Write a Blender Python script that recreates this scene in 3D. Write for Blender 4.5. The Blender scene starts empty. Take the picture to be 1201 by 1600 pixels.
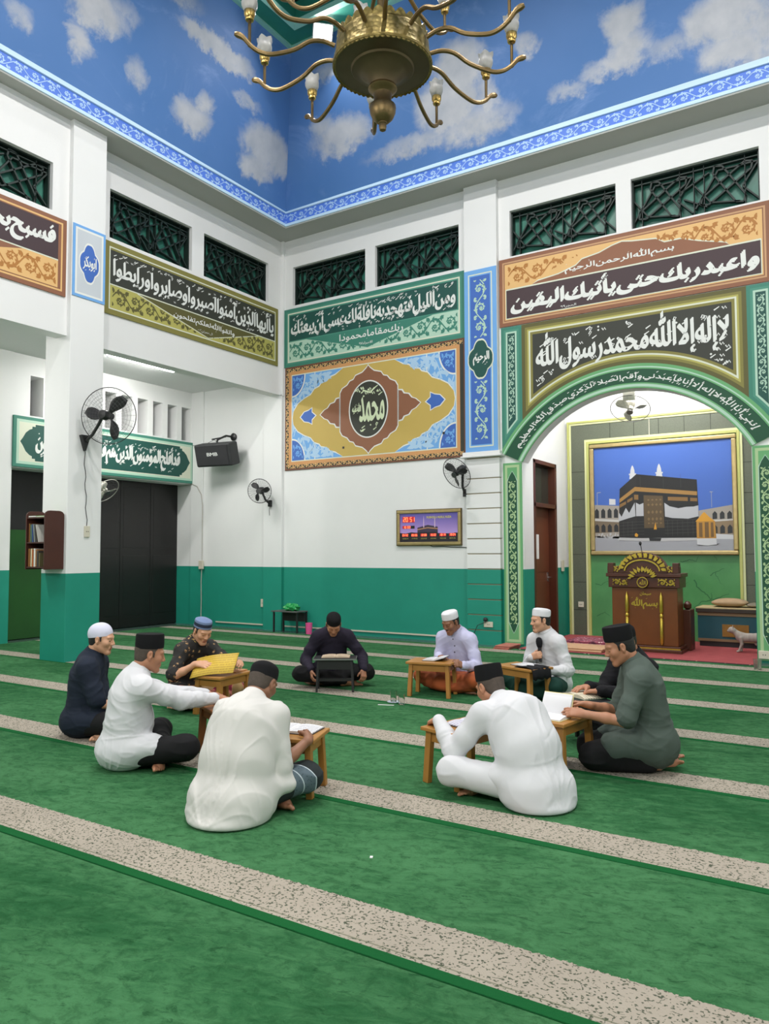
import bpy, bmesh, math, random, unicodedata
import numpy as np
from mathutils import Vector, Matrix
from mathutils.geometry import tessellate_polygon

random.seed(7)
SC = bpy.context.scene
COL = SC.collection

# ------------------------------------------------------------------ camera
YAW, PITCH, ROLL = -0.567804, 0.053037, -0.0031005
_f = Vector((math.sin(YAW)*math.cos(PITCH), math.cos(YAW)*math.cos(PITCH), math.sin(PITCH)))
_r = Vector((math.cos(YAW), -math.sin(YAW), 0.0))
_u = _r.cross(_f)
CR = math.cos(ROLL)*_r + math.sin(ROLL)*_u
CU = -math.sin(ROLL)*_r + math.cos(ROLL)*_u
CF = _f
cam_data = bpy.data.cameras.new('camera')
cam = bpy.data.objects.new('camera', cam_data)
COL.objects.link(cam)
cam_data.sensor_fit = 'VERTICAL'
cam_data.sensor_height = 24.0
cam_data.lens = 24.0*1189.24/1600.0
cam_data.clip_start = 0.05
cam.matrix_world = Matrix(((CR.x, CU.x, -CF.x, 9.779), (CR.y, CU.y, -CF.y, -11.552), (CR.z, CU.z, -CF.z, 1.5), (0, 0, 0, 1)))
SC.camera = cam

# ------------------------------------------------------------------ view, world, light
SC.view_settings.view_transform = 'Standard'
SC.view_settings.look = 'None'
SC.view_settings.gamma = 1.0
SC.view_settings.use_curve_mapping = False
SC.view_settings.exposure = -0.08
SC.cycles.max_bounces = 6
SC.cycles.diffuse_bounces = 4
SC.cycles.glossy_bounces = 3
SC.cycles.transmission_bounces = 6
SC.cycles.transparent_max_bounces = 8
SC.cycles.caustics_reflective = False
SC.cycles.caustics_refractive = False
SC.cycles.sample_clamp_indirect = 4.0
SC.cycles.use_denoising = True

world = bpy.data.worlds.new('night')
SC.world = world
world.use_nodes = True
world.node_tree.nodes['Background'].inputs[0].default_value = (0.010, 0.011, 0.014, 1)
world.node_tree.nodes['Background'].inputs[1].default_value = 1.0

def area_light(name, loc, target, size, power, color=(1, 1, 1), size_y=None, parent=None):
    d = bpy.data.lights.new(name, 'AREA')
    d.energy = power
    d.color = color
    d.size = size
    if size_y:
        d.shape = 'RECTANGLE'
        d.size_y = size_y
    o = bpy.data.objects.new(name, d)
    COL.objects.link(o)
    o.location = loc
    v = Vector(target) - Vector(loc)
    o.rotation_euler = v.to_track_quat('-Z', 'Y').to_euler()
    if parent:
        o.parent = parent
    return o

FLOOD = 265.0
COOL = (1.0, 0.975, 0.945)
# the four floodlights hung high in the lantern around the chandelier
for lx, ly in ((4.7, -4.7), (8.8, -4.7), (4.7, -8.8), (8.8, -8.8)):
    area_light('lantern_floodlight', (lx, ly, 10.25), (lx*0.9+0.67, ly*0.9-0.67, 0), 0.30, FLOOD, COOL)
# unseen fill lights added behind and beside the camera to brighten the walls
for tx in (3.6, 9.6):
    area_light('rear_fill_light', (tx, -13.1, 4.4), (tx, -4.0, 0.6), 2.4, 150.0, COOL, 0.3)
for ty in (-4.2, -9.4):
    area_light('side_fill_light', (13.1, ty, 4.4), (3.5, ty, 0.4), 0.3, 55.0, COOL, 2.4)
area_light('left_aisle_tube', (-1.1, -7.6, 4.85), (-0.9, -6.6, 0.0), 0.1, 120.0, COOL, 1.5)

# ------------------------------------------------------------------ colours and materials
def lin(c):
    c = c/255.0
    return c/12.92 if c <= 0.04045 else ((c+0.055)/1.055)**2.4

GAIN = 1.22
def rgb(r, g, b, gain=None):
    k = GAIN if gain is None else gain
    return (min(lin(r)*k, 0.9), min(lin(g)*k, 0.9), min(lin(b)*k, 0.9), 1.0)

MATS = {}
def nodes_of(m):
    nt = m.node_tree
    return nt, nt.nodes, nt.links, nt.nodes['Principled BSDF']

def mat(name, color, rough=0.6, metal=0.0, noise=0.0, nscale=8.0, bump=0.0, bscale=60.0, spec=None, emit=0.0, sheen=0.0):
    """A painted / plain material with procedural tone variation and bump."""
    if name in MATS:
        return MATS[name]
    m = bpy.data.materials.new(name)
    m.use_nodes = True
    nt, N, L, P = nodes_of(m)
    P.inputs['Base Color'].default_value = color
    P.inputs['Roughness'].default_value = rough
    P.inputs['Metallic'].default_value = metal
    if spec is not None:
        P.inputs['Specular IOR Level'].default_value = spec
    if sheen:
        P.inputs['Sheen Weight'].default_value = sheen
    if emit:
        P.inputs['Emission Color'].default_value = color
        P.inputs['Emission Strength'].default_value = emit
    if noise or bump:
        tc = N.new('ShaderNodeTexCoord')
    if noise:
        n = N.new('ShaderNodeTexNoise')
        n.inputs['Scale'].default_value = nscale
        n.inputs['Detail'].default_value = 4.0
        L.new(tc.outputs['Object'], n.inputs['Vector'])
        mx = N.new('ShaderNodeMix')
        mx.data_type = 'RGBA'
        a = tuple(c*(1-noise) for c in color[:3]) + (1,)
        b = tuple(min(c*(1+noise), 1) for c in color[:3]) + (1,)
        mx.inputs[6].default_value = a
        mx.inputs[7].default_value = b
        L.new(n.outputs['Fac'], mx.inputs[0])
        L.new(mx.outputs[2], P.inputs['Base Color'])
    if bump:
        n2 = N.new('ShaderNodeTexNoise')
        n2.inputs['Scale'].default_value = bscale
        n2.inputs['Detail'].default_value = 3.0
        L.new(tc.outputs['Object'], n2.inputs['Vector'])
        bp = N.new('ShaderNodeBump')
        bp.inputs['Strength'].default_value = bump
        bp.inputs['Distance'].default_value = 0.01
        L.new(n2.outputs['Fac'], bp.inputs['Height'])
        L.new(bp.outputs['Normal'], P.inputs['Normal'])
    MATS[name] = m
    return m

class NB:
    """Tiny node-graph helper: values are sockets or floats."""
    def __init__(self, m):
        self.nt, self.N, self.L, self.P = nodes_of(m)
    def math(self, op, a, b=None, c=None, clamp=False):
        n = self.N.new('ShaderNodeMath')
        n.operation = op
        n.use_clamp = clamp
        for i, v in enumerate((a, b, c)):
            if v is None:
                continue
            if isinstance(v, (int, float)):
                n.inputs[i].default_value = v
            else:
                self.L.new(v, n.inputs[i])
        return n.outputs[0]
    def pos(self, kind='Position'):
        g = self.N.new('ShaderNodeNewGeometry')
        s = self.N.new('ShaderNodeSeparateXYZ')
        self.L.new(g.outputs['Position'], s.inputs[0])
        return g.outputs['Position'], s.outputs[0], s.outputs[1], s.outputs[2]
    def obj(self):
        g = self.N.new('ShaderNodeTexCoord')
        s = self.N.new('ShaderNodeSeparateXYZ')
        self.L.new(g.outputs['Object'], s.inputs[0])
        return g.outputs['Object'], s.outputs[0], s.outputs[1], s.outputs[2]
    def noise(self, vec, scale, detail=4.0, rough=0.55, dist=0.0):
        n = self.N.new('ShaderNodeTexNoise')
        n.inputs['Scale'].default_value = scale
        n.inputs['Detail'].default_value = detail
        n.inputs['Roughness'].default_value = rough
        n.inputs['Distortion'].default_value = dist
        if vec is not None:
            self.L.new(vec, n.inputs['Vector'])
        return n.outputs['Fac']
    def voronoi(self, vec, scale, feature='F1', rnd=1.0):
        n = self.N.new('ShaderNodeTexVoronoi')
        n.feature = feature
        n.inputs['Scale'].default_value = scale
        n.inputs['Randomness'].default_value = rnd
        if vec is not None:
            self.L.new(vec, n.inputs['Vector'])
        return n.outputs['Distance']
    def comb(self, x, y, z):
        n = self.N.new('ShaderNodeCombineXYZ')
        for i, v in enumerate((x, y, z)):
            if isinstance(v, (int, float)):
                n.inputs[i].default_value = v
            else:
                self.L.new(v, n.inputs[i])
        return n.outputs[0]
    def mix(self, f, a, b):
        n = self.N.new('ShaderNodeMix')
        n.data_type = 'RGBA'
        for idx, v in ((0, f), (6, a), (7, b)):
            if isinstance(v, (int, float, tuple)):
                n.inputs[idx].default_value = v
            else:
                self.L.new(v, n.inputs[idx])
        return n.outputs[2]
    def ramp(self, v, lo, hi):
        n = self.N.new('ShaderNodeMapRange')
        n.clamp = True
        n.interpolation_type = 'SMOOTHSTEP'
        n.inputs[1].default_value = lo
        n.inputs[2].default_value = hi
        self.L.new(v, n.inputs[0])
        return n.outputs[0]
    def bump(self, h, strength, dist=0.01):
        b = self.N.new('ShaderNodeBump')
        b.inputs['Strength'].default_value = strength
        b.inputs['Distance'].default_value = dist
        self.L.new(h, b.inputs['Height'])
        self.L.new(b.outputs['Normal'], self.P.inputs['Normal'])
    def color(self, s):
        self.L.new(s, self.P.inputs['Base Color'])

def new_mat(name, rough=0.7):
    m = bpy.data.materials.new(name)
    m.use_nodes = True
    m.node_tree.nodes['Principled BSDF'].inputs['Roughness'].default_value = rough
    MATS[name] = m
    return m, NB(m)

# ------------------------------------------------------------------ mesh helpers
class Frame:
    """Local drawing frame: a along u, b along v, c along n (out of the surface)."""
    def __init__(self, o, u, v):
        self.o, self.u, self.v = Vector(o), Vector(u).normalized(), Vector(v).normalized()
        self.n = self.u.cross(self.v).normalized()
    def __call__(self, a, b, c=0.0):
        return self.o + a*self.u + b*self.v + c*self.n
    def sub(self, a, b, c=0.0):
        return Frame(self(a, b, c), self.u, self.v)

def right_wall(x, z, out=0.0):
    return Frame((x, -out, z), (1, 0, 0), (0, 0, 1))
def left_wall(y, z, x=0.0):
    return Frame((x, y, z), (0, 1, 0), (0, 0, 1))

class MB:
    """Collects geometry and links it as ONE mesh object."""
    def __init__(self):
        self.v, self.f, self.mi, self.sm = [], [], [], []
    def add(self, vs, fs, m=0, smooth=False):
        b = len(self.v)
        self.v += [tuple(p) for p in vs]
        for fc in fs:
            self.f.append([b+i for i in fc])
            self.mi.append(m)
            self.sm.append(smooth)
        return self
    def box(self, lo, hi, m=0):
        x0, y0, z0 = lo
        x1, y1, z1 = hi
        return self.add([(x0, y0, z0), (x1, y0, z0), (x1, y1, z0), (x0, y1, z0), (x0, y0, z1), (x1, y0, z1), (x1, y1, z1), (x0, y1, z1)],
                        [(3, 2, 1, 0), (4, 5, 6, 7), (0, 1, 5, 4), (1, 2, 6, 5), (2, 3, 7, 6), (3, 0, 4, 7)], m)
    def fbox(self, fr, a0, a1, b0, b1, c0, c1, m=0):
        P = [fr(a, b, c) for c in (c0, c1) for a, b in ((a0, b0), (a1, b0), (a1, b1), (a0, b1))]
        return self.add(P, [(3, 2, 1, 0), (4, 5, 6, 7), (0, 1, 5, 4), (1, 2, 6, 5), (2, 3, 7, 6), (3, 0, 4, 7)], m)
    def obox(self, c, size, M=None, m=0, taper=1.0):
        M = M or Matrix.Identity(3)
        c = Vector(c)
        hx, hy, hz = size[0]/2, size[1]/2, size[2]/2
        P = []
        for z, t in ((-hz, 1.0), (hz, taper)):
            for x, y in ((-hx, -hy), (hx, -hy), (hx, hy), (-hx, hy)):
                P.append(c + M @ Vector((x*t, y*t, z)))
        return self.add(P, [(3, 2, 1, 0), (4, 5, 6, 7), (0, 1, 5, 4), (1, 2, 6, 5), (2, 3, 7, 6), (3, 0, 4, 7)], m)
    def bar(self, a, b, w, h, up=(0, 0, 1), m=0):
        """A rectangular bar from a to b."""
        a, b = Vector(a), Vector(b)
        d = (b-a).normalized()
        s = d.cross(Vector(up))
        if s.length < 1e-5:
            s = d.cross(Vector((0, 1, 0)))
        s.normalize()
        t = s.cross(d)
        P = []
        for p in (a, b):
            for i, j in ((-1, -1), (1, -1), (1, 1), (-1, 1)):
                P.append(p + s*(i*w/2) + t*(j*h/2))
        return self.add(P, [(3, 2, 1, 0), (4, 5, 6, 7), (0, 1, 5, 4), (1, 2, 6, 5), (2, 3, 7, 6), (3, 0, 4, 7)], m)
    def tube(self, pts, r, seg=8, m=0, cap=True, closed=False):
        pts = [Vector(p) for p in pts]
        n = len(pts)
        rr = r if hasattr(r, '__len__') else [r]*n
        vs = []
        t0 = None
        up = Vector((0, 0, 1))
        prev = None
        for i, p in enumerate(pts):
            if closed:
                t = (pts[(i+1) % n] - pts[i-1]).normalized()
            else:
                t = (pts[min(i+1, n-1)] - pts[max(i-1, 0)]).normalized()
            if prev is None:
                s = t.cross(up)
                if s.length < 1e-3:
                    s = t.cross(Vector((1, 0, 0)))
            else:
                s = prev - t*prev.dot(t)
            s.normalize()
            prev = s
            w = s.cross(t)
            for k in range(seg):
                a = 2*math.pi*k/seg
                vs.append(p + (s*math.cos(a) + w*math.sin(a))*rr[i])
        fs = []
        for i in range(n if closed else n-1):
            j = (i+1) % n
            for k in range(seg):
                fs.append((i*seg+k, i*seg+(k+1) % seg, j*seg+(k+1) % seg, j*seg+k))
        if cap and not closed:
            fs.append(tuple(range(seg))[::-1])
            fs.append(tuple((n-1)*seg+k for k in range(seg)))
        return self.add(vs, fs, m, True)
    def lathe(self, prof, M=None, seg=24, m=0, sx=1.0, sy=1.0, smooth=True):
        """prof: (radius, z) list, spun about local z; M a 4x4 placement."""
        M = M or Matrix.Identity(4)
        vs, fs = [], []
        for r, z in prof:
            for k in range(seg):
                a = 2*math.pi*k/seg
                vs.append(M @ Vector((r*sx*math.cos(a), r*sy*math.sin(a), z)))
        for i in range(len(prof)-1):
            for k in range(seg):
                k2 = (k+1) % seg
                fs.append((i*seg+k, i*seg+k2, (i+1)*seg+k2, (i+1)*seg+k))
        if prof[0][0] > 1e-6:
            fs.append(tuple(range(seg))[::-1])
        if prof[-1][0] > 1e-6:
            fs.append(tuple((len(prof)-1)*seg+k for k in range(seg)))
        return self.add(vs, fs, m, smooth)
    def ball(self, c, r, m=0, seg=16, rings=10):
        c = Vector(c)
        rr = r if hasattr(r, '__len__') else (r, r, r)
        prof = [(math.sin(math.pi*i/rings), -math.cos(math.pi*i/rings)) for i in range(rings+1)]
        M = Matrix.Translation(c) @ Matrix.Diagonal((rr[0], rr[1], rr[2], 1))
        return self.lathe(prof, M, seg, m)
    def poly(self, fr, loops, c=0.0, m=0, warp=None):
        """Flat filled polygon (outer loop + holes) on a frame."""
        L = [[Vector((p[0], p[1], 0)) for p in lp] for lp in loops]
        tris = tessellate_polygon(L)
        pts = [p for lp in L for p in lp]
        vs = []
        for p in pts:
            a, b = (p.x, p.y) if warp is None else warp(p.x, p.y)
            vs.append(fr(a, b, c))
        fs = []
        for t in tris:
            a, b, d = (pts[i] for i in t)
            if (b.x-a.x)*(d.y-a.y) - (b.y-a.y)*(d.x-a.x) < 0:
                t = (t[0], t[2], t[1])
            fs.append(tuple(t))
        return self.add(vs, fs, m)
    def prism(self, fr, loop, c0, c1, m=0):
        """Extruded polygon."""
        n = len(loop)
        A = [fr(a, b, c0) for a, b in loop]
        B = [fr(a, b, c1) for a, b in loop]
        tris = tessellate_polygon([[Vector((a, b, 0)) for a, b in loop]])
        fs = []
        ar = sum(loop[i][0]*loop[(i+1) % n][1] - loop[(i+1) % n][0]*loop[i][1] for i in range(n))
        for t in tris:
            a, b, d = (loop[i] for i in t)
            if (b[0]-a[0])*(d[1]-a[1]) - (b[1]-a[1])*(d[0]-a[0]) < 0:
                t = (t[0], t[2], t[1])
            fs.append(tuple(n+i for i in t))
            fs.append(tuple(reversed(t)))
        for i in range(n):
            j = (i+1) % n
            fs.append((i, j, n+j, n+i) if ar > 0 else (j, i, n+i, n+j))
        return self.add(A+B, fs, m)
    def build(self, name, mats, parent=None, bevel=0.0, sharp=35.0, local=True):
        me = bpy.data.meshes.new(name)
        me.from_pydata(self.v, [], self.f)
        if not isinstance(mats, (list, tuple)):
            mats = [mats]
        for mm in mats:
            me.materials.append(mm)
        me.polygons.foreach_set('material_index', self.mi)
        me.polygons.foreach_set('use_smooth', self.sm)
        me.validate()
        me.update()
        if any(self.sm):
            me.set_sharp_from_angle(angle=math.radians(sharp))
        o = bpy.data.objects.new(name, me)
        COL.objects.link(o)
        if parent is not None:
            o.parent = parent
            if local:
                # geometry was given in world space: undo the parent's placement
                o.matrix_parent_inverse = world_of(parent).inverted()
        if bevel:
            b = o.modifiers.new('edge', 'BEVEL')
            b.width = bevel
            b.segments = 2
            b.limit_method = 'ANGLE'
            b.angle_limit = math.radians(40)
        return o

def world_of(o):
    m = o.matrix_basis.copy()
    while o.parent is not None:
        m = o.matrix_parent_inverse @ m
        o = o.parent
        m = o.matrix_basis @ m
    return m

def tag(o, label, cat, group=None, kind=None):
    o['label'] = label
    o['category'] = cat
    if group:
        o['group'] = group
    if kind:
        o['kind'] = kind
    return o

def thing(name, label, cat, loc=(0, 0, 0), rz=0.0, group=None):
    o = bpy.data.objects.new(name, None)
    COL.objects.link(o)
    o.empty_display_size = 0.1
    o.location = loc
    o.rotation_euler = (0, 0, rz)
    return tag(o, label, cat, group)

def structure(o):
    o['kind'] = 'structure'
    return o

def dup(root, loc=None, rz=None, label=None):
    """Copy of a thing with its parts and sub-parts."""
    r = root.copy()
    COL.objects.link(r)
    if loc is not None:
        r.location = loc
    if rz is not None:
        r.rotation_euler = (0, 0, rz)
    if label:
        r['label'] = label
    def kids(src, dst):
        for ch in list(src.children):
            c = ch.copy()
            COL.objects.link(c)
            c.parent = dst
            c.matrix_parent_inverse = ch.matrix_parent_inverse.copy()
            kids(ch, c)
    kids(root, r)
    return r
# ------------------------------------------------------------------ lettering and ornament (2-D outlines)
_FORMS = {}
for _cp in list(range(0xFE80, 0xFEFD)):
    _d = unicodedata.decomposition(chr(_cp)).split()
    if len(_d) >= 2:
        _FORMS.setdefault(tuple(int(x, 16) for x in _d[1:]), {})[_d[0][1:-1]] = chr(_cp)
_NOJOIN = set('اأإآدذرزوؤءة ىة')
def shape(text, gap=''):
    """Arabic text -> joined letter forms in visual (left to right) order."""
    words_out = []
    for w in text.split(' '):
        if w in ('الله', 'لله'):
            words_out.append(chr(0xFDF2))
            continue
        toks = []
        i = 0
        while i < len(w):
            if w[i] == 'ل' and i+1 < len(w) and w[i+1] in 'اأإآ':
                toks.append((0x644, ord(w[i+1])))
                i += 2
            else:
                toks.append((ord(w[i]),))
                i += 1
        out = []
        for i, t in enumerate(toks):
            f = _FORMS.get(t)
            if not f:
                out.append(''.join(chr(c) for c in t))
                continue
            pf = _FORMS.get(toks[i-1]) if i else None
            jp = bool(pf and ('initial' in pf or 'medial' in pf)) and ('final' in f)
            nf = _FORMS.get(toks[i+1]) if i+1 < len(toks) else None
            jn = bool(nf and 'final' in nf) and ('initial' in f)
            k = 'medial' if jp and jn else 'final' if jp else 'initial' if jn else 'isolated'
            out.append(f.get(k, f.get('isolated', '')))
        words_out.append(''.join(reversed(out)))
    return gap.join(reversed(words_out))

def _area(lp):
    return 0.5*sum(lp[i][0]*lp[(i+1) % len(lp)][1] - lp[(i+1) % len(lp)][0]*lp[i][1] for i in range(len(lp)))

def _inside(p, lp):
    c = False
    n = len(lp)
    for i in range(n):
        x1, y1 = lp[i]
        x2, y2 = lp[(i+1) % n]
        if (y1 > p[1]) != (y2 > p[1]) and p[0] < (x2-x1)*(p[1]-y1)/(y2-y1)+x1:
            c = not c
    return c

def outlines(s, res=4, spacing=1.0):
    """Text -> list of [outer, hole, hole...] loops, 1 unit high type."""
    cu = bpy.data.curves.new('type', 'FONT')
    cu.body = s
    cu.size = 1.0
    cu.space_character = spacing
    ob = bpy.data.objects.new('type', cu)
    COL.objects.link(ob)
    dg = bpy.context.evaluated_depsgraph_get()
    cv = ob.evaluated_get(dg).to_curve(dg)
    loops = []
    for sp in cv.splines:
        pts = []
        if sp.type == 'BEZIER':
            bp = sp.bezier_points
            n = len(bp)
            for i in range(n):
                a, b = bp[i], bp[(i+1) % n]
                p0, p1, p2, p3 = a.co, a.handle_right, b.handle_left, b.co
                straight = (p1-p0).cross(p3-p0).length < 1e-5 and (p2-p0).cross(p3-p0).length < 1e-5
                k = 1 if straight else res
                for j in range(k):
                    t = j/k
                    q = (1-t)**3*p0 + 3*(1-t)**2*t*p1 + 3*(1-t)*t*t*p2 + t**3*p3
                    pts.append((q.x, q.y))
        else:
            pts = [(p.co.x, p.co.y) for p in sp.points]
        if len(pts) >= 3:
            loops.append(pts)
    ob.evaluated_get(dg).to_curve_clear()
    bpy.data.objects.remove(ob)
    bpy.data.curves.remove(cu)
    if not loops:
        return []
    big = max(loops, key=lambda l: abs(_area(l)))
    sg = 1 if _area(big) > 0 else -1
    outs = [l for l in loops if _area(l)*sg > 0]
    holes = [l for l in loops if _area(l)*sg <= 0]
    groups = [[l] for l in outs]
    for h in holes:
        cand = [g for g in groups if _inside(h[0], g[0])]
        if cand:
            min(cand, key=lambda g: abs(_area(g[0]))).append(h)
    return groups

def bounds(groups):
    xs = [p[0] for g in groups for p in g[0]]
    ys = [p[1] for g in groups for p in g[0]]
    return min(xs), max(xs), min(ys), max(ys)

def fit(groups, x0, x1, y0, y1):
    a, b, c, d = bounds(groups)
    sx, sy = (x1-x0)/max(b-a, 1e-6), (y1-y0)/max(d-c, 1e-6)
    return [[[(x0+(p[0]-a)*sx, y0+(p[1]-c)*sy) for p in lp] for lp in g] for g in groups]

def pen(groups, dx, dy):
    """Reed-pen weight: the same outline smeared along the nib."""
    out = list(groups)
    for k in (0.5, 1.0):
        out += [[[(p[0]+dx*k, p[1]+dy*k) for p in lp] for lp in g] for g in groups]
    return out

def ribbon(pts, w0, w1=None):
    """A tapering brush stroke as quads."""
    w1 = w0 if w1 is None else w1
    n = len(pts)
    L, R = [], []
    for i, p in enumerate(pts):
        a, b = pts[max(i-1, 0)], pts[min(i+1, n-1)]
        dx, dy = b[0]-a[0], b[1]-a[1]
        l = math.hypot(dx, dy) or 1e-6
        w = (w0 + (w1-w0)*i/(n-1))/2
        L.append((p[0]-dy/l*w, p[1]+dx/l*w))
        R.append((p[0]+dy/l*w, p[1]-dx/l*w))
    return [[[L[i], R[i], R[i+1], L[i+1]]] for i in range(n-1)]

def leaf(x, y, ang, l, w):
    out = []
    for t, s in ((0, 0), (0.3, 1), (0.65, 0.75), (1, 0), (0.65, -0.75), (0.3, -1)):
        a, b = t*l, s*w/2
        out.append((x + a*math.cos(ang) - b*math.sin(ang), y + a*math.sin(ang) + b*math.cos(ang)))
    return [[out]]

def marks(x0, x1, y0, y1, n, s, rnd):
    """Vowel signs strewn around the letters: slashes, hooks, tiny chevrons and dots."""
    out = []
    for _ in range(n):
        x, y = rnd.uniform(x0, x1), rnd.uniform(y0, y1)
        k = rnd.random()
        if k < 0.4:
            out += ribbon([(x, y), (x+s*1.2, y+s*0.7)], s*0.35, s*0.2)
        elif k < 0.65:
            out += ribbon([(x, y+s*0.6), (x+s*0.35, y), (x+s*0.7, y+s*0.6), (x+s, y)], s*0.28, s*0.2)
        elif k < 0.85:
            out += ribbon([(x, y), (x+s*0.3, y+s*0.7), (x+s*0.75, y+s*0.5), (x+s*0.5, y+s*0.1), (x+s*0.1, y-s*0.5)], s*0.26, s*0.15)
        else:
            out += [[[(x, y+s*0.3), (x+s*0.3, y), (x+s*0.6, y+s*0.3), (x+s*0.3, y+s*0.6)]]]
    return out

def thuluth(text, x0, x1, y0, y1, weight=0.05, nmarks=0, seed=1, tall=0.86):
    """A line of calligraphy filling the box."""
    g = outlines(shape(text))
    h = y1-y0
    m = (1-tall)/2
    g = fit(g, x0, x1, y0+h*m, y1-h*m)
    g = pen(g, h*weight*0.7, h*weight*0.8)
    if nmarks:
        rnd = random.Random(seed)
        s = h*0.085
        g += marks(x0, x1-s, y0+h*0.74, y1-s*0.8, nmarks*2//3, s, rnd)
        g += marks(x0, x1-s, y0+h*0.02, y0+h*0.2, nmarks-nmarks*2//3, s, rnd)
    return g

def scroll(w, h, pitch=None, wt=0.10, seed=0, horizontal=True):
    """Arabesque: a running vine with alternating spiral coils, leaves and flowers in a w x h box."""
    rnd = random.Random(seed)
    if not horizontal:
        return [[[(p[1], p[0]) for p in lp] for lp in g] for g in scroll(h, w, pitch, wt, seed)]
    pitch = pitch or h*1.05
    n = max(1, round(w/pitch))
    pw = w/n
    out = []
    t = h*wt
    vine = []
    for i in range(n*10+1):
        x = w*i/(n*10)
        vine.append((x, h/2 + h*0.36*math.sin(math.pi*x/pw)))
    out += ribbon(vine, t*0.7)
    for i in range(n):
        s = 1 if i % 2 == 0 else -1
        cx, cy = (i+0.5)*pw, h/2 - s*h*0.06
        pts = []
        turns = 2.2*math.pi
        for k in range(19):
            a = turns*k/18
            r = h*0.40*(1-0.80*k/18)
            pts.append((cx + min(r, pw*0.48)*math.cos(s*(math.pi*0.75 - a)), cy + r*math.sin(s*(math.pi*0.75 - a))))
        out += ribbon(pts, t, t*0.5)
        for k in (1, 3, 5, 7, 9, 11, 13):
            a = math.atan2(pts[k+1][1]-pts[k][1], pts[k+1][0]-pts[k][0])
            z = 1-k/20
            out += leaf(pts[k][0], pts[k][1], a + s*0.95, h*0.24*z, h*0.125*z)
            out += leaf(pts[k][0], pts[k][1], a - s*0.80, h*0.20*z, h*0.11*z)
        for k in range(6):
            a = 2*math.pi*k/6 + 0.3
            out += leaf(cx + h*0.02*math.cos(a), cy + h*0.02*math.sin(a), a, h*0.13, h*0.09)
        for sx in (-1, 1):
            # fans of leaves that fill the corners between coils
            ex, ey = cx + sx*pw*0.36, h/2 + s*h*0.40
            for da in (-0.7, 0.0, 0.7):
                out += leaf(ex, ey, (math.pi if sx < 0 else 0.0) + da - sx*s*0.5, h*0.24, h*0.11)
            ex, ey = cx + sx*pw*0.42, h/2 - s*h*0.42
            for da in (-0.6, 0.4):
                out += leaf(ex, ey, (math.pi if sx < 0 else 0.0) + da + sx*s*0.6, h*0.20, h*0.10)
    res = []
    for g in out:
        res.append([[(min(max(p[0], 0), w), min(max(p[1], 0), h)) for p in lp] for lp in g])
    return res

def shift(groups, dx, dy):
    return [[[(p[0]+dx, p[1]+dy) for p in lp] for lp in g] for g in groups]

def keep(groups, test):
    """Only the strokes whose middle passes the test (ornament inside an outline)."""
    out = []
    for g in groups:
        cx = sum(p[0] for p in g[0])/len(g[0])
        cy = sum(p[1] for p in g[0])/len(g[0])
        if test(cx, cy):
            out.append(g)
    return out

def rect(x0, x1, y0, y1):
    return [(x0, y0), (x1, y0), (x1, y1), (x0, y1)]

def frame_loops(x0, x1, y0, y1, t):
    return [rect(x0, x1, y0, y1), rect(x0+t, x1-t, y0+t, y1-t)[::-1]]

def paint(name, fr, groups, m, parent, c=0.002, warp=None):
    """A painted layer: filled outlines lying on a surface."""
    mb = MB()
    for i, g in enumerate(groups):
        ci = c + (i*7 % 24)*0.00003      # strokes that cross must not lie in exactly one plane
        if len(g) == 1 and len(g[0]) == 4 and warp is None:
            q = g[0] if _area(g[0]) > 0 else g[0][::-1]
            mb.add([fr(a, b, ci) for a, b in q], [(0, 1, 2, 3)])
        else:
            try:
                mb.poly(fr, g, ci, 0, warp)
            except Exception:
                pass
    return mb.build(name, m, parent)
# ================================================================== the room
HX, HY = 13.5, -13.5          # hall corner opposite the origin
DADO = 1.22

def wall_material():
    m, g = new_mat('wall_paint', 0.62)
    p, x, y, z = g.pos()
    n = g.noise(p, 1.3, 5, 0.6)
    white = g.mix(n, (0.745, 0.752, 0.745, 1), (0.815, 0.815, 0.81, 1))
    teal = g.mix(g.noise(p, 2.2, 5, 0.6), (0.006, 0.225, 0.155, 1), (0.010, 0.285, 0.20, 1))
    f = g.math('LESS_THAN', z, DADO)
    g.color(g.mix(f, white, teal))
    g.bump(g.noise(p, 45, 3), 0.12, 0.004)
    return m
WALL = wall_material()
WHITE = mat('white_paint', (0.78, 0.78, 0.775, 1), 0.6, noise=0.03, nscale=1.5, bump=0.1, bscale=45)
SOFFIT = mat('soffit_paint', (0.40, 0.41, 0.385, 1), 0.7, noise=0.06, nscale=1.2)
BLACK = mat('black_paint', (0.012, 0.012, 0.013, 1), 0.45)

# ---- floor: dark glossy tile under the carpet rolls
fm, g = new_mat('floor_tile', 0.22)
p, x, y, z = g.pos()
gx = g.math('PINGPONG', x, 0.2)
gy = g.math('PINGPONG', y, 0.2)
gr = g.math('LESS_THAN', g.math('MINIMUM', gx, gy), 0.003)
tone = g.mix(g.noise(p, 6, 4), (0.055, 0.10, 0.085, 1), (0.085, 0.13, 0.11, 1))
g.color(g.mix(gr, tone, (0.03, 0.045, 0.04, 1)))
structure(MB().box((-3.2, HY-0.2, -0.16), (HX+0.2, 2.3, -0.014)).build('floor', fm))

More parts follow.
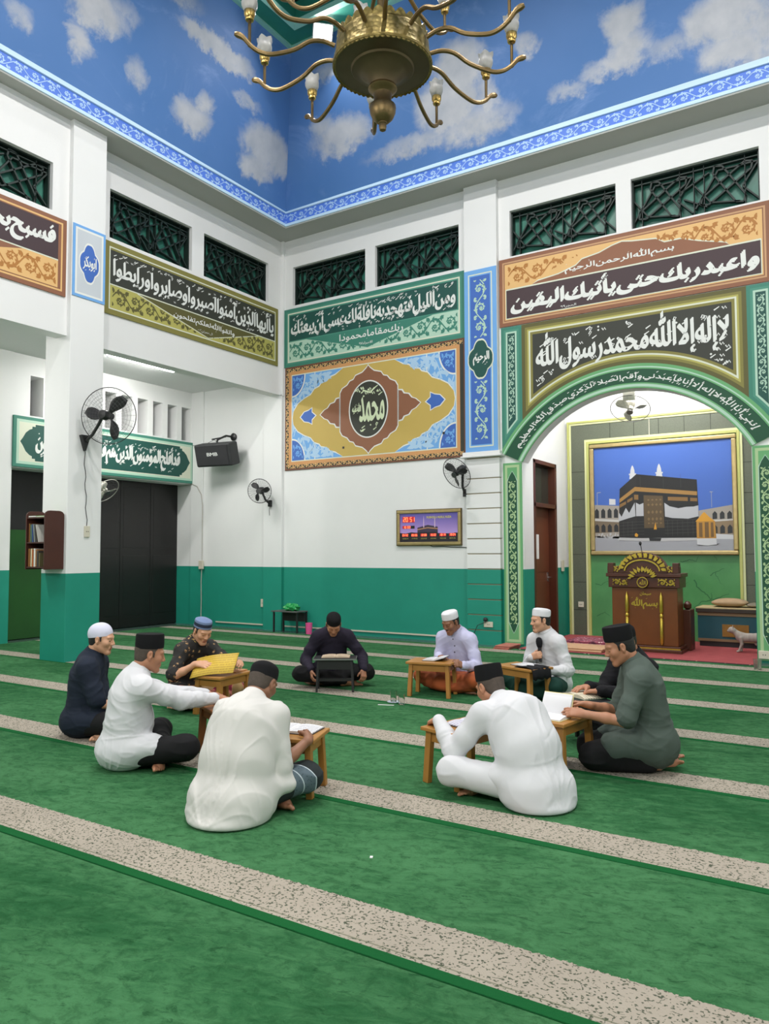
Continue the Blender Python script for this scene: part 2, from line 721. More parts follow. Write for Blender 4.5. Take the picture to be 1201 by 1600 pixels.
# ---- carpet rolls
def carpet_material():
    m, g = new_mat('prayer_carpet', 0.95)
    P = g.P
    P.inputs['Specular IOR Level'].default_value = 0.03
    p, x, y, z = g.pos()
    # distance behind the seam of this roll, period 1.36 m, front edge at y = -9.07 + 1.36 k
    t = g.math('FLOORED_MODULO', g.math('ADD', y, 9.07 + 1.36*4), 1.36)
    sv = g.comb(g.math('MULTIPLY', x, 0.55), y, 0.0)
    big = g.noise(sv, 1.0, 5, 0.60, 0.5)
    rot = g.comb(g.math('ADD', g.math('MULTIPLY', x, 3.2), g.math('MULTIPLY', y, 1.6)), g.math('SUBTRACT', g.math('MULTIPLY', y, 9.0), g.math('MULTIPLY', x, 3.0)), 0.0)
    mid = g.noise(rot, 1.0, 6, 0.72, 1.4)
    brushed = g.math('ADD', g.math('MULTIPLY', big, 0.55), g.math('MULTIPLY', mid, 0.50))
    br = g.ramp(brushed, 0.36, 0.66)
    green = g.mix(br, (0.024, 0.108, 0.040, 1), (0.074, 0.215, 0.092, 1))
    fine = g.noise(p, 110, 3, 0.7)
    crease = g.ramp(g.noise(rot, 3.1, 5, 0.7, 0.8), 0.43, 0.33)
    green = g.mix(g.math('MULTIPLY', crease, 0.55), green, (0.006, 0.040, 0.014, 1))
    mot = g.ramp(g.noise(g.comb(g.math('MULTIPLY', x, 0.8), y, 0.0), 17, 5, 0.75, 0.6), 0.56, 0.36)
    green = g.mix(g.math('MULTIPLY', mot, 0.42), green, (0.010, 0.055, 0.018, 1))
    green = g.mix(g.math('MULTIPLY', fine, 0.30), green, (0.008, 0.05, 0.016, 1))
    # cream stripe with small dark broken squiggles
    fv = g.comb(x, g.math('MULTIPLY', y, 1.15), 0.0)
    squig = g.ramp(g.math('ABSOLUTE', g.math('SUBTRACT', g.noise(fv, 27, 2, 0.5, 0.7), 0.5)), 0.050, 0.028)
    brk = g.ramp(g.noise(fv, 52, 1), 0.50, 0.56)
    dots = g.ramp(g.voronoi(fv, 44, 'F1', 0.8), 0.27, 0.20)
    fig = g.math('MAXIMUM', g.math('MULTIPLY', squig, brk), dots)
    cream = g.mix(g.noise(p, 3.0, 4), (0.34, 0.30, 0.245, 1), (0.42, 0.375, 0.31, 1))
    cream = g.mix(g.math('MULTIPLY', fig, 0.85), cream, (0.035, 0.055, 0.032, 1))
    wob = g.math('MULTIPLY', g.math('SUBTRACT', g.noise(p, 40, 2), 0.5), 0.035)
    tt = g.math('ADD', t, wob)
    in_stripe = g.math('MULTIPLY', g.math('GREATER_THAN', t, 0.0), g.math('LESS_THAN', tt, 0.295))
    edge = g.math('MULTIPLY', g.math('GREATER_THAN', tt, 0.285), g.math('LESS_THAN', tt, 0.31))
    c = g.mix(in_stripe, green, cream)
    # thin woven line close to the front edge of the stripe
    line = g.math('MULTIPLY', g.math('GREATER_THAN', t, 0.02), g.math('LESS_THAN', t, 0.028))
    c = g.mix(g.math('MULTIPLY', line, 0.6), c, (0.10, 0.12, 0.07, 1))
    # dark bound selvedge in front of the stripe
    sel = g.math('GREATER_THAN', t, 1.30)
    c = g.mix(sel, c, (0.012, 0.10, 0.03, 1))
    g.color(c)
    h = g.math('ADD', g.math('MULTIPLY', brushed, 0.8), g.math('MULTIPLY', fine, 0.5))
    g.bump(h, 0.55, 0.02)
    return m
CARPET = carpet_material()
# rows named by what they lie beside; k counts seams from the camera's feet towards the wall
rows = [(-3, 'green carpet roll along the rear of the hall, farthest from the arch'),
        (-2, 'green carpet roll in the row behind the camera'),
        (-1, 'green carpet roll filling the bottom edge of the photo'),
        (0, 'green carpet roll whose wide cream stripe crosses the empty foreground'),
        (1, 'green carpet roll under the two white-shirted men seated with backs turned'),
        (2, 'green carpet roll in the middle of the seated circle'),
        (3, 'green carpet roll whose stripe runs by the two drinking glasses'),
        (4, 'green carpet roll with stripe behind the man in lavender shirt'),
        (5, 'green carpet roll with the farthest visible cream stripe'),
        (6, 'plain green carpet strip along the wall below the round arch')]
for k, lb in rows:
    y0 = -9.07 + 1.36*k - 0.055
    y1 = min(y0 + 1.352, -0.42)
    if k == -3:
        y0 = HY + 0.05
        lo = y0
    y1 = -9.07 + 1.36*(k+1) - 0.063 if k < 6 else -0.42
    mb = MB()
    zc, zb = 0.0, -0.014
    # rounded front selvedge and a cut-out round each pillar
    def strip(xa, xb, ya, yb):
        if yb - ya < 0.01:
            return
        mb.box((xa, ya, zb), (xb, yb, zc))
    pil = [(-5.0, -4.44), (-9.6, -9.04)]
    strip(0.36, HX-0.05, y0, y1)
    strip(-2.46, -0.23, y0, y1)
    segs = [(y0, y1)]
    for a, b in pil:
        nxt = []
        for s0, s1 in segs:
            if a-0.01 <= s0 and b+0.01 >= s1:
                continue
            if b+0.01 <= s0 or a-0.01 >= s1:
                nxt.append((s0, s1))
            else:
                if a-0.01 > s0:
                    nxt.append((s0, a-0.01))
                if b+0.01 < s1:
                    nxt.append((b+0.01, s1))
        segs = nxt
    for s0, s1 in segs:
        strip(-0.23, 0.36, s0, s1)
    o = mb.build('prayer_carpet', CARPET, bevel=0.004)
    tag(o, lb, 'carpet', 'prayer carpet rolls across the hall')

# ---- back wall (y = 0) with clerestory openings and the round arch
def hexa(mb, xa, xb, za, zb, z1, y0, y1, m=0):
    V = [(xa, y0, za), (xb, y0, zb), (xb, y1, zb), (xa, y1, za), (xa, y0, z1), (xb, y0, z1), (xb, y1, z1), (xa, y1, z1)]
    mb.add(V, [(3, 2, 1, 0), (4, 5, 6, 7), (0, 1, 5, 4), (1, 2, 6, 5), (2, 3, 7, 6), (3, 0, 4, 7)], m)

ARC_X, ARC_R, ARC_Z = 6.75, 1.911, 2.04       # inner arch circle
def arch_z(x):
    d = ARC_R**2 - (x-ARC_X)**2
    return ARC_Z + math.sqrt(max(d, 0))
WIN_B = [(0.27, 2.0), (2.22, 3.945), (4.89, 6.64), (6.87, 8.63)]
WZ0, WZ1 = 6.385, 7.16
mb = MB()
xs = sorted({-3.1, HX, 5.07, 8.43} | {v for w in WIN_B for v in w} | {5.07 + 3.36*i/36 for i in range(37)})
for xa, xb in zip(xs, xs[1:]):
    mid = (xa+xb)/2
    ina = 5.07 < mid < 8.43
    za = arch_z(xa) if ina else -0.02
    zb = arch_z(xb) if ina else -0.02
    win = any(a < mid < b for a, b in WIN_B)
    if win:
        hexa(mb, xa, xb, za, zb, WZ0, 0, 0.24)
        hexa(mb, xa, xb, WZ1, WZ1, 7.9, 0, 0.24)
    else:
        hexa(mb, xa, xb, za, zb, 7.9, 0, 0.24)
structure(mb.build('wall_back', WALL))

# ---- left arcade: beams between the pillars, with clerestory openings
WIN_L = [(-4.107, -2.413), (-2.13, -0.4165)]
mb = MB()
ys = sorted({-4.45, 0.0} | {v for w in WIN_L for v in w})
for ya, yb in zip(ys, ys[1:]):
    if any(a < (ya+yb)/2 < b for a, b in WIN_L):
        mb.box((-0.25, ya, 4.62), (0, yb, WZ0)).box((-0.25, ya, WZ1), (0, yb, 7.9))
    else:
        mb.box((-0.25, ya, 4.62), (0, yb, 7.9))
WIN_L2 = [(-7.0, -5.265), (-9.0, -7.25)]
ys = sorted({-13.5, -5.0} | {v for w in WIN_L2 for v in w})
for ya, yb in zip(ys, ys[1:]):
    if any(a < (ya+yb)/2 < b for a, b in WIN_L2):
        mb.box((0.02, ya, 4.58), (0.27, yb, 6.30)).box((0.02, ya, 6.98), (0.27, yb, 7.9))
    else:
        mb.box((0.02, ya, 4.58), (0.27, yb, 7.9))
structure(mb.build('wall_left', WHITE))

structure(MB().box((-0.22, -5.0, -0.02), (0.35, -4.44, 7.75)).build('pillar', WALL, bevel=0.008))
structure(MB().box((-0.22, -9.6, -0.02), (0.35, -9.04, 7.75)).build('pillar', WALL, bevel=0.008))
structure(MB().box((-0.42, -0.06, -0.02), (0.05, 0.01, 4.63)).box((0.0, -0.06, 4.6), (0.07, 0.01, 7.75)).build('trim_1', WALL, bevel=0.006))
structure(MB().box((-2.5, -0.04, -0.02), (-2.14, 0.01, 4.95)).build('trim_2', WALL, bevel=0.006))

# ---- rusticated column beside the arch: grooved blocks below, ledge, plain shaft above
GROOVE = mat('groove_line', rgb(150, 140, 118), 0.8)
GROOVE_W = mat('groove_shadow', (0.42, 0.42, 0.40, 1), 0.8)
mb = MB()
mb.box((4.10, -0.072, -0.02), (4.685, 0.01, 3.08), 1)
z = -0.02
lines = [0.22 + 0.25*i for i in range(11)]
for zl in lines + [3.05]:
    mb.box((4.09, -0.09, z), (4.70, 0.01, zl - 0.008 if zl < 3 else zl))
    z = zl + 0.010
mb.box((4.09, -0.095, 3.16), (4.69, 0.01, 7.75))
colm = structure(mb.build('column', [WALL, GROOVE], bevel=0.004))
structure(MB().box((4.02, -0.17, 3.07), (4.76, 0.02, 3.10)).box((4.05, -0.14, 3.10), (4.73, 0.02, 3.165)).build('trim_3', WHITE, bevel=0.012))

# ---- the other two sides of the hall, plain
structure(MB().box((HX, HY-0.25, -0.02), (HX+0.25, 0.25, 7.9)).build('wall_right', WALL))
structure(MB().box((-3.1, HY-0.25, -0.02), (HX+0.25, HY, 7.9)).build('wall_front', WALL))

# ---- left aisle: ceiling, outer wall with fins, header beam
structure(MB().box((-3.1, HY, 4.95), (-0.2, 0.05, 5.15)).build('ceiling_aisle', WHITE))
mb = MB()
X0, X1 = -2.9, -2.5
mb.box((X0, -4.1, 2.97), (X1, 0.0, 3.9)).box((X0, -4.1, 4.605), (X1, 0.0, 4.95))
edges = []
for k in range(10):
    a = -0.315 - 0.385*k
    edges.append((a, a+0.25))
edges.sort()
prev = -4.1
for a, b in edges:
    if a > prev:
        mb.box((X0, prev, 3.9), (X1, a, 4.605))
    prev = b
mb.box((X0, prev, 3.9), (X1, 0.0, 4.605))
mb.box((X0, HY, -0.02), (X1, -4.95, 4.95))
structure(mb.build('wall_aisle', WALL))
structure(MB().box((X0-0.2, -4.95, -0.02), (X1+0.02, -4.105, 4.95)).build('trim_5', WALL))

# ---- dark doorway to the aisle
DARKDOOR = mat('dark_door', (0.010, 0.009, 0.009, 1), 0.35, noise=0.25, nscale=3)
mb = MB()
for i in range(4):
    a, b = -3.02 + i*0.765, -3.02 + (i+1)*0.765 - 0.008
    mb.box((-2.99, a, 0.0), (-2.95, b, 2.99))
    mb.box((-2.955, a+0.07, 0.25), (-2.945, b-0.07, 1.45)).box((-2.955, a+0.07, 1.6), (-2.945, b-0.07, 2.85))
structure(mb.build('door_1', DARKDOOR, bevel=0.004))
structure(MB().box((-3.10, -4.1, -0.02), (-3.0, 0.02, 3.1)).build('wall_outside_dark', BLACK))
GRN = mat('green_board', (0.012, 0.085, 0.012, 1), 0.75, noise=0.35, nscale=1.6)
o = MB().box((-2.94, -4.08, 0.0), (-2.90, -3.06, 1.92)).build('barrier_panel', GRN)
tag(o, 'dark green board standing in the doorway left of the bookshelf pillar', 'panel')

# ---- clerestory lattices
LATTICE = mat('lattice_iron', (0.008, 0.020, 0.016, 1), 0.55)
GLASS_G = mat('lattice_back', (0.040, 0.190, 0.140, 1), 0.35, noise=0.45, nscale=1.6)
def lattice_window(n, fr, w, h):
    """fr: lower left corner of the opening at the wall face, n pointing into the hall."""
    o = MB().fbox(fr, 0, w, 0, h, -0.20, -0.185).build('window_%d' % n, GLASS_G)
    structure(o)
    mb = MB()
    def seg(a, b, wd=0.024, c0=-0.165, c1=-0.095):
        pa, pb = fr(a[0]*w, a[1]*h, (c0+c1)/2), fr(b[0]*w, b[1]*h, (c0+c1)/2)
        mb.bar(pa, pb, wd, c1-c0, fr.n)
    def hexloop(cx, cy, ang, l, t):
        # long hexagon link
        ca, sa = math.cos(ang), math.sin(ang)
        P = []
        for a, b in ((-l, 0), (-l+t, t), (l-t, t), (l, 0), (l-t, -t), (-l+t, -t)):
            P.append((cx + (a*ca - b*sa)/w, cy + (a*sa + b*ca)/h))
        for i in range(6):
            p, q = P[i], P[(i+1) % 6]
            if all(-0.02 <= v <= 1.02 for v in p+q):
                seg(p, q)
            else:
                p2 = (min(max(p[0], 0), 1), min(max(p[1], 0), 1))
                q2 = (min(max(q[0], 0), 1), min(max(q[1], 0), 1))
                if math.dist(p2, q2) > 0.03:
                    seg(p2, q2)
    for cx in (0.25, 0.75):
        hexloop(cx, 0.52, 0.60, 0.42, 0.075)
        hexloop(cx+0.02, 0.50, -1.02, 0.36, 0.075)
        seg((cx-0.17, 0.0), (cx-0.17, 1.0), 0.012)
        seg((cx+0.14, 0.0), (cx+0.14, 1.0), 0.012)
        seg((cx-0.24, 0.16), (cx-0.06, 0.80), 0.02)
        seg((cx-0.06, 0.80), (cx+0.24, 0.80), 0.02)
        seg((cx+0.24, 0.80), (cx+0.12, 0.40), 0.02)
        seg((cx+0.12, 0.40), (cx+0.24, 0.10), 0.02)
        seg((cx-0.24, 0.60), (cx-0.12, 0.22), 0.02)
        seg((cx-0.12, 0.22), (cx+0.10, 0.13), 0.02)
    seg((0, 0.90), (1, 0.90), 0.016)
    seg((0.50, 0.0), (0.50, 1.0), 0.012)
    seg((0.40, 0.55), (0.62, 0.80), 0.02)
    seg((0.42, 0.40), (0.60, 0.16), 0.02)
    for a0, a1, b0, b1 in ((0, 1, 0, 0.03), (0, 1, 0.97, 1), (0, 0.014, 0, 1), (0.986, 1, 0, 1)):
        mb.fbox(fr, a0*w, a1*w, b0*h, b1*h, -0.18, -0.07)
    mb.build('lattice', LATTICE, o)
n = 1
for a, b in WIN_B:
    lattice_window(n, right_wall(a, WZ0), b-a, WZ1-WZ0)
    n += 1
for a, b in WIN_L:
    lattice_window(n, left_wall(a, WZ0, 0.0), b-a, WZ1-WZ0)
    n += 1
for a, b in WIN_L2:
    lattice_window(n, left_wall(a, 6.30, 0.27), b-a, 0.68)
    n += 1

# ---- soffit, blue cornice with scroll band, painted sky, lantern ceiling
def ring(mb, prof, m=0):
    """Loft a (offset from wall, z) profile round the four sides of the hall."""
    def corner(d, z):
        return [(d, -d, z), (HX-d, -d, z), (HX-d, HY+d, z), (d, HY+d, z)]
    for (d0, z0), (d1, z1) in zip(prof, prof[1:]):
        A, B = corner(d0, z0), corner(d1, z1)
        for i in range(4):
            j = (i+1) % 4
            mb.add([A[i], A[j], B[j], B[i]], [(0, 1, 2, 3)], m)
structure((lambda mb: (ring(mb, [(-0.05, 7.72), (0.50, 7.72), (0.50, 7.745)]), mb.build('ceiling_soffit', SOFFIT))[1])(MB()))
BLUE_PALE = mat('cornice_pale_blue', rgb(178, 204, 240), 0.5)
BLUE_BAND = mat('cornice_blue', rgb(72, 112, 200), 0.55, noise=0.10, nscale=3)
BLUE_ORN = mat('cornice_ornament', rgb(160, 190, 236), 0.55)
mb = MB()
ring(mb, [(0.50, 7.745), (0.515, 7.75), (0.515, 7.80), (0.49, 7.805)], 0)
ring(mb, [(0.49, 7.805), (0.49, 8.00)], 1)
ring(mb, [(0.49, 8.00), (0.515, 8.005), (0.515, 8.03), (0.50, 8.04), (0.50, 8.055)], 0)
cor = structure(mb.build('cornice', [BLUE_PALE, BLUE_BAND]))
paint('scroll_band', left_wall(-8.5, 7.815, 0.49), scroll(8.0, 0.175, 0.24, 0.085, 3), BLUE_ORN, cor, 0.003)
paint('scroll_band', Frame((0.5, -0.49, 7.815), (1, 0, 0), (0, 0, 1)), scroll(9.5, 0.175, 0.24, 0.085, 4), BLUE_ORN, cor, 0.003)
# pale fillet that widens away from the corner
mb = MB()
for i in range(24):
    s0, s1 = 0.5 + i*0.5, 0.5 + (i+1)*0.5
    if s1 > 12.9:
        break
    w0, w1 = 0.012*(s0-0.5), 0.012*(s1-0.5)
    mb.add([(0.512, -s0, 8.03), (0.512, -s1, 8.03), (0.50+0.22*w1, -s1, 8.05+w1), (0.50+0.22*w0, -s0, 8.05+w0)], [(3, 2, 1, 0)])
    mb.add([(s0, -0.512, 8.03), (s1, -0.512, 8.03), (s1, -0.50-0.22*w1, 8.05+w1), (s0, -0.50-0.22*w0, 8.05+w0)], [(0, 1, 2, 3)])
structure(mb.build('trim_4', BLUE_PALE))

SKY_D0, SKY_Z0, SKY_D1, SKY_Z1 = 0.50, 8.03, 1.22, 10.6
def sky_material(name, axis, blobs):
    m, g = new_mat(name, 0.6)
    p, x, y, z = g.pos()
    u = x if axis == 'x' else y
    tone = g.noise(p, 0.55, 4, 0.5)
    hgt = g.ramp(z, 8.0, 10.6)
    base = g.mix(tone, rgb(58, 112, 174, 0.95), rgb(98, 138, 200, 0.95))
    w1 = g.noise(p, 1.6, 6, 0.6, 0.4)
    w2 = g.noise(p, 5.0, 5, 0.65)
    du = g.math('MULTIPLY', g.math('SUBTRACT', w1, 0.5), 0.75)
    dz = g.math('MULTIPLY', g.math('SUBTRACT', w2, 0.5), 0.40)
    uu, zz = g.math('ADD', u, du), g.math('ADD', z, dz)
    tot = None
    for (cu, cz, su, sz, st) in blobs:
        a = g.math('MULTIPLY', g.math('SUBTRACT', uu, cu), 1.0/su)
        b = g.math('MULTIPLY', g.math('SUBTRACT', zz, cz), 1.0/sz)
        e = g.math('SUBTRACT', 1.0, g.math('ADD', g.math('MULTIPLY', a, a), g.math('MULTIPLY', b, b)), clamp=True)
        e = g.math('MULTIPLY', e, st)
        tot = e if tot is None else g.math('MAXIMUM', tot, e)
    fluff = g.math('MULTIPLY', tot, g.math('ADD', 0.35, g.math('MULTIPLY', w2, 1.15)))
    f = g.ramp(fluff, 0.05, 0.80)
    cloud = g.mix(g.noise(p, 3.2, 4), rgb(150, 158, 172, 1.0), rgb(206, 206, 210, 1.0))
    wisp = g.math('MULTIPLY', g.ramp(g.noise(g.comb(g.math('MULTIPLY', u, 0.7), z, 0.0), 0.9, 6, 0.65, 1.0), 0.52, 0.80), 0.45)
    c = g.mix(wisp, base, rgb(150, 172, 215))
    g.color(g.mix(f, c, cloud))
    return m
SKY_L = [(-5.02, 9.17, 0.65, 0.38, 1), (-5.13, 8.64, 0.23, 0.32, 0.8), (-2.75, 9.77, 1.09, 0.23, 1.1), (-4.22, 8.72, 0.2, 0.28, 0.6), (-3.05, 8.59, 0.55, 0.31, 0.9), (-2.88, 8.87, 0.24, 0.26, 0.8), (-2.0, 9.35, 0.54, 0.17, 0.7), (-1.33, 8.82, 0.81, 0.47, 1.2), (-1.5, 8.45, 0.54, 0.29, 1.0), (-6.08, 8.52, 0.27, 0.21, 0.6), (-3.67, 10.09, 0.63, 0.21, 0.5), (-4.63, 9.37, 0.41, 0.21, 0.5)]
SKY_R = [(1.96, 8.95, 0.8, 0.4, 1.0), (1.64, 9.14, 0.37, 0.33, 0.8), (4.14, 8.84, 0.75, 0.55, 1.1), (4.39, 9.29, 0.59, 0.53, 1.1), (4.55, 8.44, 0.87, 0.37, 0.8), (1.9, 10.03, 0.46, 0.19, 0.6), (7.02, 9.01, 0.4, 0.45, 1.0), (6.84, 8.61, 0.66, 0.22, 0.8), (7.09, 8.75, 0.47, 0.37, 0.9), (8.32, 8.7, 0.72, 0.45, 1.1), (8.45, 8.31, 0.62, 0.36, 0.9), (7.56, 8.59, 0.45, 0.21, 0.6), (6.16, 8.48, 0.39, 0.16, 0.6), (5.54, 9.28, 0.22, 0.25, 0.7), (3.47, 8.45, 1.26, 0.23, 0.7), (8.77, 8.32, 0.4, 0.6, 0.8), (4.83, 8.78, 0.29, 0.47, 0.8)]
def c4(d, z):
    return [(d, -d, z), (HX-d, -d, z), (HX-d, HY+d, z), (d, HY+d, z)]
_lo, _hi = c4(SKY_D0, SKY_Z0), c4(SKY_D1, SKY_Z1)
for i, (nm, axis, bl) in enumerate((('wall_sky_back', 'x', SKY_R), ('wall_sky_right', 'y', SKY_L), ('wall_sky_front', 'x', SKY_R[:8]), ('wall_sky_left', 'y', SKY_L))):
    j = (i+1) % 4
    mb = MB().add([_lo[i], _lo[j], _hi[j], _hi[i]], [(0, 1, 2, 3)])
    structure(mb.build(nm, sky_material('mural_' + nm, axis, bl)))
TEAL_T = mat('tray_teal', rgb(40, 118, 100), 0.5, noise=0.15, nscale=4)
PALE_T = mat('tray_pale', rgb(136, 188, 172), 0.5)
DARK_T = mat('tray_dark', (0.012, 0.02, 0.018, 1), 0.5, noise=0.5, nscale=6)
mb = MB()
ring(mb, [(SKY_D1, 10.60), (1.20, 10.57), (1.30, 10.56), (1.30, 10.60)], 1)
ring(mb, [(1.30, 10.60), (1.62, 10.60)], 0)
ring(mb, [(1.62, 10.60), (1.62, 10.56), (1.72, 10.57), (1.74, 10.64)], 1)
ring(mb, [(1.74, 10.64), (1.74, 10.95)], 0)
a, b, c, d = c4(1.74, 10.95)
mb.add([a, b, c, d], [(3, 2, 1, 0)], 2)
tray = structure(mb.build('ceiling', [TEAL_T, PALE_T, DARK_T]))
mb = MB()
for i in range(20):
    s = 2.0 + i*0.5
    mb.box((s, HY+1.76, 10.90), (s+0.05, -1.76, 10.94)).box((1.76, -s-0.05, 10.90), (HX-1.76, -s, 10.94))
mb.build('ceiling_lattice', mat('tray_lattice', (0.05, 0.055, 0.045, 1), 0.4), tray)

# ---- the niche behind the arch
NX0, NX1, NY, NZ = 5.07, 8.56, 2.05, 5.0
mb = MB()
DY0, DY1, DZ = 0.44, 1.53, 3.06
mb.box((NX0-0.18, 0.24, -0.02), (NX0, DY0, NZ)).box((NX0-0.18, DY1, -0.02), (NX0, NY+0.2, NZ)).box((NX0-0.18, DY0, DZ), (NX0, DY1, NZ))
mb.box((NX1, 0.24, -0.02), (NX1+0.18, NY+0.2, NZ))
mb.box((NX0, NY, -0.02), (NX1, NY+0.2, NZ))
structure(mb.build('wall_niche', WALL))
structure(MB().box((NX0-0.2, 0.2, NZ), (NX1+0.2, NY+0.2, NZ+0.15)).build('ceiling_niche', WHITE))

BROWN = mat('door_brown', rgb(92, 48, 30), 0.35, noise=0.18, nscale=5)
BROWN_D = mat('door_frame_brown', rgb(74, 36, 22), 0.35, noise=0.15, nscale=5)
PANE_D = mat('transom_glass', (0.035, 0.035, 0.025, 1), 0.08)
d2 = structure(MB().box((NX0-0.185, DY0, 0), (NX0+0.012, DY0+0.08, DZ)).box((NX0-0.185, DY1-0.08, 0), (NX0+0.012, DY1, DZ))
               .box((NX0-0.185, DY0, DZ-0.07), (NX0+0.012, DY1, DZ)).box((NX0-0.185, DY0, 2.26), (NX0+0.012, DY1, 2.33)).build('door_2', BROWN_D, bevel=0.006))
mb = MB().box((NX0-0.16, DY0+0.08, 0.01), (NX0-0.12, DY1-0.08, 2.26))
for a, b in ((0.15, 1.0), (1.15, 2.1)):
    mb.box((NX0-0.122, DY0+0.2, a), (NX0-0.112, DY1-0.2, b))
mb.build('door_leaf', BROWN, d2, bevel=0.005)
MB().box((NX0-0.13, DY0+0.08, 2.33), (NX0-0.12, DY1-0.08, DZ-0.07)).build('transom_pane', PANE_D, d2)
CHROME = mat('chrome', (0.7, 0.7, 0.7, 1), 0.25, 1.0)
MB().tube([(NX0-0.11, DY1-0.16, 1.05), (NX0-0.06, DY1-0.16, 1.05), (NX0-0.06, DY1-0.28, 1.05)], 0.011).box((NX0-0.118, DY1-0.19, 0.98), (NX0-0.108, DY1-0.13, 1.14)).build('door_handle', CHROME, d2)
PAPER = mat('paper_white', (0.80, 0.80, 0.78, 1), 0.7)
MB().box((NX0-0.111, DY0+0.22, 1.38), (NX0-0.108, DY0+0.50, 1.80)).build('notice_sheet', PAPER, d2)

# ---- decorated end wall of the niche: granite border, pale green fillets, green marble
CREAMGREEN = mat('fillet_yellow_green', rgb(188, 190, 112, 0.95), 0.5)
PALEGREEN = mat('fillet_pale', rgb(218, 220, 170, 0.95), 0.5)
gm, g = new_mat('granite', 0.45)
p, x, y, z = g.pos()
g.color(g.mix(g.noise(p, 60, 4, 0.8), rgb(58, 62, 52), rgb(98, 104, 88)))
mm, g = new_mat('green_marble', 0.35)
p, x, y, z = g.pos()
g.color(g.mix(g.noise(p, 2.2, 6, 0.6, 0.5), rgb(60, 122, 70, 0.95), rgb(92, 156, 98, 0.95)))
nf = right_wall(0, 0, -NY)
O0, O1, OT, I0, I1, IT = 5.12, 8.38, 3.88, 5.51, 7.99, 3.46
mb = MB()
for (a0, a1, b0, b1) in ((O0, I0, 0, OT), (I1, O1, 0, OT), (I0, I1, IT, OT)):
    mb.fbox(nf, a0, a1, b0, b1, 0, 0.02)
gw = structure(mb.build('trim_granite', gm))
mb = MB()
for zz in (0.45, 0.95, 1.45, 1.95, 2.45, 2.95):
    for a0, a1 in ((O0+0.07, I0-0.07), (I1+0.07, O1-0.07)):
        mb.fbox(nf, a0, a1, zz, zz+0.008, 0.02, 0.0215)
for xx in (5.9, 6.32, 6.74, 7.16, 7.58):
    mb.fbox(nf, xx, xx+0.008, IT+0.07, OT-0.07, 0.02, 0.0215)
mb.build('joints', mat('joint_dark', (0.02, 0.022, 0.018, 1), 0.9), gw)
mb = MB()
def frame_bars(mb, fr, x0, x1, z1, t, c0, c1, m=0):
    mb.fbox(fr, x0, x0+t, 0, z1, c0, c1, m).fbox(fr, x1-t, x1, 0, z1, c0, c1, m).fbox(fr, x0+t, x1-t, z1-t, z1, c0, c1, m)
frame_bars(mb, nf, O0, O1, OT, 0.035, 0.0, 0.05, 0)
frame_bars(mb, nf, O0+0.035, O1-0.035, OT-0.035, 0.035, 0.0, 0.035, 1)
frame_bars(mb, nf, I0-0.07, I1+0.07, IT+0.07, 0.04, 0.0, 0.045, 1)
frame_bars(mb, nf, I0-0.03, I1+0.03, IT+0.03, 0.045, 0.0, 0.06, 0)
structure(mb.build('trim_fillet', [CREAMGREEN, PALEGREEN], bevel=0.004))
gp = structure(MB().fbox(nf, I0, I1, 0.0, IT, 0.0, 0.022).build('trim_marble', mm))
# dark veins painted like cracks in the marble
VEIN = mat('marble_vein', rgb(40, 92, 54), 0.5)
rnd = random.Random(5)
G_ = []
def vein(pts, w):
    q = []
    for (a, b), (c, d) in zip(pts, pts[1:]):
        for k in range(4):
            t = k/4
            q.append((a+(c-a)*t + rnd.uniform(-.012, .012), b+(d-b)*t + rnd.uniform(-.012, .012)))
    q.append(pts[-1])
    G_.extend(ribbon(q, w, w*0.35))
vein([(7.26, 1.02), (7.33, 0.88), (7.45, 0.80), (7.52, 0.70), (7.62, 0.72), (7.80, 0.80)], 0.022)
vein([(7.52, 0.70), (7.38, 0.66), (7.24, 0.55)], 0.018)
vein([(7.52, 0.72), (7.54, 0.82)], 0.014)
vein([(7.52, 1.10), (7.62, 1.16), (7.74, 1.22)], 0.018)
vein([(7.60, 1.14), (7.64, 1.05), (7.70, 0.96)], 0.012)
vein([(7.05, 1.32), (7.2, 1.36), (7.3, 1.34), (7.35, 1.42)], 0.016)
vein([(7.6, 1.42), (7.62, 1.34)], 0.012)
vein([(7.0, 0.95), (7.08, 0.9), (7.16, 0.98)], 0.014)
vein([(5.6, 0.92), (5.7, 0.9), (5.78, 0.96), (5.9, 0.98)], 0.014)
vein([(5.62, 0.35), (5.75, 0.42), (5.85, 0.36)], 0.014)
paint('veins', nf, G_, VEIN, gp, 0.0235)
# ================================================================== painted calligraphy panels
def P_(name, r, g, b, rough=0.6):
    return mat('paint_' + name, rgb(r, g, b, 0.98), rough, noise=0.06, nscale=2.5)
C_CREAM = P_('cream', 216, 220, 200)
C_WHITE = P_('white', 226, 228, 224)
C_TEAL = P_('teal', 74, 142, 122)
C_TEALD = P_('teal_dark', 24, 78, 70)
C_TEALM = P_('teal_mid', 60, 128, 110)
C_MINT = P_('mint', 178, 210, 190)
C_OLIVE = P_('olive', 130, 124, 62)
C_OLIVED = P_('olive_dark', 92, 88, 46)
C_KHAKI = P_('khaki', 178, 172, 92)
C_CHAR = P_('charcoal', 52, 54, 46)
C_BROWN = P_('brown', 140, 92, 66)
C_BROWND = P_('brown_dark', 116, 72, 52)
C_TAN = P_('tan', 224, 180, 118)
C_GOLD = P_('ochre', 196, 168, 88)
C_GOLDD = P_('ochre_ornament', 176, 118, 54)
C_PLUM = P_('plum', 66, 48, 52)
C_BLUE = P_('blue', 62, 104, 184)
C_BLUEL = P_('blue_light', 112, 168, 226)
C_BLUEX = P_('blue_pale', 172, 204, 232)
C_GREEN = P_('green', 104, 168, 112)
C_GREEND = P_('green_dark', 22, 78, 52)
C_GREENP = P_('green_pale', 172, 200, 150)
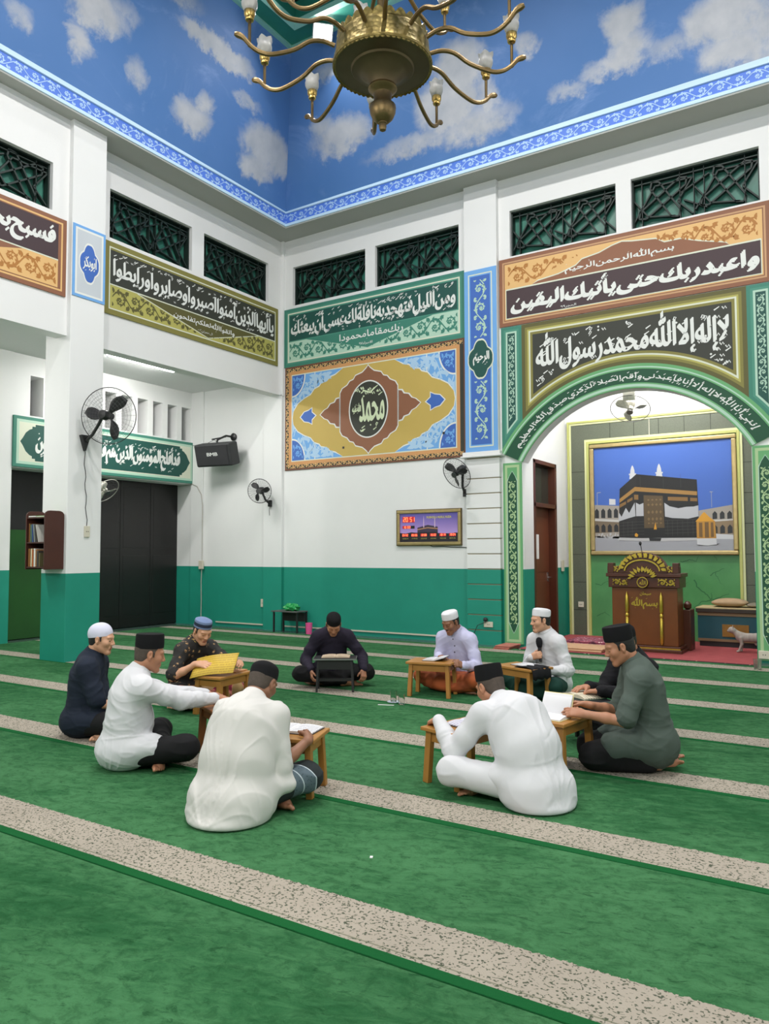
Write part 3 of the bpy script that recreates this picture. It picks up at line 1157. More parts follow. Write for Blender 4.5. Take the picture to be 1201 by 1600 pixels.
C_GREY = P_('grey_pale', 196, 202, 208)

def board(name, label, fr, w, h, m, depth=0.022, group=None, cat='calligraphy panel', origin=None):
    """A shallow board on the wall; returns the thing and a frame on its face."""
    o = MB().fbox(fr, 0, w, 0, h, 0.001, depth).build(name, m, bevel=0.003)
    tag(o, label, cat, group)
    return o, Frame(fr(0, 0, depth), fr.u, fr.v)

def band(o, fr, w, h, t0, t1, m, c, name='border'):
    return paint(name, fr, [frame_loops(t0, w-t0, t0, h-t0, t1-t0)], m, o, c)

# --- teal board on the back wall
fr = right_wall(0.075, 5.155)
W, H = 3.985, 1.165
o, f = board('calligraphy_panel', 'teal calligraphy panel above the yellow and blue painted panel', fr, W, H, C_TEAL)
band(o, f, W, H, 0.0, 0.06, C_TEALM, 0.001)
band(o, f, W, H, 0.09, 0.115, C_CREAM, 0.001)
paint('field', f, [[rect(0.115, W-0.115, 0.115, 0.50)]], C_MINT, o, 0.001)
paint('field', f, [[rect(0.14, W-0.14, 0.52, H-0.14)]], C_TEALD, o, 0.001)
paint('wedge', f, [[[(0.55, 0.50), (W/2, 0.13), (W-0.62, 0.50)]]], C_TEALM, o, 0.0015)
paint('lettering', f, thuluth('ومن الليل فتهجد به نافلة لك عسى أن يبعثك', 0.17, W-0.19, 0.53, H-0.15, 0.055, 120, 11), C_WHITE, o, 0.003)
paint('lettering', f, thuluth('ربك مقاما محمودا', 1.35, 2.75, 0.28, 0.47, 0.05, 8, 2), C_WHITE, o, 0.003)
paint('lettering', f, thuluth('الاسراء ٧٩', 1.8, 2.1, 0.18, 0.25, 0.03), C_WHITE, o, 0.003)
def tri_keep(x0, x1, apex_right):
    if apex_right:
        return lambda a, b: b < 0.47 - 0.36*(a-x0)/(x1-x0)
    return lambda a, b: b < 0.47 - 0.36*(x1-a)/(x1-x0)
paint('arabesque', f, keep(shift(scroll(1.7, 0.34, 0.29, 0.09, 1), 0.14, 0.13), lambda a, b: b < 0.49-0.34*(a-0.5)/1.4), C_TEALM, o, 0.002)
paint('arabesque', f, keep(shift(scroll(1.75, 0.34, 0.29, 0.09, 2), W-1.89, 0.13), lambda a, b: b < 0.49-0.34*(W-0.55-a)/1.4), C_TEALM, o, 0.002)

# --- olive board on the arcade
fr = left_wall(-4.20, 5.18)
W, H = 4.05, 1.14
o, f = board('calligraphy_panel', 'olive green calligraphy panel on the arcade right of the white pillar', fr, W, H, C_OLIVE)
band(o, f, W, H, 0.08, 0.10, C_CREAM, 0.001)
paint('field', f, [[rect(0.10, W-0.10, 0.48, H-0.13)]], C_CHAR, o, 0.001)
paint('field', f, [[rect(0.10, W-0.10, 0.10, 0.46)]], C_KHAKI, o, 0.001)
paint('wedge', f, [[[(0.62, 0.46), (2.17, 0.11), (3.47, 0.46)]]], C_OLIVED, o, 0.0015)
paint('rule', f, ribbon([(0.1, 0.47), (W-0.1, 0.47)], 0.018) + ribbon([(0.62, 0.46), (2.17, 0.11)], 0.014) + ribbon([(2.17, 0.11), (3.47, 0.46)], 0.014), C_CREAM, o, 0.002)
paint('lettering', f, thuluth('يا أيها الذين آمنوا اصبروا وصابروا ورابطوا', 0.15, W-0.16, 0.50, H-0.15, 0.055, 120, 5), C_WHITE, o, 0.003)
paint('lettering', f, thuluth('واتقوا الله لعلكم تفلحون', 1.37, 2.82, 0.25, 0.43, 0.04, 8, 6), C_WHITE, o, 0.003)
paint('lettering', f, thuluth('ال عمران ٢٠٠', 1.92, 2.27, 0.17, 0.23, 0.03), C_WHITE, o, 0.003)
paint('arabesque', f, keep(shift(scroll(2.0, 0.32, 0.28, 0.09, 3), 0.14, 0.12), lambda a, b: b < 0.45-0.32*(a-0.50)/1.5), C_OLIVED, o, 0.002)
paint('arabesque', f, keep(shift(scroll(1.6, 0.32, 0.28, 0.09, 4), W-1.76, 0.12), lambda a, b: b < 0.45-0.32*(3.37-a)/1.2), C_OLIVED, o, 0.002)

# --- brown board at the far left of the arcade
fr = left_wall(-9.0, 5.12, 0.27)
W, H = 3.955, 1.10
o, f = board('calligraphy_panel', 'brown and plum calligraphy panel cut by the left edge of the photo', fr, W, H, C_BROWN)
band(o, f, W, H, 0.06, 0.085, C_TAN, 0.001)
paint('field', f, [[rect(0.085, W-0.13, 0.50, H-0.10)]], C_PLUM, o, 0.001)
paint('field', f, [[rect(0.085, W-0.13, 0.10, 0.48)]], C_TAN, o, 0.001)
paint('wedge', f, [[[(0.6, 0.48), (2.0, 0.12), (3.3, 0.48)]]], C_BROWN, o, 0.0015)
paint('rule', f, ribbon([(0.1, 0.49), (W-0.13, 0.49)], 0.018), C_CREAM, o, 0.002)
paint('lettering', f, thuluth('فسبح بحمد ربك وكن من الساجدين', 0.16, W-0.2, 0.54, H-0.14, 0.10), C_WHITE, o, 0.003)
paint('arabesque', f, keep(shift(scroll(1.6, 0.32, 0.28, 0.09, 7), W-1.76, 0.13), lambda a, b: b < 0.47-0.32*(3.3-a)/1.2), C_GOLDD, o, 0.002)
paint('arabesque', f, shift(scroll(0.8, 0.32, 0.28, 0.09, 8), 0.16, 0.13), C_GOLDD, o, 0.002)

# --- blue-framed medallion on the pillar
def lobed(cx, cy, rx, ry, n=48, pinch=0.20):
    """Pointed, lobed cartouche."""
    out = []
    for i in range(n):
        t = 2*math.pi*i/n
        c, s = math.cos(t), math.sin(t)
        k = 0.83 + 0.17*(abs(c)**9 + abs(s)**9) + 0.055*abs(math.sin(4*t)) - 0.03*abs(math.sin(2*t))**8
        out.append((cx + rx*c*k, cy + ry*s*k))
    return out
fr = Frame((0.35, -4.99, 5.16), (0, 1, 0), (0, 0, 1))
W, H = 0.545, 1.05
o, f = board('calligraphy_panel', 'pale grey panel with a blue medallion on the white pillar', fr, W, H, C_BLUEL, 0.012)
band(o, f, W, H, 0.04, 0.07, C_WHITE, 0.001)
paint('field', f, [[rect(0.07, W-0.07, 0.07, H-0.07)]], C_GREY, o, 0.001)
paint('medallion', f, [[lobed(W/2, H*0.5, 0.175, 0.30)]], C_WHITE, o, 0.002)
paint('medallion', f, [[lobed(W/2, H*0.5, 0.155, 0.27)]], C_BLUE, o, 0.003)
paint('lettering', f, thuluth('ابو بكر', W/2-0.11, W/2+0.11, H*0.5-0.12, H*0.5+0.12, 0.05, 6, 4), C_WHITE, o, 0.004)

# --- tall blue strip on the rusticated column
fr = Frame((4.095, -0.096, 3.17), (1, 0, 0), (0, 0, 1))
W, H = 0.59, 3.08
o, f = board('calligraphy_panel', 'tall narrow blue panel with vine scrolls and a dark green medallion', fr, W, H, C_BLUEL, 0.012)
band(o, f, W, H, 0.075, 0.095, C_CREAM, 0.001)
paint('field', f, [[rect(0.115, W-0.115, 0.115, H-0.115)]], C_BLUE, o, 0.001)
for y0, y1, sd in ((0.20, 1.18, 1), (1.92, 2.90, 2)):
    paint('arabesque', f, shift(scroll(0.25, y1-y0, 0.30, 0.10, sd, False), 0.17, y0), C_MINT, o, 0.002)
paint('medallion', f, [[lobed(W/2, 1.55, 0.235, 0.34)]], C_CREAM, o, 0.003)
paint('medallion', f, [[lobed(W/2, 1.55, 0.215, 0.31)]], C_TEALD, o, 0.004)
paint('lettering', f, thuluth('الرحيم', W/2-0.14, W/2+0.15, 1.43, 1.68, 0.06, 8, 4), C_WHITE, o, 0.005)

# --- big yellow and blue painted panel
fr = right_wall(0.10, 3.11)
W, H = 3.96, 2.045
o, f = board('painted_panel', 'large yellow panel with blue corners and a black round medallion', fr, W, H, C_BROWND, cat='painted panel')
band(o, f, W, H, 0.03, 0.10, C_CHAR, 0.001)
paint('border', f, shift(scroll(W-0.08, 0.075, 0.11, 0.18, 1), 0.04, 0.03), C_TAN, o, 0.002)
paint('border', f, shift(scroll(W-0.08, 0.075, 0.11, 0.18, 2), 0.04, H-0.105), C_TAN, o, 0.002)
paint('border', f, shift(scroll(0.075, H-0.2, 0.11, 0.18, 2, False), 0.025, 0.1), C_TAN, o, 0.002)
band(o, f, W, H, 0.10, 0.165, P_('apricot', 206, 150, 96), 0.002)
band(o, f, W, H, 0.165, 0.185, C_CREAM, 0.002)
x0, x1, y0, y1 = 0.185, W-0.06, 0.185, H-0.185
x1 = W-0.185
paint('field', f, [[rect(x0, x1, y0, y1)]], C_BLUEL, o, 0.002)
cx, cy = (x0+x1)/2, (y0+y1)/2
hw, hh = (x1-x0)/2, (y1-y0)/2
def scallop(pts, bulge):
    out = []
    n = len(pts)
    for i in range(n):
        a, b = pts[i], pts[(i+1) % n]
        dx, dy = b[0]-a[0], b[1]-a[1]
        l = math.hypot(dx, dy)
        for k in range(6):
            t = k/6
            s = math.sin(math.pi*t)*bulge*l
            out.append((a[0]+dx*t + dy/l*s, a[1]+dy*t - dx/l*s))
    return out
def quad_sym(q):
    """first-quadrant outline (from +x axis to +y axis) -> full closed outline"""
    a = q
    b = [(-p[0], p[1]) for p in reversed(q)][1:]
    up = a + b
    return up + [(p[0], -p[1]) for p in reversed(up)][1:-1]
q = [(hw, 0), (hw-0.02, 0.13), (hw-0.13, 0.27), (hw-0.29, 0.36), (hw-0.45, 0.42), (hw-0.54, 0.52), (hw-0.66, 0.56), (hw-0.70, 0.61), (hw-0.84, 0.64), (hw-0.92, 0.71), (hw-1.04, 0.74), (hw-1.22, hh), (0, hh)]
big = quad_sym(q)
paint('yellow_field', f, [[[(cx+p[0]*1.0, cy+p[1]) for p in quad_sym([(p[0]+0.0, p[1]+0.012) if p[1] < hh else p for p in q])]]], C_WHITE, o, 0.003)
paint('yellow_field', f, [[[(cx+p[0]*0.992, cy+p[1]*0.985 if abs(p[1]) < hh-1e-4 else cy+p[1]) for p in big]]], C_GOLD, o, 0.004)
for sx in (-1, 1):
    for sy in (-1, 1):
        arc = [(cx+sx*hw, cy+sy*hh)] + [(cx+sx*(hw-0.30*math.cos(a*math.pi/20)), cy+sy*(hh-0.40*math.sin(a*math.pi/20))) for a in range(11)]
        arc2 = [(cx+sx*hw, cy+sy*hh)] + [(cx+sx*(hw-0.33*math.cos(a*math.pi/20)), cy+sy*(hh-0.43*math.sin(a*math.pi/20))) for a in range(11)]
        paint('corner_fan', f, [[arc2]], C_WHITE, o, 0.0034)
        paint('corner_fan', f, [[arc]], C_BLUE, o, 0.0045)
        xa = cx+sx*(hw-0.28) if sx < 0 else cx+hw-0.28
        s1 = shift(scroll(0.24, 0.30, 0.2, 0.06, 3), cx+sx*(hw-0.145)-0.12, cy+sy*(hh-0.17)-0.15)
        paint('arabesque', f, keep(s1, lambda a, b: math.hypot((a-cx-sx*hw)/0.28, (b-cy-sy*hh)/0.37) < 1), C_BLUEL, o, 0.0055)
        s2 = shift(scroll(1.1, hh*0.92, 0.26, 0.035, 4), cx+sx*(hw-0.56)-0.55, cy+sy*hh*0.54-hh*0.46)
        def blue_zone(a, b):
            A, B = abs(a-cx), abs(b-cy)
            if math.hypot((A-hw)/0.34, (B-hh)/0.44) < 1 or A > hw or B > hh:
                return False
            for (ax, ay), (bx, by) in zip(q, q[1:]):
                if ay <= B <= by:
                    return A > ax + (bx-ax)*(B-ay)/max(by-ay, 1e-6) + 0.03
            return False
        paint('arabesque', f, keep(s2, blue_zone), C_BLUEX, o, 0.0035)
        vx = cx + sx*(hw-0.56)
        paint('rule', f, [[rect(vx-0.01, vx+0.01, *sorted((cy+sy*0.53, cy+sy*hh)))]], C_WHITE, o, 0.0036)
qb = [(0.63, 0), (0.63, 0.36), (0.58, 0.44), (0.47, 0.49), (0.41, 0.56), (0.33, 0.58), (0.28, 0.65), (0.13, 0.69), (0.04, 0.76), (0, 0.81)]
brown = quad_sym(qb)
paint('brown_star', f, [[[(cx+p[0]*1.03, cy+p[1]*1.03) for p in brown]]], C_WHITE, o, 0.005)
paint('brown_star', f, [[[(cx+p[0], cy+p[1]) for p in brown]]], C_BROWN, o, 0.006)
for sx in (-1, 1):
    tip = [(0.655, -0.27), (0.72, -0.26), (0.76, -0.20), (0.86, -0.18), (0.92, -0.11), (1.0, -0.08), (1.10, 0), (1.0, 0.08), (0.92, 0.11), (0.86, 0.18), (0.76, 0.20), (0.72, 0.26), (0.655, 0.27)]
    paint('brown_wing', f, [[[(cx+sx*(p[0]+(0.02 if p[0] > 0.7 else -0.015)), cy+p[1]*1.09) for p in tip]]], C_WHITE, o, 0.005)
    paint('brown_wing', f, [[[(cx+sx*p[0], cy+p[1]) for p in tip]]], C_BROWN, o, 0.006)
    ko = [(-0.19, 0), (-0.10, 0.07), (-0.10, 0.15), (-0.02, 0.11), (0.08, 0.09), (0.17, 0), (0.08, -0.09), (-0.02, -0.11), (-0.10, -0.15), (-0.10, -0.07)]
    kx = cx + sx*1.41
    paint('blue_bud', f, [[[(kx+sx*p[0]*1.15, cy+p[1]*1.15) for p in ko]]], C_WHITE, o, 0.005)
    paint('blue_bud', f, [[[(kx+sx*p[0], cy+p[1]) for p in ko]]], C_BLUE, o, 0.006)
ring_pts = lambda r, ry: [(cx+r*math.cos(2*math.pi*i/48), cy+ry*math.sin(2*math.pi*i/48)) for i in range(48)]
paint('roundel', f, [[ring_pts(0.435, 0.535)]], C_WHITE, o, 0.007)
paint('roundel', f, [[ring_pts(0.41, 0.51)]], C_CHAR, o, 0.008)
paint('lettering', f, thuluth('محمد', cx-0.20, cx+0.34, cy-0.28, cy+0.26, 0.045, 0, 4), P_('cream_green', 214, 226, 190), o, 0.009)
paint('lettering', f, ribbon([(cx-0.12, cy+0.36), (cx+0.05, cy+0.30), (cx+0.14, cy+0.38)], 0.03) + marks(cx-0.30, cx+0.3, cy+0.22, cy+0.38, 16, 0.07, random.Random(3)) + marks(cx-0.24, cx+0.2, cy-0.42, cy-0.28, 8, 0.06, random.Random(4)), P_('cream_green', 214, 226, 190), o, 0.009)
paint('lettering', f, thuluth('الله عليه', cx-0.36, cx-0.17, cy-0.08, cy+0.14, 0.06, 6, 9), P_('cream_green', 214, 226, 190), o, 0.009)
for a, b in ((1.40, 0.33), (3.52, 0.42)):
    paint('nail_hole', f, [[rect(a, a+0.045, b, b+0.04)]], BLACK, o, 0.010)

# --- brown board with angular script over the arch
fr = right_wall(4.70, 5.215)
W, H = 4.05, 1.135
o, f = board('calligraphy_panel', 'long brown panel with angular white script on plum above the arch', fr, W, H, C_BROWN)
band(o, f, W, H, 0.06, 0.085, P_('brown_light', 196, 152, 112), 0.001)
band(o, f, W, H, 0.10, 0.12, C_TAN, 0.001)
paint('field', f, [[rect(0.12, W-0.12, 0.12, 0.60)]], C_PLUM, o, 0.001)
paint('field', f, [[rect(0.12, W-0.12, 0.62, H-0.12)]], C_TAN, o, 0.001)
xm = W/2
arch_lobe = [(xm-1.45, 0.62), (xm-1.35, 0.66), (xm-1.0, 0.70), (xm-0.72, 0.78), (xm-0.62, 0.86), (xm-0.35, 0.90), (xm-0.15, 0.97), (xm, 1.0), (xm+0.15, 0.97), (xm+0.5, 0.93), (xm+0.62, 0.85), (xm+0.85, 0.85), (xm+1.1, 0.76), (xm+1.45, 0.66), (xm+1.5, 0.62)]
paint('cartouche', f, [[[(a, b+0.02 if b > 0.63 else b) for a, b in arch_lobe]]], C_CREAM, o, 0.0015)
paint('cartouche', f, [[arch_lobe]], C_BROWN, o, 0.0025)
paint('rule', f, ribbon([(0.12, 0.61), (W-0.12, 0.61)], 0.02) + [frame_loops(0.115, W-0.115, 0.115, 0.61, 0.014)], C_CREAM, o, 0.003)
paint('lettering', f, thuluth('بسم الله الرحمن الرحيم', xm-0.9, xm+0.75, 0.66, 0.84, 0.05, 6, 3), C_WHITE, o, 0.004)
paint('lettering', f, thuluth('واعبد ربك حتى يأتيك اليقين', 0.20, W-0.18, 0.15, 0.56, 0.12), C_WHITE, o, 0.004)
paint('lettering', f, thuluth('الحجر ٩٩', 1.05, 1.30, 0.135, 0.19, 0.02), C_WHITE, o, 0.004)
paint('arabesque', f, keep(shift(scroll(1.3, 0.34, 0.29, 0.09, 1), 0.16, 0.66), lambda a, b: b > 0.66+0.30*(a-0.5)/0.9), C_GOLDD, o, 0.002)
paint('arabesque', f, keep(shift(scroll(1.35, 0.34, 0.29, 0.09, 2), W-1.51, 0.66), lambda a, b: b > 0.66+0.24*(W-0.5-a)/0.9), C_GOLDD, o, 0.002)

# --- charcoal spandrel with the creed, cut by the arch
def circ(r, zc, x):
    return zc + math.sqrt(max(r*r-(x-ARC_X)**2, 0))
OUT_R, OUT_Z = 2.36, 1.96          # outer edge of the arch band
def spandrel(x0, x1, ztop, dr, n=40):
    """Outline under a straight top, over the arch circle grown by dr."""
    R = OUT_R+dr
    pts = [(x0, ztop), (x0, circ(R, OUT_Z, x0))]
    pts += [(x0+(x1-x0)*i/n, circ(R, OUT_Z, x0+(x1-x0)*i/n)) for i in range(1, n)]
    pts += [(x1, circ(R, OUT_Z, x1)), (x1, ztop)]
    return pts
fr = right_wall(0.0, 0.0)
o = MB().prism(fr, spandrel(5.08, 8.42, 5.205, 0.0), 0.001, 0.014).build('calligraphy_panel', C_OLIVED)
tag(o, 'charcoal and olive panel with flowing white script directly over the arch', 'calligraphy panel')
f = Frame(fr(0, 0, 0.014), fr.u, fr.v)
for i, (d, m) in enumerate(((0.06, C_OLIVE), (0.10, C_KHAKI), (0.125, C_CREAM), (0.15, C_OLIVE), (0.19, C_CHAR))):
    paint('border' if i < 4 else 'field', f, [[spandrel(5.08+d, 8.42-d, 5.205-d, d)]], m, o, 0.001+0.0008*i)
def over_arch(a, b):
    return b > circ(OUT_R+0.22, OUT_Z, a)
cg = thuluth('لا إله إلا الله محمد رسول الله', 5.32, 8.18, 4.36, 5.02, 0.05, 0, 8, 1.0)
def bend(a, b):
    # the baseline rises gently towards the middle like the arch below
    t = (a-ARC_X)/1.4
    return a, b + 0.06*(1-t*t) - 0.05
rn = random.Random(2)
cg = [[[bend(*p) for p in lp] for lp in gq] for gq in cg]
cg += keep(marks(5.34, 8.12, 4.42, 4.96, 70, 0.06, rn), over_arch)
cg += keep(marks(5.32, 5.6, 4.05, 4.45, 14, 0.06, rn) + marks(7.9, 8.14, 4.1, 4.45, 14, 0.06, rn), over_arch)
paint('lettering', f, cg, C_WHITE, o, 0.006)

# --- teal corner strips beside the spandrel
for k, (x0, x1, lb) in enumerate(((4.72, 5.08, 'teal strip with arabesque left of the charcoal panel, ending on the arch'), (8.42, 8.78, 'teal strip with arabesque right of the charcoal panel, at the photo edge'))):
    def strip_poly(d):
        a, b = x0+d, x1-d
        R = OUT_R + d*0.9
        n = 8
        pts = [(a, 5.205-d)]
        pts += [(a+(b-a)*i/n, circ(R, OUT_Z, a+(b-a)*i/n)) for i in range(n+1)]
        pts.append((b, 5.205-d))
        return pts
    o = MB().prism(right_wall(0, 0), strip_poly(0.0), 0.001, 0.014).build('arabesque_strip', C_TEALM)
    tag(o, lb, 'painted panel')
    for i, (d, m) in enumerate(((0.05, C_TEAL), (0.085, C_MINT), (0.115, C_TEALD))):
        paint('border' if i < 2 else 'field', f, [[strip_poly(d)]], m, o, 0.001+0.001*i)
    s = shift(scroll(0.11, 1.6, 0.14, 0.12, 3+k, False), (x0+x1)/2-0.055, 3.45)
    paint('arabesque', f, keep(s, lambda a, b: b > circ(OUT_R+0.18, OUT_Z, a) and b < 5.05), C_MINT, o, 0.005)

# --- the arch band with running script
def annulus(x0, x1, r0, z0, r1, z1, n=48):
    """Band between the inner circle (r0,z0) and outer circle (r1,z1)."""
    A = [(x0[1] + (x1[1]-x0[1])*i/n) for i in range(n+1)]
    B = [(x0[0] + (x1[0]-x0[0])*i/n) for i in range(n+1)]
    return [(x, circ(r1, z1, x)) for x in A], [(x, circ(r0, z0, x)) for x in B]
def arch_band(d_out, d_in, n=64):
    r1, r0 = OUT_R-d_out, ARC_R+d_in
    h1, h0 = 2.05-d_out*0.9, 1.68+d_in*0.9
    top = [(ARC_X - h1 + 2*h1*i/n, circ(r1, OUT_Z, ARC_X - h1 + 2*h1*i/n)) for i in range(n+1)]
    bot = [(ARC_X - h0 + 2*h0*i/n, circ(r0, ARC_Z, ARC_X - h0 + 2*h0*i/n)) for i in range(n+1)]
    return top + bot[::-1]
o = MB().prism(right_wall(0, 0), arch_band(0, 0), 0.001, 0.03).build('arch_band', C_GREEN)
tag(o, 'curved dark green band with white script framing the round arch', 'calligraphy panel')
f3 = Frame(right_wall(0, 0)(0, 0, 0.03), (1, 0, 0), (0, 0, 1))
paint('border', f3, [[arch_band(0.045, 0.02)]], C_MINT, o, 0.001)
paint('border', f3, [[arch_band(0.065, 0.06)]], C_GREEN, o, 0.002)
paint('field', f3, [[arch_band(0.085, 0.08)]], C_GREEND, o, 0.003)
cg = thuluth('إنني أنا الله لا إله إلا أنا فاعبدني وأقم الصلاة لذكري صدق الله العظيم', 0.0, 1.0, 0.0, 1.0, 0.0, 0, 3, 1.0)
cg = pen(cg, 0.0006, 0.045)
def on_arch(a, b):
    # walk along the mid circle of the band
    am = math.radians(146) - math.radians(112)*a
    ri, ro = ARC_R+0.10, OUT_R-0.12
    ci = (ARC_X + ri*math.cos(am), ARC_Z + ri*math.sin(am))
    co = (ARC_X + ro*math.cos(am), OUT_Z + ro*math.sin(am))
    t = 0.06 + 0.86*b
    return ci[0]+(co[0]-ci[0])*t, ci[1]+(co[1]-ci[1])*t
fine = []
for gq in cg:
    fine.append([[on_arch(*p) for p in lp] for lp in gq])
rn = random.Random(9)
for _ in range(60):
    a, b = rn.uniform(0.01, 0.98), rn.choice((rn.uniform(0.75, 0.98), rn.uniform(0.0, 0.15)))
    px, py = on_arch(a, b)
    fine += ribbon([(px, py), (px+0.03, py+0.014)], 0.012, 0.007)
paint('lettering', f3, fine, C_WHITE, o, 0.005)

# --- the two pilaster strips below the arch
for x0, x1, lb in ((4.735, 5.055, 'green pilaster panel with vine scroll left of the arch opening'), (8.44, 8.76, 'green pilaster panel with vine scroll right of the arch opening')):
    W, H = x1-x0, 2.93
    fr = right_wall(x0, 0.02)
    o, f = board('pilaster_panel', lb, fr, W, H, C_GREEN, 0.03, cat='painted panel')
    band(o, f, W, H, 0.035, 0.075, C_GREENP, 0.001)
    def point(d):
        a, b, zb, zt = d, W-d, 0.10+d, H-0.06-d
        m = W/2
        return [(a, zb+0.18), (m-0.03, zb+0.05), (m, zb), (m+0.03, zb+0.05), (b, zb+0.18), (b, zt-0.16), (m+0.05, zt-0.08), (m, zt), (m-0.05, zt-0.08), (a, zt-0.16)]
    paint('field', f, [[rect(0.075, W-0.075, 0.075, H-0.075)]], C_GREEN, o, 0.001)
    paint('field', f, [[point(0.068)]], C_MINT, o, 0.002)
    paint('field', f, [[point(0.08)]], C_GREEND, o, 0.003)
    paint('arabesque', f, shift(scroll(0.135, H-0.62, 0.165, 0.13, 5, False), W/2-0.0675, 0.32), C_GREENP, o, 0.005)

# --- green sign over the aisle doorway
fr = Frame((-2.5, -4.1, 2.985), (0, 1, 0), (0, 0, 1))
W, H = 4.10, 0.88
o, f = board('calligraphy_panel', 'long green and cream calligraphy sign over the dark aisle doorway', fr, W, H, C_TEALM, 0.05)
band(o, f, W, H, 0.055, 0.10, C_MINT, 0.001)
paint('field', f, [[rect(0.10, W-0.10, 0.10, H-0.10)]], C_CREAM, o, 0.001)
hp = H/2
car = [(0.12, hp), (0.17, hp+0.07), (0.22, hp+0.16), (0.29, hp+0.22), (0.34, hp+0.24), (0.34, hp+0.28), (0.40, hp+0.28), (0.40, hp+0.32)]
car = car + [(W-a, b) for a, b in reversed(car)]
car = car + [(a, H-b) for a, b in reversed(car)][1:-1]
paint('cartouche', f, [[car]], C_TEALD, o, 0.002)
paint('lettering', f, thuluth('قد أفلح المؤمنون الذين هم في صلاتهم خاشعون', 0.40, W-0.42, hp-0.26, hp+0.26, 0.07, 90, 6, 0.95), C_WHITE, o, 0.004)
# ================================================================== lamps and chandelier
BRASS = mat('brass', (0.185, 0.128, 0.058, 1), 0.42, 0.9, noise=0.30, nscale=9, bump=0.15, bscale=70)
BRASS_D = mat('brass_dark', (0.115, 0.085, 0.045, 1), 0.5, 0.8, noise=0.25, nscale=6)
BRASS_B = mat('brass_bright', (0.52, 0.36, 0.12, 1), 0.28, 1.0)
FROST = mat('frosted_glass', (0.72, 0.70, 0.66, 1), 0.35, noise=0.12, nscale=30)
FROST.node_tree.nodes['Principled BSDF'].inputs['Transmission Weight'].default_value = 0.45

# embossed drum band: raised figures
em, g = new_mat('brass_embossed', 0.45)
em.node_tree.nodes['Principled BSDF'].inputs['Metallic'].default_value = 0.7
ov, ox, oy, oz = g.obj()
v1 = g.voronoi(ov, 26, 'F1')
g.color(g.mix(g.ramp(v1, 0.1, 0.6), (0.33, 0.255, 0.085, 1), (0.22, 0.165, 0.05, 1)))
g.bump(v1, 0.45, 0.01)

CH = Vector((6.722, -6.768, 0))
ch = thing('chandelier', 'large brass chandelier with curved arms and frosted glass cups, hanging from the ceiling', 'chandelier', CH)
T0 = Matrix.Translation(CH)
MB().lathe([(0.0, 5.44), (0.335, 5.435), (0.345, 5.42), (0.352, 5.405), (0.358, 5.40), (0.360, 5.375), (0.366, 5.30), (0.374, 5.292), (0.376, 5.280), (0.380, 5.245), (0.386, 5.235), (0.385, 5.225)], T0, 64).build('drum', em, ch)
# scalloped crown and rim
mb = MB()
for r, z0, amp, n, up in ((0.342, 5.415, 0.040, 26, 1), (0.386, 5.245, 0.014, 60, -1)):
    seg = n*6
    V, F_ = [], []
    for i in range(seg):
        a = 2*math.pi*i/seg
        h = abs(math.sin(a*n/2))*amp
        for rr, zz in ((r, z0), (r+0.010*up, z0+up*(0.02+h)), (r-0.008, z0+up*(0.02+h)), (r-0.010, z0)):
            V.append(CH + Vector((rr*math.cos(a), rr*math.sin(a), zz)))
    for i in range(seg):
        j = (i+1) % seg
        for k in range(4):
            F_.append((i*4+k, j*4+k, j*4+(k+1) % 4, i*4+(k+1) % 4))
    mb.add(V, F_, 0, False)
mb.build('scalloped_rim', em, ch)
MB().lathe([(0.384, 5.228), (0.34, 5.222), (0.245, 5.218), (0.235, 5.205), (0.20, 5.200), (0.165, 5.175), (0.15, 5.16), (0.12, 5.14), (0.09, 5.085), (0.085, 5.075)], T0, 64).build('lower_bowl', BRASS_D, ch)
MB().lathe([(0.08, 5.085), (0.108, 5.075), (0.112, 5.06), (0.10, 5.045), (0.085, 5.035), (0.072, 5.02), (0.066, 4.96), (0.078, 4.935), (0.10, 4.925), (0.103, 4.91), (0.098, 4.87), (0.08, 4.83), (0.05, 4.80), (0.034, 4.795), (0.034, 4.785), (0.028, 4.78), (0.03, 4.76), (0.024, 4.735), (0.0, 4.72)], T0, 32).build('finial', BRASS, ch)
MB().lathe([(0.035, 5.43), (0.05, 6.1), (0.11, 6.2), (0.12, 6.5), (0.05, 6.6), (0.03, 6.8), (0.02, 7.0), (0.02, 10.9)], T0, 16).build('stem', BRASS, ch)

def arm_points(ang, R, r0, z0, zdip, zcup):
    """S-curve from the drum, out and down, then up under the cup; then a small curled tip."""
    P = [(r0, z0), (r0+0.09, z0+0.025), (r0+0.19, z0+0.010), (r0+0.31, zdip+0.055), (R-0.17, zdip), (R-0.08, zdip+0.005), (R-0.01, zdip+0.045), (R+0.05, zdip+0.105), (R+0.11, zdip+0.125)]
    out = []
    for i in range(len(P)-1):
        p0, p1, p2, p3 = P[max(i-1, 0)], P[i], P[i+1], P[min(i+2, len(P)-1)]
        for k in range(4):
            t = k/4
            q = [0.5*((2*p1[j]) + (-p0[j]+p2[j])*t + (2*p0[j]-5*p1[j]+4*p2[j]-p3[j])*t*t + (-p0[j]+3*p1[j]-3*p2[j]+p3[j])*t**3) for j in (0, 1)]
            out.append(q)
    out.append(P[-1])
    return [CH + Vector((r*math.cos(ang), r*math.sin(ang), z)) for r, z in out]
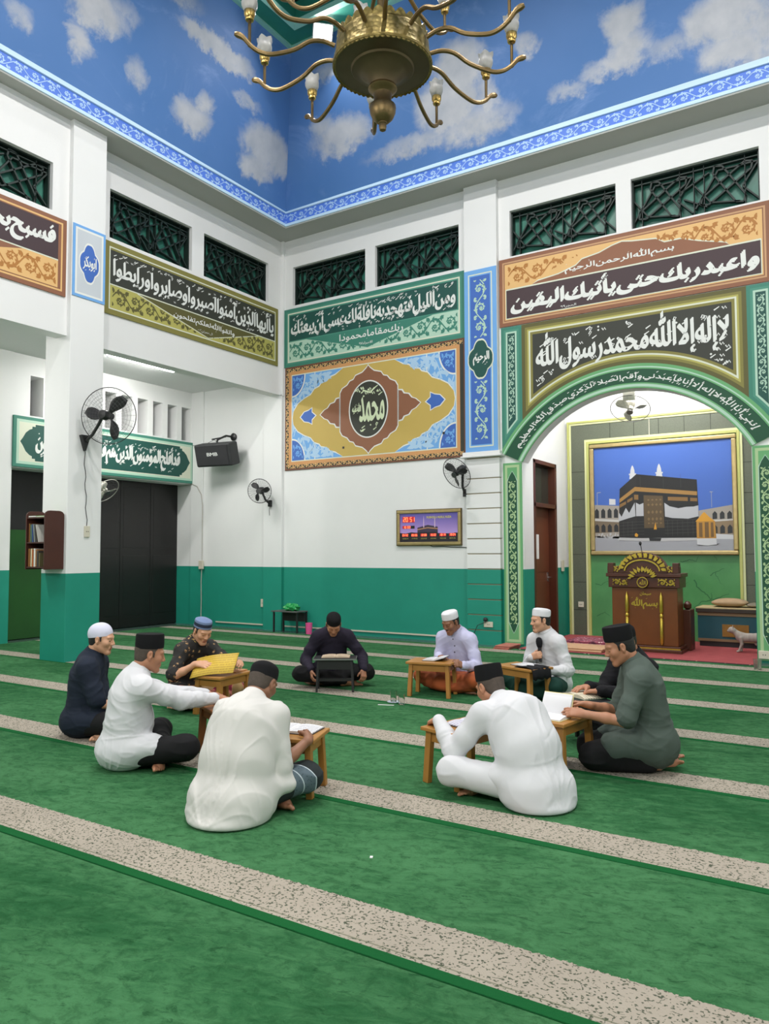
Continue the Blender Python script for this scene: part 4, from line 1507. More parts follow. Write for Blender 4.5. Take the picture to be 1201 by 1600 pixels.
def lamp_arm(ang, R, r0, z0, zdip, zc):
    a = MB()
    pts = arm_points(ang, R, r0, z0, zdip, zc)
    n = len(pts)
    a.tube(pts, [0.017 if i < n-6 else 0.017+0.006*math.sin((i-n+6)/6*3.1)-0.010*max(0, (i-n+3)/3) for i in range(n)], 8)
    c = CH + Vector((R*math.cos(ang), R*math.sin(ang), 0))
    a.tube([c + Vector((0, 0, zdip+0.04)), c + Vector((0, 0, zdip+0.12)), c + Vector((0, 0, zc))], [0.013, 0.012, 0.013], 8)
    o = a.build('arm', BRASS, ch)
    M = Matrix.Translation(c)
    MB().lathe([(0.0, zc-0.015), (0.03, zc-0.01), (0.034, zc), (0.03, zc+0.012), (0.042, zc+0.03), (0.044, zc+0.06), (0.036, zc+0.066)], M, 14).build('socket', BRASS_B, o)
    s = MB()
    prof = [(0.034, 0.06), (0.046, 0.075), (0.058, 0.105), (0.060, 0.135), (0.054, 0.155), (0.060, 0.175), (0.064, 0.19), (0.056, 0.192), (0.050, 0.16), (0.052, 0.12), (0.04, 0.08), (0.0, 0.07)]
    seg = 20
    V, F_ = [], []
    for i, (r, z) in enumerate(prof):
        for k in range(seg):
            al = 2*math.pi*k/seg
            rr = r*(1+0.05*math.cos(al*5))
            zz = z + (0.012*math.cos(al*5) if 6 <= i <= 7 else 0)
            V.append(c + Vector((rr*math.cos(al), rr*math.sin(al), zc+zz)))
    for i in range(len(prof)-1):
        for k in range(seg):
            F_.append((i*seg+k, i*seg+(k+1) % seg, (i+1)*seg+(k+1) % seg, (i+1)*seg+k))
    s.add(V, F_, 0, True)
    s.build('glass_cup', FROST, o)
# angle 0 points away from the camera along the diagonal of the hall
away = math.atan2(4.8, -3.03)
for a in (-101, -72, -38, -5, 28, 59, 86, 116, 146, 177, -160, -130):
    lamp_arm(away - math.radians(a), 1.01, 0.37, 5.36, 5.235, 5.485)
for i in range(6):
    lamp_arm(away - math.radians(45 + 60*i), 0.74, 0.10, 5.95, 5.83, 6.06)

# ---- floodlight in the tray corner
LAMPW = bpy.data.materials.new('lamp_glow')
LAMPW.use_nodes = True
_p = LAMPW.node_tree.nodes['Principled BSDF']
_p.inputs['Emission Color'].default_value = (1, 0.99, 0.96, 1)
_p.inputs['Emission Strength'].default_value = 14.0
LAMPT = LAMPW.copy()
LAMPT.name = 'tube_glow'
LAMPT.node_tree.nodes['Principled BSDF'].inputs['Emission Strength'].default_value = 110.0
METAL_G = mat('grey_metal', (0.35, 0.36, 0.37, 1), 0.4, 0.7)
fl = thing('floodlight', 'glaring white floodlight fixed at the lantern ceiling behind the chandelier', 'floodlight', (2.08, -1.42, 10.5))
Mf = Vector((0.55, -0.55, -0.62)).to_track_quat('-Z', 'Y').to_matrix()
MB().obox((2.08, -1.42, 10.46), (0.36, 0.30, 0.07), Mf, 0, 0.8).build('housing', METAL_G, fl, bevel=0.01)
MB().obox(Vector((2.08, -1.42, 10.46)) + Mf @ Vector((0, 0, -0.042)), (0.31, 0.25, 0.012), Mf).build('lens', LAMPW, fl)
MB().tube([(2.0, -1.36, 10.60), (2.0, -1.36, 10.50)], 0.014).tube([(2.16, -1.36, 10.60), (2.16, -1.36, 10.50)], 0.014).build('bracket', METAL_G, fl)
area_light('floodlight_beam', Vector((2.08, -1.42, 10.46)) + Mf @ Vector((0, 0, -0.09)), (6.75, -6.75, 3), 0.3, 60.0, COOL)

# ---- tube lamp on the aisle ceiling
tl = thing('tube_lamp', 'slim glowing tube lamp on the ceiling of the left aisle', 'lamp', (-1.1, -2.55, 4.93))
MB().box((-1.14, -3.30, 4.915), (-1.04, -1.80, 4.952)).build('housing', WHITE, tl, bevel=0.006)
MB().box((-1.125, -3.28, 4.870), (-1.055, -1.82, 4.916)).build('diffuser', LAMPT, tl, bevel=0.01)
area_light('tube_light', (-1.09, -2.55, 4.87), (-1.6, -2.0, 0), 0.08, 60.0, COOL, 1.4)
# ---- tube lamp behind the crown of the arch, over the niche
tn = thing('tube_lamp', 'tube lamp high inside the niche, hidden by the crown of the arch', 'lamp', (6.75, 0.5, 4.9))
MB().box((6.0, 0.46, 4.94), (7.5, 0.54, 5.0)).build('housing', WHITE, tn, bevel=0.006)
MB().box((6.02, 0.47, 4.90), (7.48, 0.53, 4.941)).build('diffuser', LAMPT, tn, bevel=0.01)
area_light('niche_light', (6.75, 0.5, 4.88), (6.75, 1.1, 0), 1.4, 62.0, (1.0, 0.98, 0.95), 0.08)

# ================================================================== wall fans
FANB = mat('fan_black', (0.014, 0.014, 0.015, 1), 0.42)
FANW = mat('fan_white', (0.66, 0.64, 0.56, 1), 0.4)
WIRE = mat('fan_wire', (0.10, 0.10, 0.105, 1), 0.4, 0.5)
WIREW = mat('fan_wire_pale', (0.22, 0.22, 0.21, 1), 0.4, 0.5)
def wall_fan(label, mount, outdir, head, face, R, body=FANB, wire=WIRE, blades=3, cord=None, plate='box', rings=9, spokes=28, group='wall fans'):
    """mount: point on the wall; head: fan hub; face: blowing direction."""
    mount, head = Vector(mount), Vector(head)
    outdir, face = Vector(outdir).normalized(), Vector(face).normalized()
    t = thing('wall_fan', label, 'fan', mount, 0, group)
    q = face.to_track_quat('Z', 'Y').to_matrix().to_4x4()
    M = Matrix.Translation(head) @ q
    up = Vector((0, 0, 1))
    side = outdir.cross(up)
    b = MB()
    if plate == 'tri':
        fr = Frame(mount, side, up)
        s = 1 if fr.n.dot(outdir) > 0 else -1
        b.prism(fr, [(-0.075, 0.09), (0.0, -0.14), (0.075, 0.09)], 0.002*s, 0.075*s)
    else:
        fr = Frame(mount, side, up)
        s = 1 if fr.n.dot(outdir) > 0 else -1
        k = 2.6 if plate == 'big' else 1.0
        b.fbox(fr, -0.035*k, 0.035*k, -0.07*k, 0.06, *sorted((0.002*s, 0.06*s)))
    b.build('wall_bracket', body, t, bevel=0.008)
    back = M @ Vector((0, 0, -0.17))
    mid = mount + outdir*0.10 + (back-mount)*0.25 + up*0.0
    MB().tube([mount + outdir*0.05, mid, mid*0.35 + back*0.65 - up*0.02, back], [0.024, 0.022, 0.022, 0.026], 10).build('arm', body, t)
    MB().lathe([(0.0, -0.22), (0.05, -0.215), (0.068, -0.19), (0.072, -0.10), (0.060, -0.07), (0.03, -0.05), (0.012, -0.04), (0.012, 0.0)], M, 20).build('motor', body, t)
    MB().lathe([(0.045, -0.03), (0.05, -0.01), (0.042, 0.02), (0.0, 0.032)], M, 18).build('hub', body, t)
    for k in range(blades):
        m = MB()
        V, F_ = [], []
        nr, na = 6, 5
        for i in range(nr+1):
            r = 0.04 + (R*0.86-0.04)*i/nr
            wdt = 0.55*math.sin(math.pi*(0.18+0.72*i/nr))
            for j in range(na+1):
                a = 2*math.pi*k/blades + 0.25*i/nr + wdt*(j/na-0.5)*1.5
                z = 0.028*(j/na-0.5)*2
                V.append(M @ Vector((r*math.cos(a), r*math.sin(a), z)))
        for i in range(nr):
            for j in range(na):
                p = i*(na+1)+j
                F_.append((p, p+1, p+na+2, p+na+1))
        m.add(V, F_, 0, True)
        o = m.build('blade', body, t)
        sol = o.modifiers.new('thick', 'SOLIDIFY')
        sol.thickness = 0.004
    m = MB()
    def circ_pts(r, z, n=40):
        return [M @ Vector((r*math.cos(2*math.pi*i/n), r*math.sin(2*math.pi*i/n), z)) for i in range(n)]
    m.tube(circ_pts(R, 0.0), 0.006, 6, closed=True)
    m.build('guard_rim', body if wire is WIRE else wire, t)
    m = MB()
    for sgn in (1, -1):
        for k in range(rings):
            u = (k+0.6)/rings
            m.tube(circ_pts(R*u, sgn*0.075*math.sqrt(max(0, 1-u**3)), 30), 0.0011, 4, closed=True)
        for k in range(spokes):
            a = 2*math.pi*k/spokes
            m.tube([M @ Vector((R*u*math.cos(a), R*u*math.sin(a), sgn*0.075*math.sqrt(max(0, 1-u**3)))) for u in (0.12, 0.45, 0.75, 0.92, 1.0)], 0.0012, 4, cap=False)
    m.lathe([(0.05, 0.07), (0.05, 0.08), (0.0, 0.083)], M, 16)
    m.build('guard', wire, t)
    if cord:
        MB().tube(cord, 0.0045, 6).build('cord', body, t)
    return t
pf = []
for i in range(14):
    z = 3.02 - 1.13*i/13
    pf.append((0.36, -4.745 + 0.012*math.sin(i*1.7) + 0.06*i/13, z))
wall_fan('black fan on the white pillar with triangular bracket and dangling cord', (0.35, -4.76, 3.09), (1, 0, 0), (0.80, -4.68, 3.43), (-0.45, 0.88, 0.08), 0.40, cord=pf, plate='tri')
wall_fan('black fan below the loudspeaker, blades at rest', (-0.22, -0.06, 2.48), (0, -1, 0), (-0.20, -0.42, 2.70), (0.42, -0.88, -0.15), 0.235, cord=[(-0.22, -0.1, 2.42), (-0.25, -0.08, 2.34), (-0.25, -0.07, 2.24)])
wall_fan('black fan beneath the right end of the yellow painted panel', (4.06, -0.03, 2.50), (0, -1, 0), (4.10, -0.45, 2.79), (-0.22, -0.85, -0.48), 0.27)
# pale fans
wall_fan('cream orbit fan hanging inside the arch crown', (6.70, 0.28, 4.02), (0, 1, 0), (6.66, 0.52, 3.74), (0.05, -0.55, -0.83), 0.30, FANW, WIREW, rings=5, spokes=20, plate='big')
wall_fan('cream fan half hidden behind the pillar below the green sign', (-2.45, -2.52, 2.86), (1, 0, 0), (-2.16, -2.46, 2.66), (0.72, 0.1, -0.68), 0.27, FANW, WIRE, rings=6, spokes=20)

# ================================================================== loudspeaker
SPK = mat('speaker_black', (0.022, 0.023, 0.025, 1), 0.6, noise=0.15, nscale=20, bump=0.2, bscale=250)
sp = thing('loudspeaker', 'black wall loudspeaker with a white logo above the fan', 'loudspeaker', (-1.25, -0.35, 3.55))
Ms = Matrix.Rotation(math.radians(9), 3, 'Z') @ Matrix.Rotation(math.radians(16), 3, 'X')
sc = Vector((-1.35, -0.42, 3.50))
MB().obox(sc, (0.86, 0.30, 0.46), Ms).build('cabinet', SPK, sp, bevel=0.03)
MB().obox(sc + Ms @ Vector((-0.02, -0.155, 0)), (0.78, 0.012, 0.40), Ms).build('grille', mat('speaker_cloth', (0.03, 0.03, 0.033, 1), 0.9, bump=0.6, bscale=400), sp, bevel=0.005)
lf = Frame(sc + Ms @ Vector((0, -0.163, 0.02)), Ms @ Vector((1, 0, 0)), Ms @ Vector((0, 0, 1)))
paint('logo', lf, fit(pen(outlines('BMB'), 0.05, 0.02), -0.13, 0.13, -0.03, 0.04), C_WHITE, sp, 0.002)
MB().tube([(-1.30, -0.02, 3.90), (-1.30, -0.22, 3.90), (-1.36, -0.40, 3.80), (-1.36, -0.42, 3.70)], 0.022, 8).tube([(-1.62, -0.30, 3.84), (-1.30, -0.22, 3.88)], 0.014, 8).lathe([(0.075, 0), (0.08, 0.03), (0.055, 0.05), (0, 0.055)], Matrix.Translation((-1.28, -0.003, 3.90)) @ Matrix.Rotation(math.radians(90), 4, 'X'), 18).build('mount', FANB, sp)
MB().tube([(-2.44, -0.06, 3.80), (-2.0, -0.05, 3.82), (-1.7, -0.15, 3.86), (-1.45, -0.35, 3.78)], 0.005, 6).build('cable', FANB, sp)

# ================================================================== cables, sockets
IVORY = mat('ivory_plastic', (0.62, 0.58, 0.47, 1), 0.45)
GREYP = mat('conduit_grey', (0.42, 0.40, 0.36, 1), 0.5)
t = thing('conduit', 'thin conduit with an ivory junction box running down beside the dark doorway', 'cable', (-2.13, -0.05, 1.2))
MB().tube([(-2.46, -0.05, 2.98), (-2.30, -0.05, 2.92), (-2.17, -0.05, 2.74), (-2.13, -0.05, 2.5), (-2.13, -0.05, 1.28), (-2.15, -0.05, 0.9), (-2.14, -0.05, 0.5), (-2.15, -0.05, 0.05)], 0.010, 6).build('pipe', GREYP, t)
MB().box((-2.20, -0.085, 1.16), (-2.08, -0.04, 1.34)).build('junction_box', IVORY, t, bevel=0.008)
def outlet(label, fr, w=0.085, h=0.12, dark=False, name='wall_socket'):
    t = thing(name, label, 'socket', fr(0, 0, 0))
    MB().fbox(fr, -w/2, w/2, -h/2, h/2, 0.001, 0.02).build('cover_plate', IVORY, t, bevel=0.006)
    m = MB()
    for a, b in ((-0.014, 0.0), (0.014, 0.0)):
        m.fbox(fr, a-0.006, a+0.006, b-0.006, b+0.006, 0.02, 0.0215)
    m.build('socket_hole', BLACK, t)
    return t
outlet('ivory wall socket low on the teal wall under the loudspeaker fan', Frame((-0.46, -0.001, 0.50), (1, 0, 0), (0, 0, 1)), 0.11, 0.16)
outlet('white switch box on the pillar below the fan cord', Frame((0.351, -4.68, 1.81), (0, 1, 0), (0, 0, 1)), 0.09, 0.16, name='switch_box')
t = outlet('ivory socket with plugs low on the grooved column', Frame((4.48, -0.092, 0.32), (1, 0, 0), (0, 0, 1)), 0.16, 0.09)
MB().ball((4.44, -0.13, 0.40), (0.04, 0.03, 0.035)).build('plug', FANB, t)
MB().tube([(4.44, -0.13, 0.36), (4.30, -0.14, 0.30), (4.24, -0.15, 0.16), (4.12, -0.16, 0.0), (4.05, -0.2, -0.005)], 0.006, 6).build('cord', FANB, t)
outlet('ivory box on the edge of the niche granite frame', Frame((NX0+0.03, NY-0.28, 1.25), (0, -1, 0), (0, 0, 1)), 0.12, 0.2, name='switch_box')
outlet('round socket low on the granite border of the niche', Frame((5.33, NY-0.0215, 0.55), (1, 0, 0), (0, 0, 1)), 0.10, 0.10)
outlet('ivory socket at the foot of the right pilaster', Frame((8.52, -0.03, 0.10), (1, 0, 0), (0, 0, 1)), 0.14, 0.11)
t = MB().box((-1.75, -0.02, 0.06), (-0.43, -0.003, 0.085)).box((0.06, -0.02, 0.06), (4.07, -0.003, 0.085)).build('cable_trunking', IVORY)
tag(t, 'thin pale cable trunking along the foot of the teal wall', 'cable')

# ================================================================== bookshelf on the pillar and its books
SHELF = mat('shelf_wood', rgb(62, 30, 22), 0.4, noise=0.2, nscale=6)
bs = thing('bookshelf', 'small dark wooden bookshelf hung on the left face of the pillar', 'bookshelf', (0.07, -5.16, 1.70))
sx0, sx1, sy0, sy1, sz0, sz1 = -0.14, 0.30, -5.30, -5.002, 1.28, 2.06
fs = Frame((0, 0, 0), (0, 1, 0), (0, 0, 1))
def side_panel(x):
    P = [(sy0, sz0), (sy1, sz0), (sy1, sz1-0.05)] + [(sy1-0.08+0.08*math.cos(a), sz1-0.03+0.06*math.sin(a)) for a in (0.3, 0.8, 1.2, 1.57)] + [(sy0+0.08+0.08*math.cos(a), sz1-0.03+0.06*math.sin(a)) for a in (1.57, 2.0, 2.5, 3.0)]
    return MB().prism(Frame((x, 0, 0), (0, 1, 0), (0, 0, 1)), P, 0, 0.018)
side_panel(sx0).build('side_panel', SHELF, bs, bevel=0.003)
side_panel(sx1-0.018).build('side_panel', SHELF, bs, bevel=0.003)
for zz in (sz0+0.02, 1.64, 1.985):
    MB().box((sx0+0.018, sy0+0.01, zz), (sx1-0.018, sy1, zz+0.016)).build('shelf', SHELF, bs)
MB().box((sx0+0.018, sy1-0.012, sz0), (sx1-0.018, sy1-0.002, sz1-0.02)).build('back_panel', SHELF, bs)
bk_cols = {'brown': (120, 82, 40), 'grey': (120, 126, 124), 'green': (86, 110, 92), 'blue': (48, 72, 120), 'white': (206, 204, 196), 'cream': (198, 180, 146), 'tan': (176, 128, 86), 'orange': (186, 104, 58), 'olive': (96, 90, 60), 'dark': (62, 56, 52)}
def shelf_book(label, x, z, th, h, col, lean=0.0, d=0.17, group='books on the pillar bookshelf'):
    """Upright book, spine towards the open front (-y)."""
    o = thing('book', label, 'book', (x+th/2, sy0+0.03+d/2, z), 0, group)
    M = Matrix.Rotation(lean, 3, 'Y')
    c = Vector((x+th/2, sy0+0.03+d/2, z))
    m = MB()
    for dx in (-th/2+0.0015, th/2-0.0015):
        m.obox(c + M @ Vector((dx, 0, h/2)), (0.003, d, h), M)
    m.obox(c + M @ Vector((0, -d/2+0.002, h/2)), (th, 0.004, h), M)
    m.build('cover', mat('book_'+col, rgb(*bk_cols[col]), 0.6), o)
    MB().obox(c + M @ Vector((0, 0.003, h/2)), (th-0.007, d-0.008, h-0.008), M).build('pages', PAPER, o)
x = sx0+0.03
for i, (th, h, col, ln, lb) in enumerate(((0.03, 0.26, 'brown', 0.0, 'brown book at the left end of the upper shelf'), (0.032, 0.245, 'green', 0.02, 'green-grey book next to the brown one on the upper shelf'), (0.028, 0.25, 'blue', 0.06, 'blue book leaning among the grey ones on the upper shelf'),
                                        (0.03, 0.25, 'grey', 0.12, 'thick grey book leaning in the middle of the upper shelf'), (0.026, 0.245, 'dark', 0.18, 'dark-spined book leaning on the grey book, upper shelf'), (0.016, 0.25, 'white', 0.28, 'thin white book slanting at the right of the upper shelf'))):
    shelf_book(lb, x, 1.658, th, h, col, -ln)
    x += th + 0.008 + abs(ln)*0.09
x = sx0+0.025
for i, (th, h, col, lb) in enumerate(((0.05, 0.25, 'brown', 'wide brown box file at the left end of the lower shelf'), (0.034, 0.25, 'cream', 'cream book with worn spine on the lower shelf'), (0.028, 0.235, 'orange', 'orange-brown book on the lower shelf'), (0.038, 0.25, 'white', 'whitish book in the middle of the lower shelf'), (0.022, 0.24, 'tan', 'tan book right of the whitish one on the lower shelf'),
                                    (0.04, 0.22, 'dark', 'dark book right of the tan one on the lower shelf'), (0.03, 0.19, 'olive', 'short olive book at the right end of the lower shelf'))):
    shelf_book(lb, x, 1.318, th, h, col)
    x += th + 0.006
def flat_book(label, c, size, col, rz=0):
    o = thing('book', label, 'book', c, 0, 'books on the pillar bookshelf')
    M = Matrix.Rotation(rz, 3, 'Z')
    m = MB()
    c = Vector(c)
    for dz in (0.0015, size[2]-0.0015):
        m.obox(c + Vector((0, 0, dz)), (size[0], size[1], 0.003), M)
    m.build('cover', mat('book_'+col, rgb(*bk_cols[col]), 0.6), o)
    MB().obox(c + Vector((0, 0, size[2]/2)), (size[0]-0.006, size[1]-0.008, size[2]-0.006), M).build('pages', PAPER, o)
bk_cols['lime'] = (104, 160, 70)
flat_book('lime green booklet lying on top of the bookshelf', (0.14, -5.16, 2.003), (0.18, 0.22, 0.018), 'lime')
flat_book('olive booklet lying on top of the bookshelf at its left', (-0.03, -5.17, 2.003), (0.17, 0.22, 0.022), 'olive')

# ================================================================== prayer-time clock
GOLDF = mat('gold_frame', (0.46, 0.35, 0.16, 1), 0.35, 0.7, noise=0.2, nscale=12)
GOLD_D = mat('gold_frame_dark', (0.14, 0.10, 0.04, 1), 0.45, 0.6)
fr = right_wall(2.70, 1.625, 0.0)
W, H = 1.26, 0.61
ck = thing('prayer_clock', 'digital prayer-time clock in a gold frame on the white wall', 'clock', fr(W/2, H/2, 0))
m = MB()
for a0, a1, b0, b1 in ((0, W, 0, 0.055), (0, W, H-0.055, H), (0, 0.055, 0.055, H-0.055), (W-0.055, W, 0.055, H-0.055)):
    m.fbox(fr, a0, a1, b0, b1, 0.002, 0.055)
m.build('frame', GOLDF, ck, bevel=0.010)
m = MB()
for a0, a1, b0, b1 in ((-0.012, W+0.012, -0.012, 0.0), (-0.012, W+0.012, H, H+0.012), (-0.012, 0, 0, H), (W, W+0.012, 0, H)):
    m.fbox(fr, a0, a1, b0, b1, 0.002, 0.045)
m.build('outer_edge', GOLD_D, ck)
face = Frame(fr(0.055, 0.055, 0.03), fr.u, fr.v)
w, h = W-0.11, H-0.11
sm, g = new_mat('clock_face', 0.3)
g.P.inputs['Coat Weight'].default_value = 0.3
p, x, y, z = g.pos()
hz = g.ramp(z, 1.75, 2.2)
g.color(g.mix(hz, rgb(170, 140, 200), rgb(92, 82, 160)))
MB().fbox(fr, 0.05, W-0.05, 0.05, H-0.05, 0.004, 0.03).build('face', sm, ck)
paint('skyline', face, [[[(0, 0), (w, 0), (w, 0.15), (0.95*w, 0.155), (0.9*w, 0.14), (0.66*w, 0.15), (0.66*w, 0.25), (0.5*w, 0.27), (0.31*w, 0.24), (0.31*w, 0.16), (0.2*w, 0.17), (0.1*w, 0.15), (0, 0.16)]]], mat('clock_dark', (0.016, 0.013, 0.02, 1), 0.4), ck, 0.001)
paint('kaaba', face, [[[(0.31*w, 0.17), (0.31*w, 0.25), (0.49*w, 0.295), (0.66*w, 0.26), (0.66*w, 0.17)]]], mat('clock_block', rgb(58, 46, 66), 0.4), ck, 0.0015)
paint('gold_belt', face, ribbon([(0.31*w, 0.215), (0.49*w, 0.245), (0.66*w, 0.225)], 0.012), mat('clock_belt', rgb(190, 140, 90), 0.4), ck, 0.002)
for xm in (0.42, 0.61):
    paint('minaret', face, [[[(xm*w-0.008, 0.25), (xm*w+0.008, 0.25), (xm*w+0.005, 0.40), (xm*w, 0.46), (xm*w-0.005, 0.40)]]], mat('clock_minaret', rgb(206, 180, 200), 0.4), ck, 0.0018)
paint('title', face, fit(pen(outlines('MUSHOLLA NURUL HUDA'), 0.03, 0.03), 0.47*w, 0.89*w, 0.405, 0.445), mat('clock_yellow', rgb(206, 196, 70), 0.5), ck, 0.003)
LED = bpy.data.materials.new('led_red')
LED.use_nodes = True
_p = LED.node_tree.nodes['Principled BSDF']
_p.inputs['Base Color'].default_value = (0.2, 0.01, 0.01, 1)
_p.inputs['Emission Color'].default_value = (1.0, 0.16, 0.06, 1)
_p.inputs['Emission Strength'].default_value = 3.2
LEDBG = bpy.data.materials.new('led_panel')
LEDBG.use_nodes = True
_p = LEDBG.node_tree.nodes['Principled BSDF']
_p.inputs['Base Color'].default_value = (0.25, 0.01, 0.02, 1)
_p.inputs['Emission Color'].default_value = (0.9, 0.02, 0.03, 1)
_p.inputs['Emission Strength'].default_value = 0.35
SEG = {'0': 'abcdef', '1': 'bc', '2': 'abged', '3': 'abgcd', '4': 'fgbc', '5': 'afgcd', '6': 'afgedc', '7': 'abc', '8': 'abcdefg', '9': 'abcfgd'}
def digits(s, x, y, hh, ww, gap, t):
    out = []
    for ch_ in s:
        if ch_ in SEG:
            S = {'a': ((0, 1), (1, 1)), 'b': ((1, 1), (1, .5)), 'c': ((1, .5), (1, 0)), 'd': ((0, 0), (1, 0)), 'e': ((0, .5), (0, 0)), 'f': ((0, 1), (0, .5)), 'g': ((0, .5), (1, .5))}
            for k in SEG[ch_]:
                (a, b), (c, d) = S[k]
                out += ribbon([(x+a*ww, y+b*hh), (x+c*ww, y+d*hh)], t)
            x += ww+gap
        elif ch_ == ':':
            out += [[rect(x, x+t, y+hh*0.25, y+hh*0.25+t)], [rect(x, x+t, y+hh*0.65, y+hh*0.65+t)]]
            x += t+gap
        else:
            x += (ww+gap)*0.6
    return out
paint('led_window', face, [[rect(0.055, 0.30, 0.345, 0.445)], [rect(0.055, 0.22, 0.235, 0.285)]], LEDBG, ck, 0.003)
paint('led_time', face, digits('20 51', 0.075, 0.36, 0.07, 0.034, 0.018, 0.011), LED, ck, 0.005)
paint('led_date', face, digits('16 02', 0.075, 0.242, 0.035, 0.02, 0.012, 0.007), LED, ck, 0.005)
paint('led_blank', face, [[rect(0.225, 0.30, 0.235, 0.285)]], BLACK, ck, 0.003)
C_YEL = mat('clock_label', rgb(178, 172, 90), 0.5)
for i, (tm, nm) in enumerate((('04:42', 'SUBUH'), ('05:56', 'SYURUQ'), ('12:08', 'DZUHUR'), ('15:22', 'ASHAR'), ('18:14', 'MAGHRIB'), ('19:24', 'ISYA'))):
    a = 0.045 + i*0.187
    paint('led_window', face, [[rect(a, a+0.125, 0.095, 0.145)]], LEDBG, ck, 0.003)
    paint('led_hour', face, digits(tm, a+0.012, 0.103, 0.033, 0.015, 0.010, 0.006), LED, ck, 0.005)
    paint('prayer_name', face, fit(outlines(nm), a+0.01, a+0.125, 0.05, 0.07), C_YEL, ck, 0.003)
MB().tube([(3.35, -0.02, 1.62), (3.42, -0.03, 1.595), (3.6, -0.02, 1.60), (3.75, -0.01, 1.585), (4.08, -0.01, 1.58)], 0.006, 6).build('cable', FANB, ck)

# ================================================================== framed picture in the niche
fr = right_wall(5.54, 1.44, -(NY-0.025))
W, H = 2.43, 1.99
pic = thing('framed_picture', 'large gold-framed photograph of a black cubic shrine under blue sky', 'picture', fr(W/2, H/2, 0))
m = MB()
t_ = 0.075
for a0, a1, b0, b1 in ((0, W, 0, t_), (0, W, H-t_, H), (0, t_, t_, H-t_), (W-t_, W, t_, H-t_)):
    m.fbox(fr, a0, a1, b0, b1, 0.002, 0.06)
m.build('frame', GOLDF, pic, bevel=0.018)
face = Frame(fr(t_, t_, 0.02), fr.u, fr.v)
w, h = W-2*t_, H-2*t_
def C(name, r, gg, b):
    return mat('print_'+name, rgb(r, gg, b, 0.76), 0.4)
SKYB = C('sky', 72, 112, 200)
MB().fbox(fr, t_-0.01, W-t_+0.01, t_-0.01, H-t_+0.01, 0.003, 0.02).build('print', SKYB, pic)
def px(a, b):
    """photo-crop coordinates of the print (83..970 wide, 845..110 high) -> print metres"""
    return (a-83)/887*w, (845-b)/730*h
def pp(*pts):
    return [[[px(*q) for q in pts]]]
paint('print_detail', face, pp((83, 845), (970, 845), (970, 770), (83, 740)), C('ground', 176, 178, 186), pic, 0.001)
paint('print_detail', face, pp((83, 750), (260, 760), (260, 530), (83, 518)), C('arcade', 176, 168, 158), pic, 0.001)
paint('print_detail', face, pp((83, 720), (255, 712), (255, 645), (83, 632)), C('arcade_shade', 128, 112, 92), pic, 0.0015)
dk = C('arch_dark', 44, 46, 50)
ar = []
for i in range(4):
    x0 = 84+i*44
    for (yb, yt) in ((612, 545), (712, 655)):
        ar += pp((x0, yb), (x0+28, yb+2), (x0+28, yt+18), (x0+14, yt), (x0, yt+16))
for i in range(3):
    x0 = 848+i*44
    for (yb, yt) in ((640, 590), (735, 680)):
        ar += pp((x0, yb), (x0+28, yb-3), (x0+28, yt+12), (x0+14, yt-4), (x0, yt+14))
paint('print_detail', face, pp((765, 770), (970, 770), (970, 548), (880, 562), (765, 580)), C('arcade', 176, 168, 158), pic, 0.001)
paint('print_detail', face, pp((765, 745), (970, 735), (970, 650), (765, 655)), C('arcade_tan', 150, 128, 100), pic, 0.0015)
paint('print_detail', face, ar, dk, pic, 0.002)
paint('print_detail', face, pp((83, 632), (255, 645), (255, 628), (83, 616)) + pp((765, 660), (970, 650), (970, 640), (765, 648)), C('ledge', 214, 212, 208), pic, 0.0025)
paint('print_detail', face, pp((185, 520), (228, 522), (228, 482), (185, 478)) + pp((865, 770), (970, 772), (970, 745), (865, 735)), C('white', 222, 224, 228), pic, 0.002)
crowd = []
rn = random.Random(3)
for i in range(26):
    a = rn.uniform(86, 240)
    b = rn.uniform(722, 752)
    crowd += pp((a, b+8), (a+9, b+8), (a+6, b-6), (a+2, b-6))
paint('print_detail', face, crowd, C('crowd', 206, 206, 210), pic, 0.003)
for cx_ in (347, 522):
    mn = pp((cx_-22, 345), (cx_+22, 345), (cx_+18, 318), (cx_-18, 318)) + pp((cx_-24, 318), (cx_+24, 318), (cx_+24, 308), (cx_-24, 308)) + pp((cx_-15, 308), (cx_+15, 308), (cx_+13, 282), (cx_-13, 282)) + pp((cx_-12, 282), (cx_+12, 282), (cx_+7, 262), (cx_, 250), (cx_-7, 262))
    paint('print_detail', face, mn, C('white', 222, 224, 228), pic, 0.002)
paint('print_detail', face, pp((100, 520), (104, 520), (104, 435), (128, 432), (128, 427), (100, 430)) + pp((843, 560), (846, 560), (846, 462), (858, 458), (835, 455), (835, 460), (843, 462)), C('mast', 170, 174, 184), pic, 0.002)
blk = C('black', 24, 24, 26)
blk2 = C('black_side', 34, 33, 34)
paint('print_detail', face, pp((250, 775), (250, 640), (258, 412), (372, 314), (372, 776)), blk2, pic, 0.004)
paint('print_detail', face, pp((372, 776), (372, 314), (758, 372), (766, 600), (760, 772)), blk, pic, 0.004)
paint('print_detail', face, pp((238, 772), (500, 782), (760, 776), (760, 760), (370, 758), (250, 752)), C('plinth', 206, 206, 208), pic, 0.0045)
gold = C('gold', 172, 130, 68)
paint('print_detail', face, pp((256, 510), (362, 432), (362, 402), (256, 482)) + pp((362, 402), (758, 452), (758, 478), (362, 432)), gold, pic, 0.005)
paint('print_detail', face, pp((256, 545), (300, 520), (300, 500), (256, 520)) + pp((308, 512), (345, 492), (345, 472), (308, 492)) + pp((355, 490), (383, 492), (383, 458), (355, 456)) + pp((575, 505), (700, 514), (700, 488), (575, 480)) + pp((715, 515), (758, 518), (758, 496), (715, 492)), C('gold_dim', 140, 104, 56), pic, 0.005)
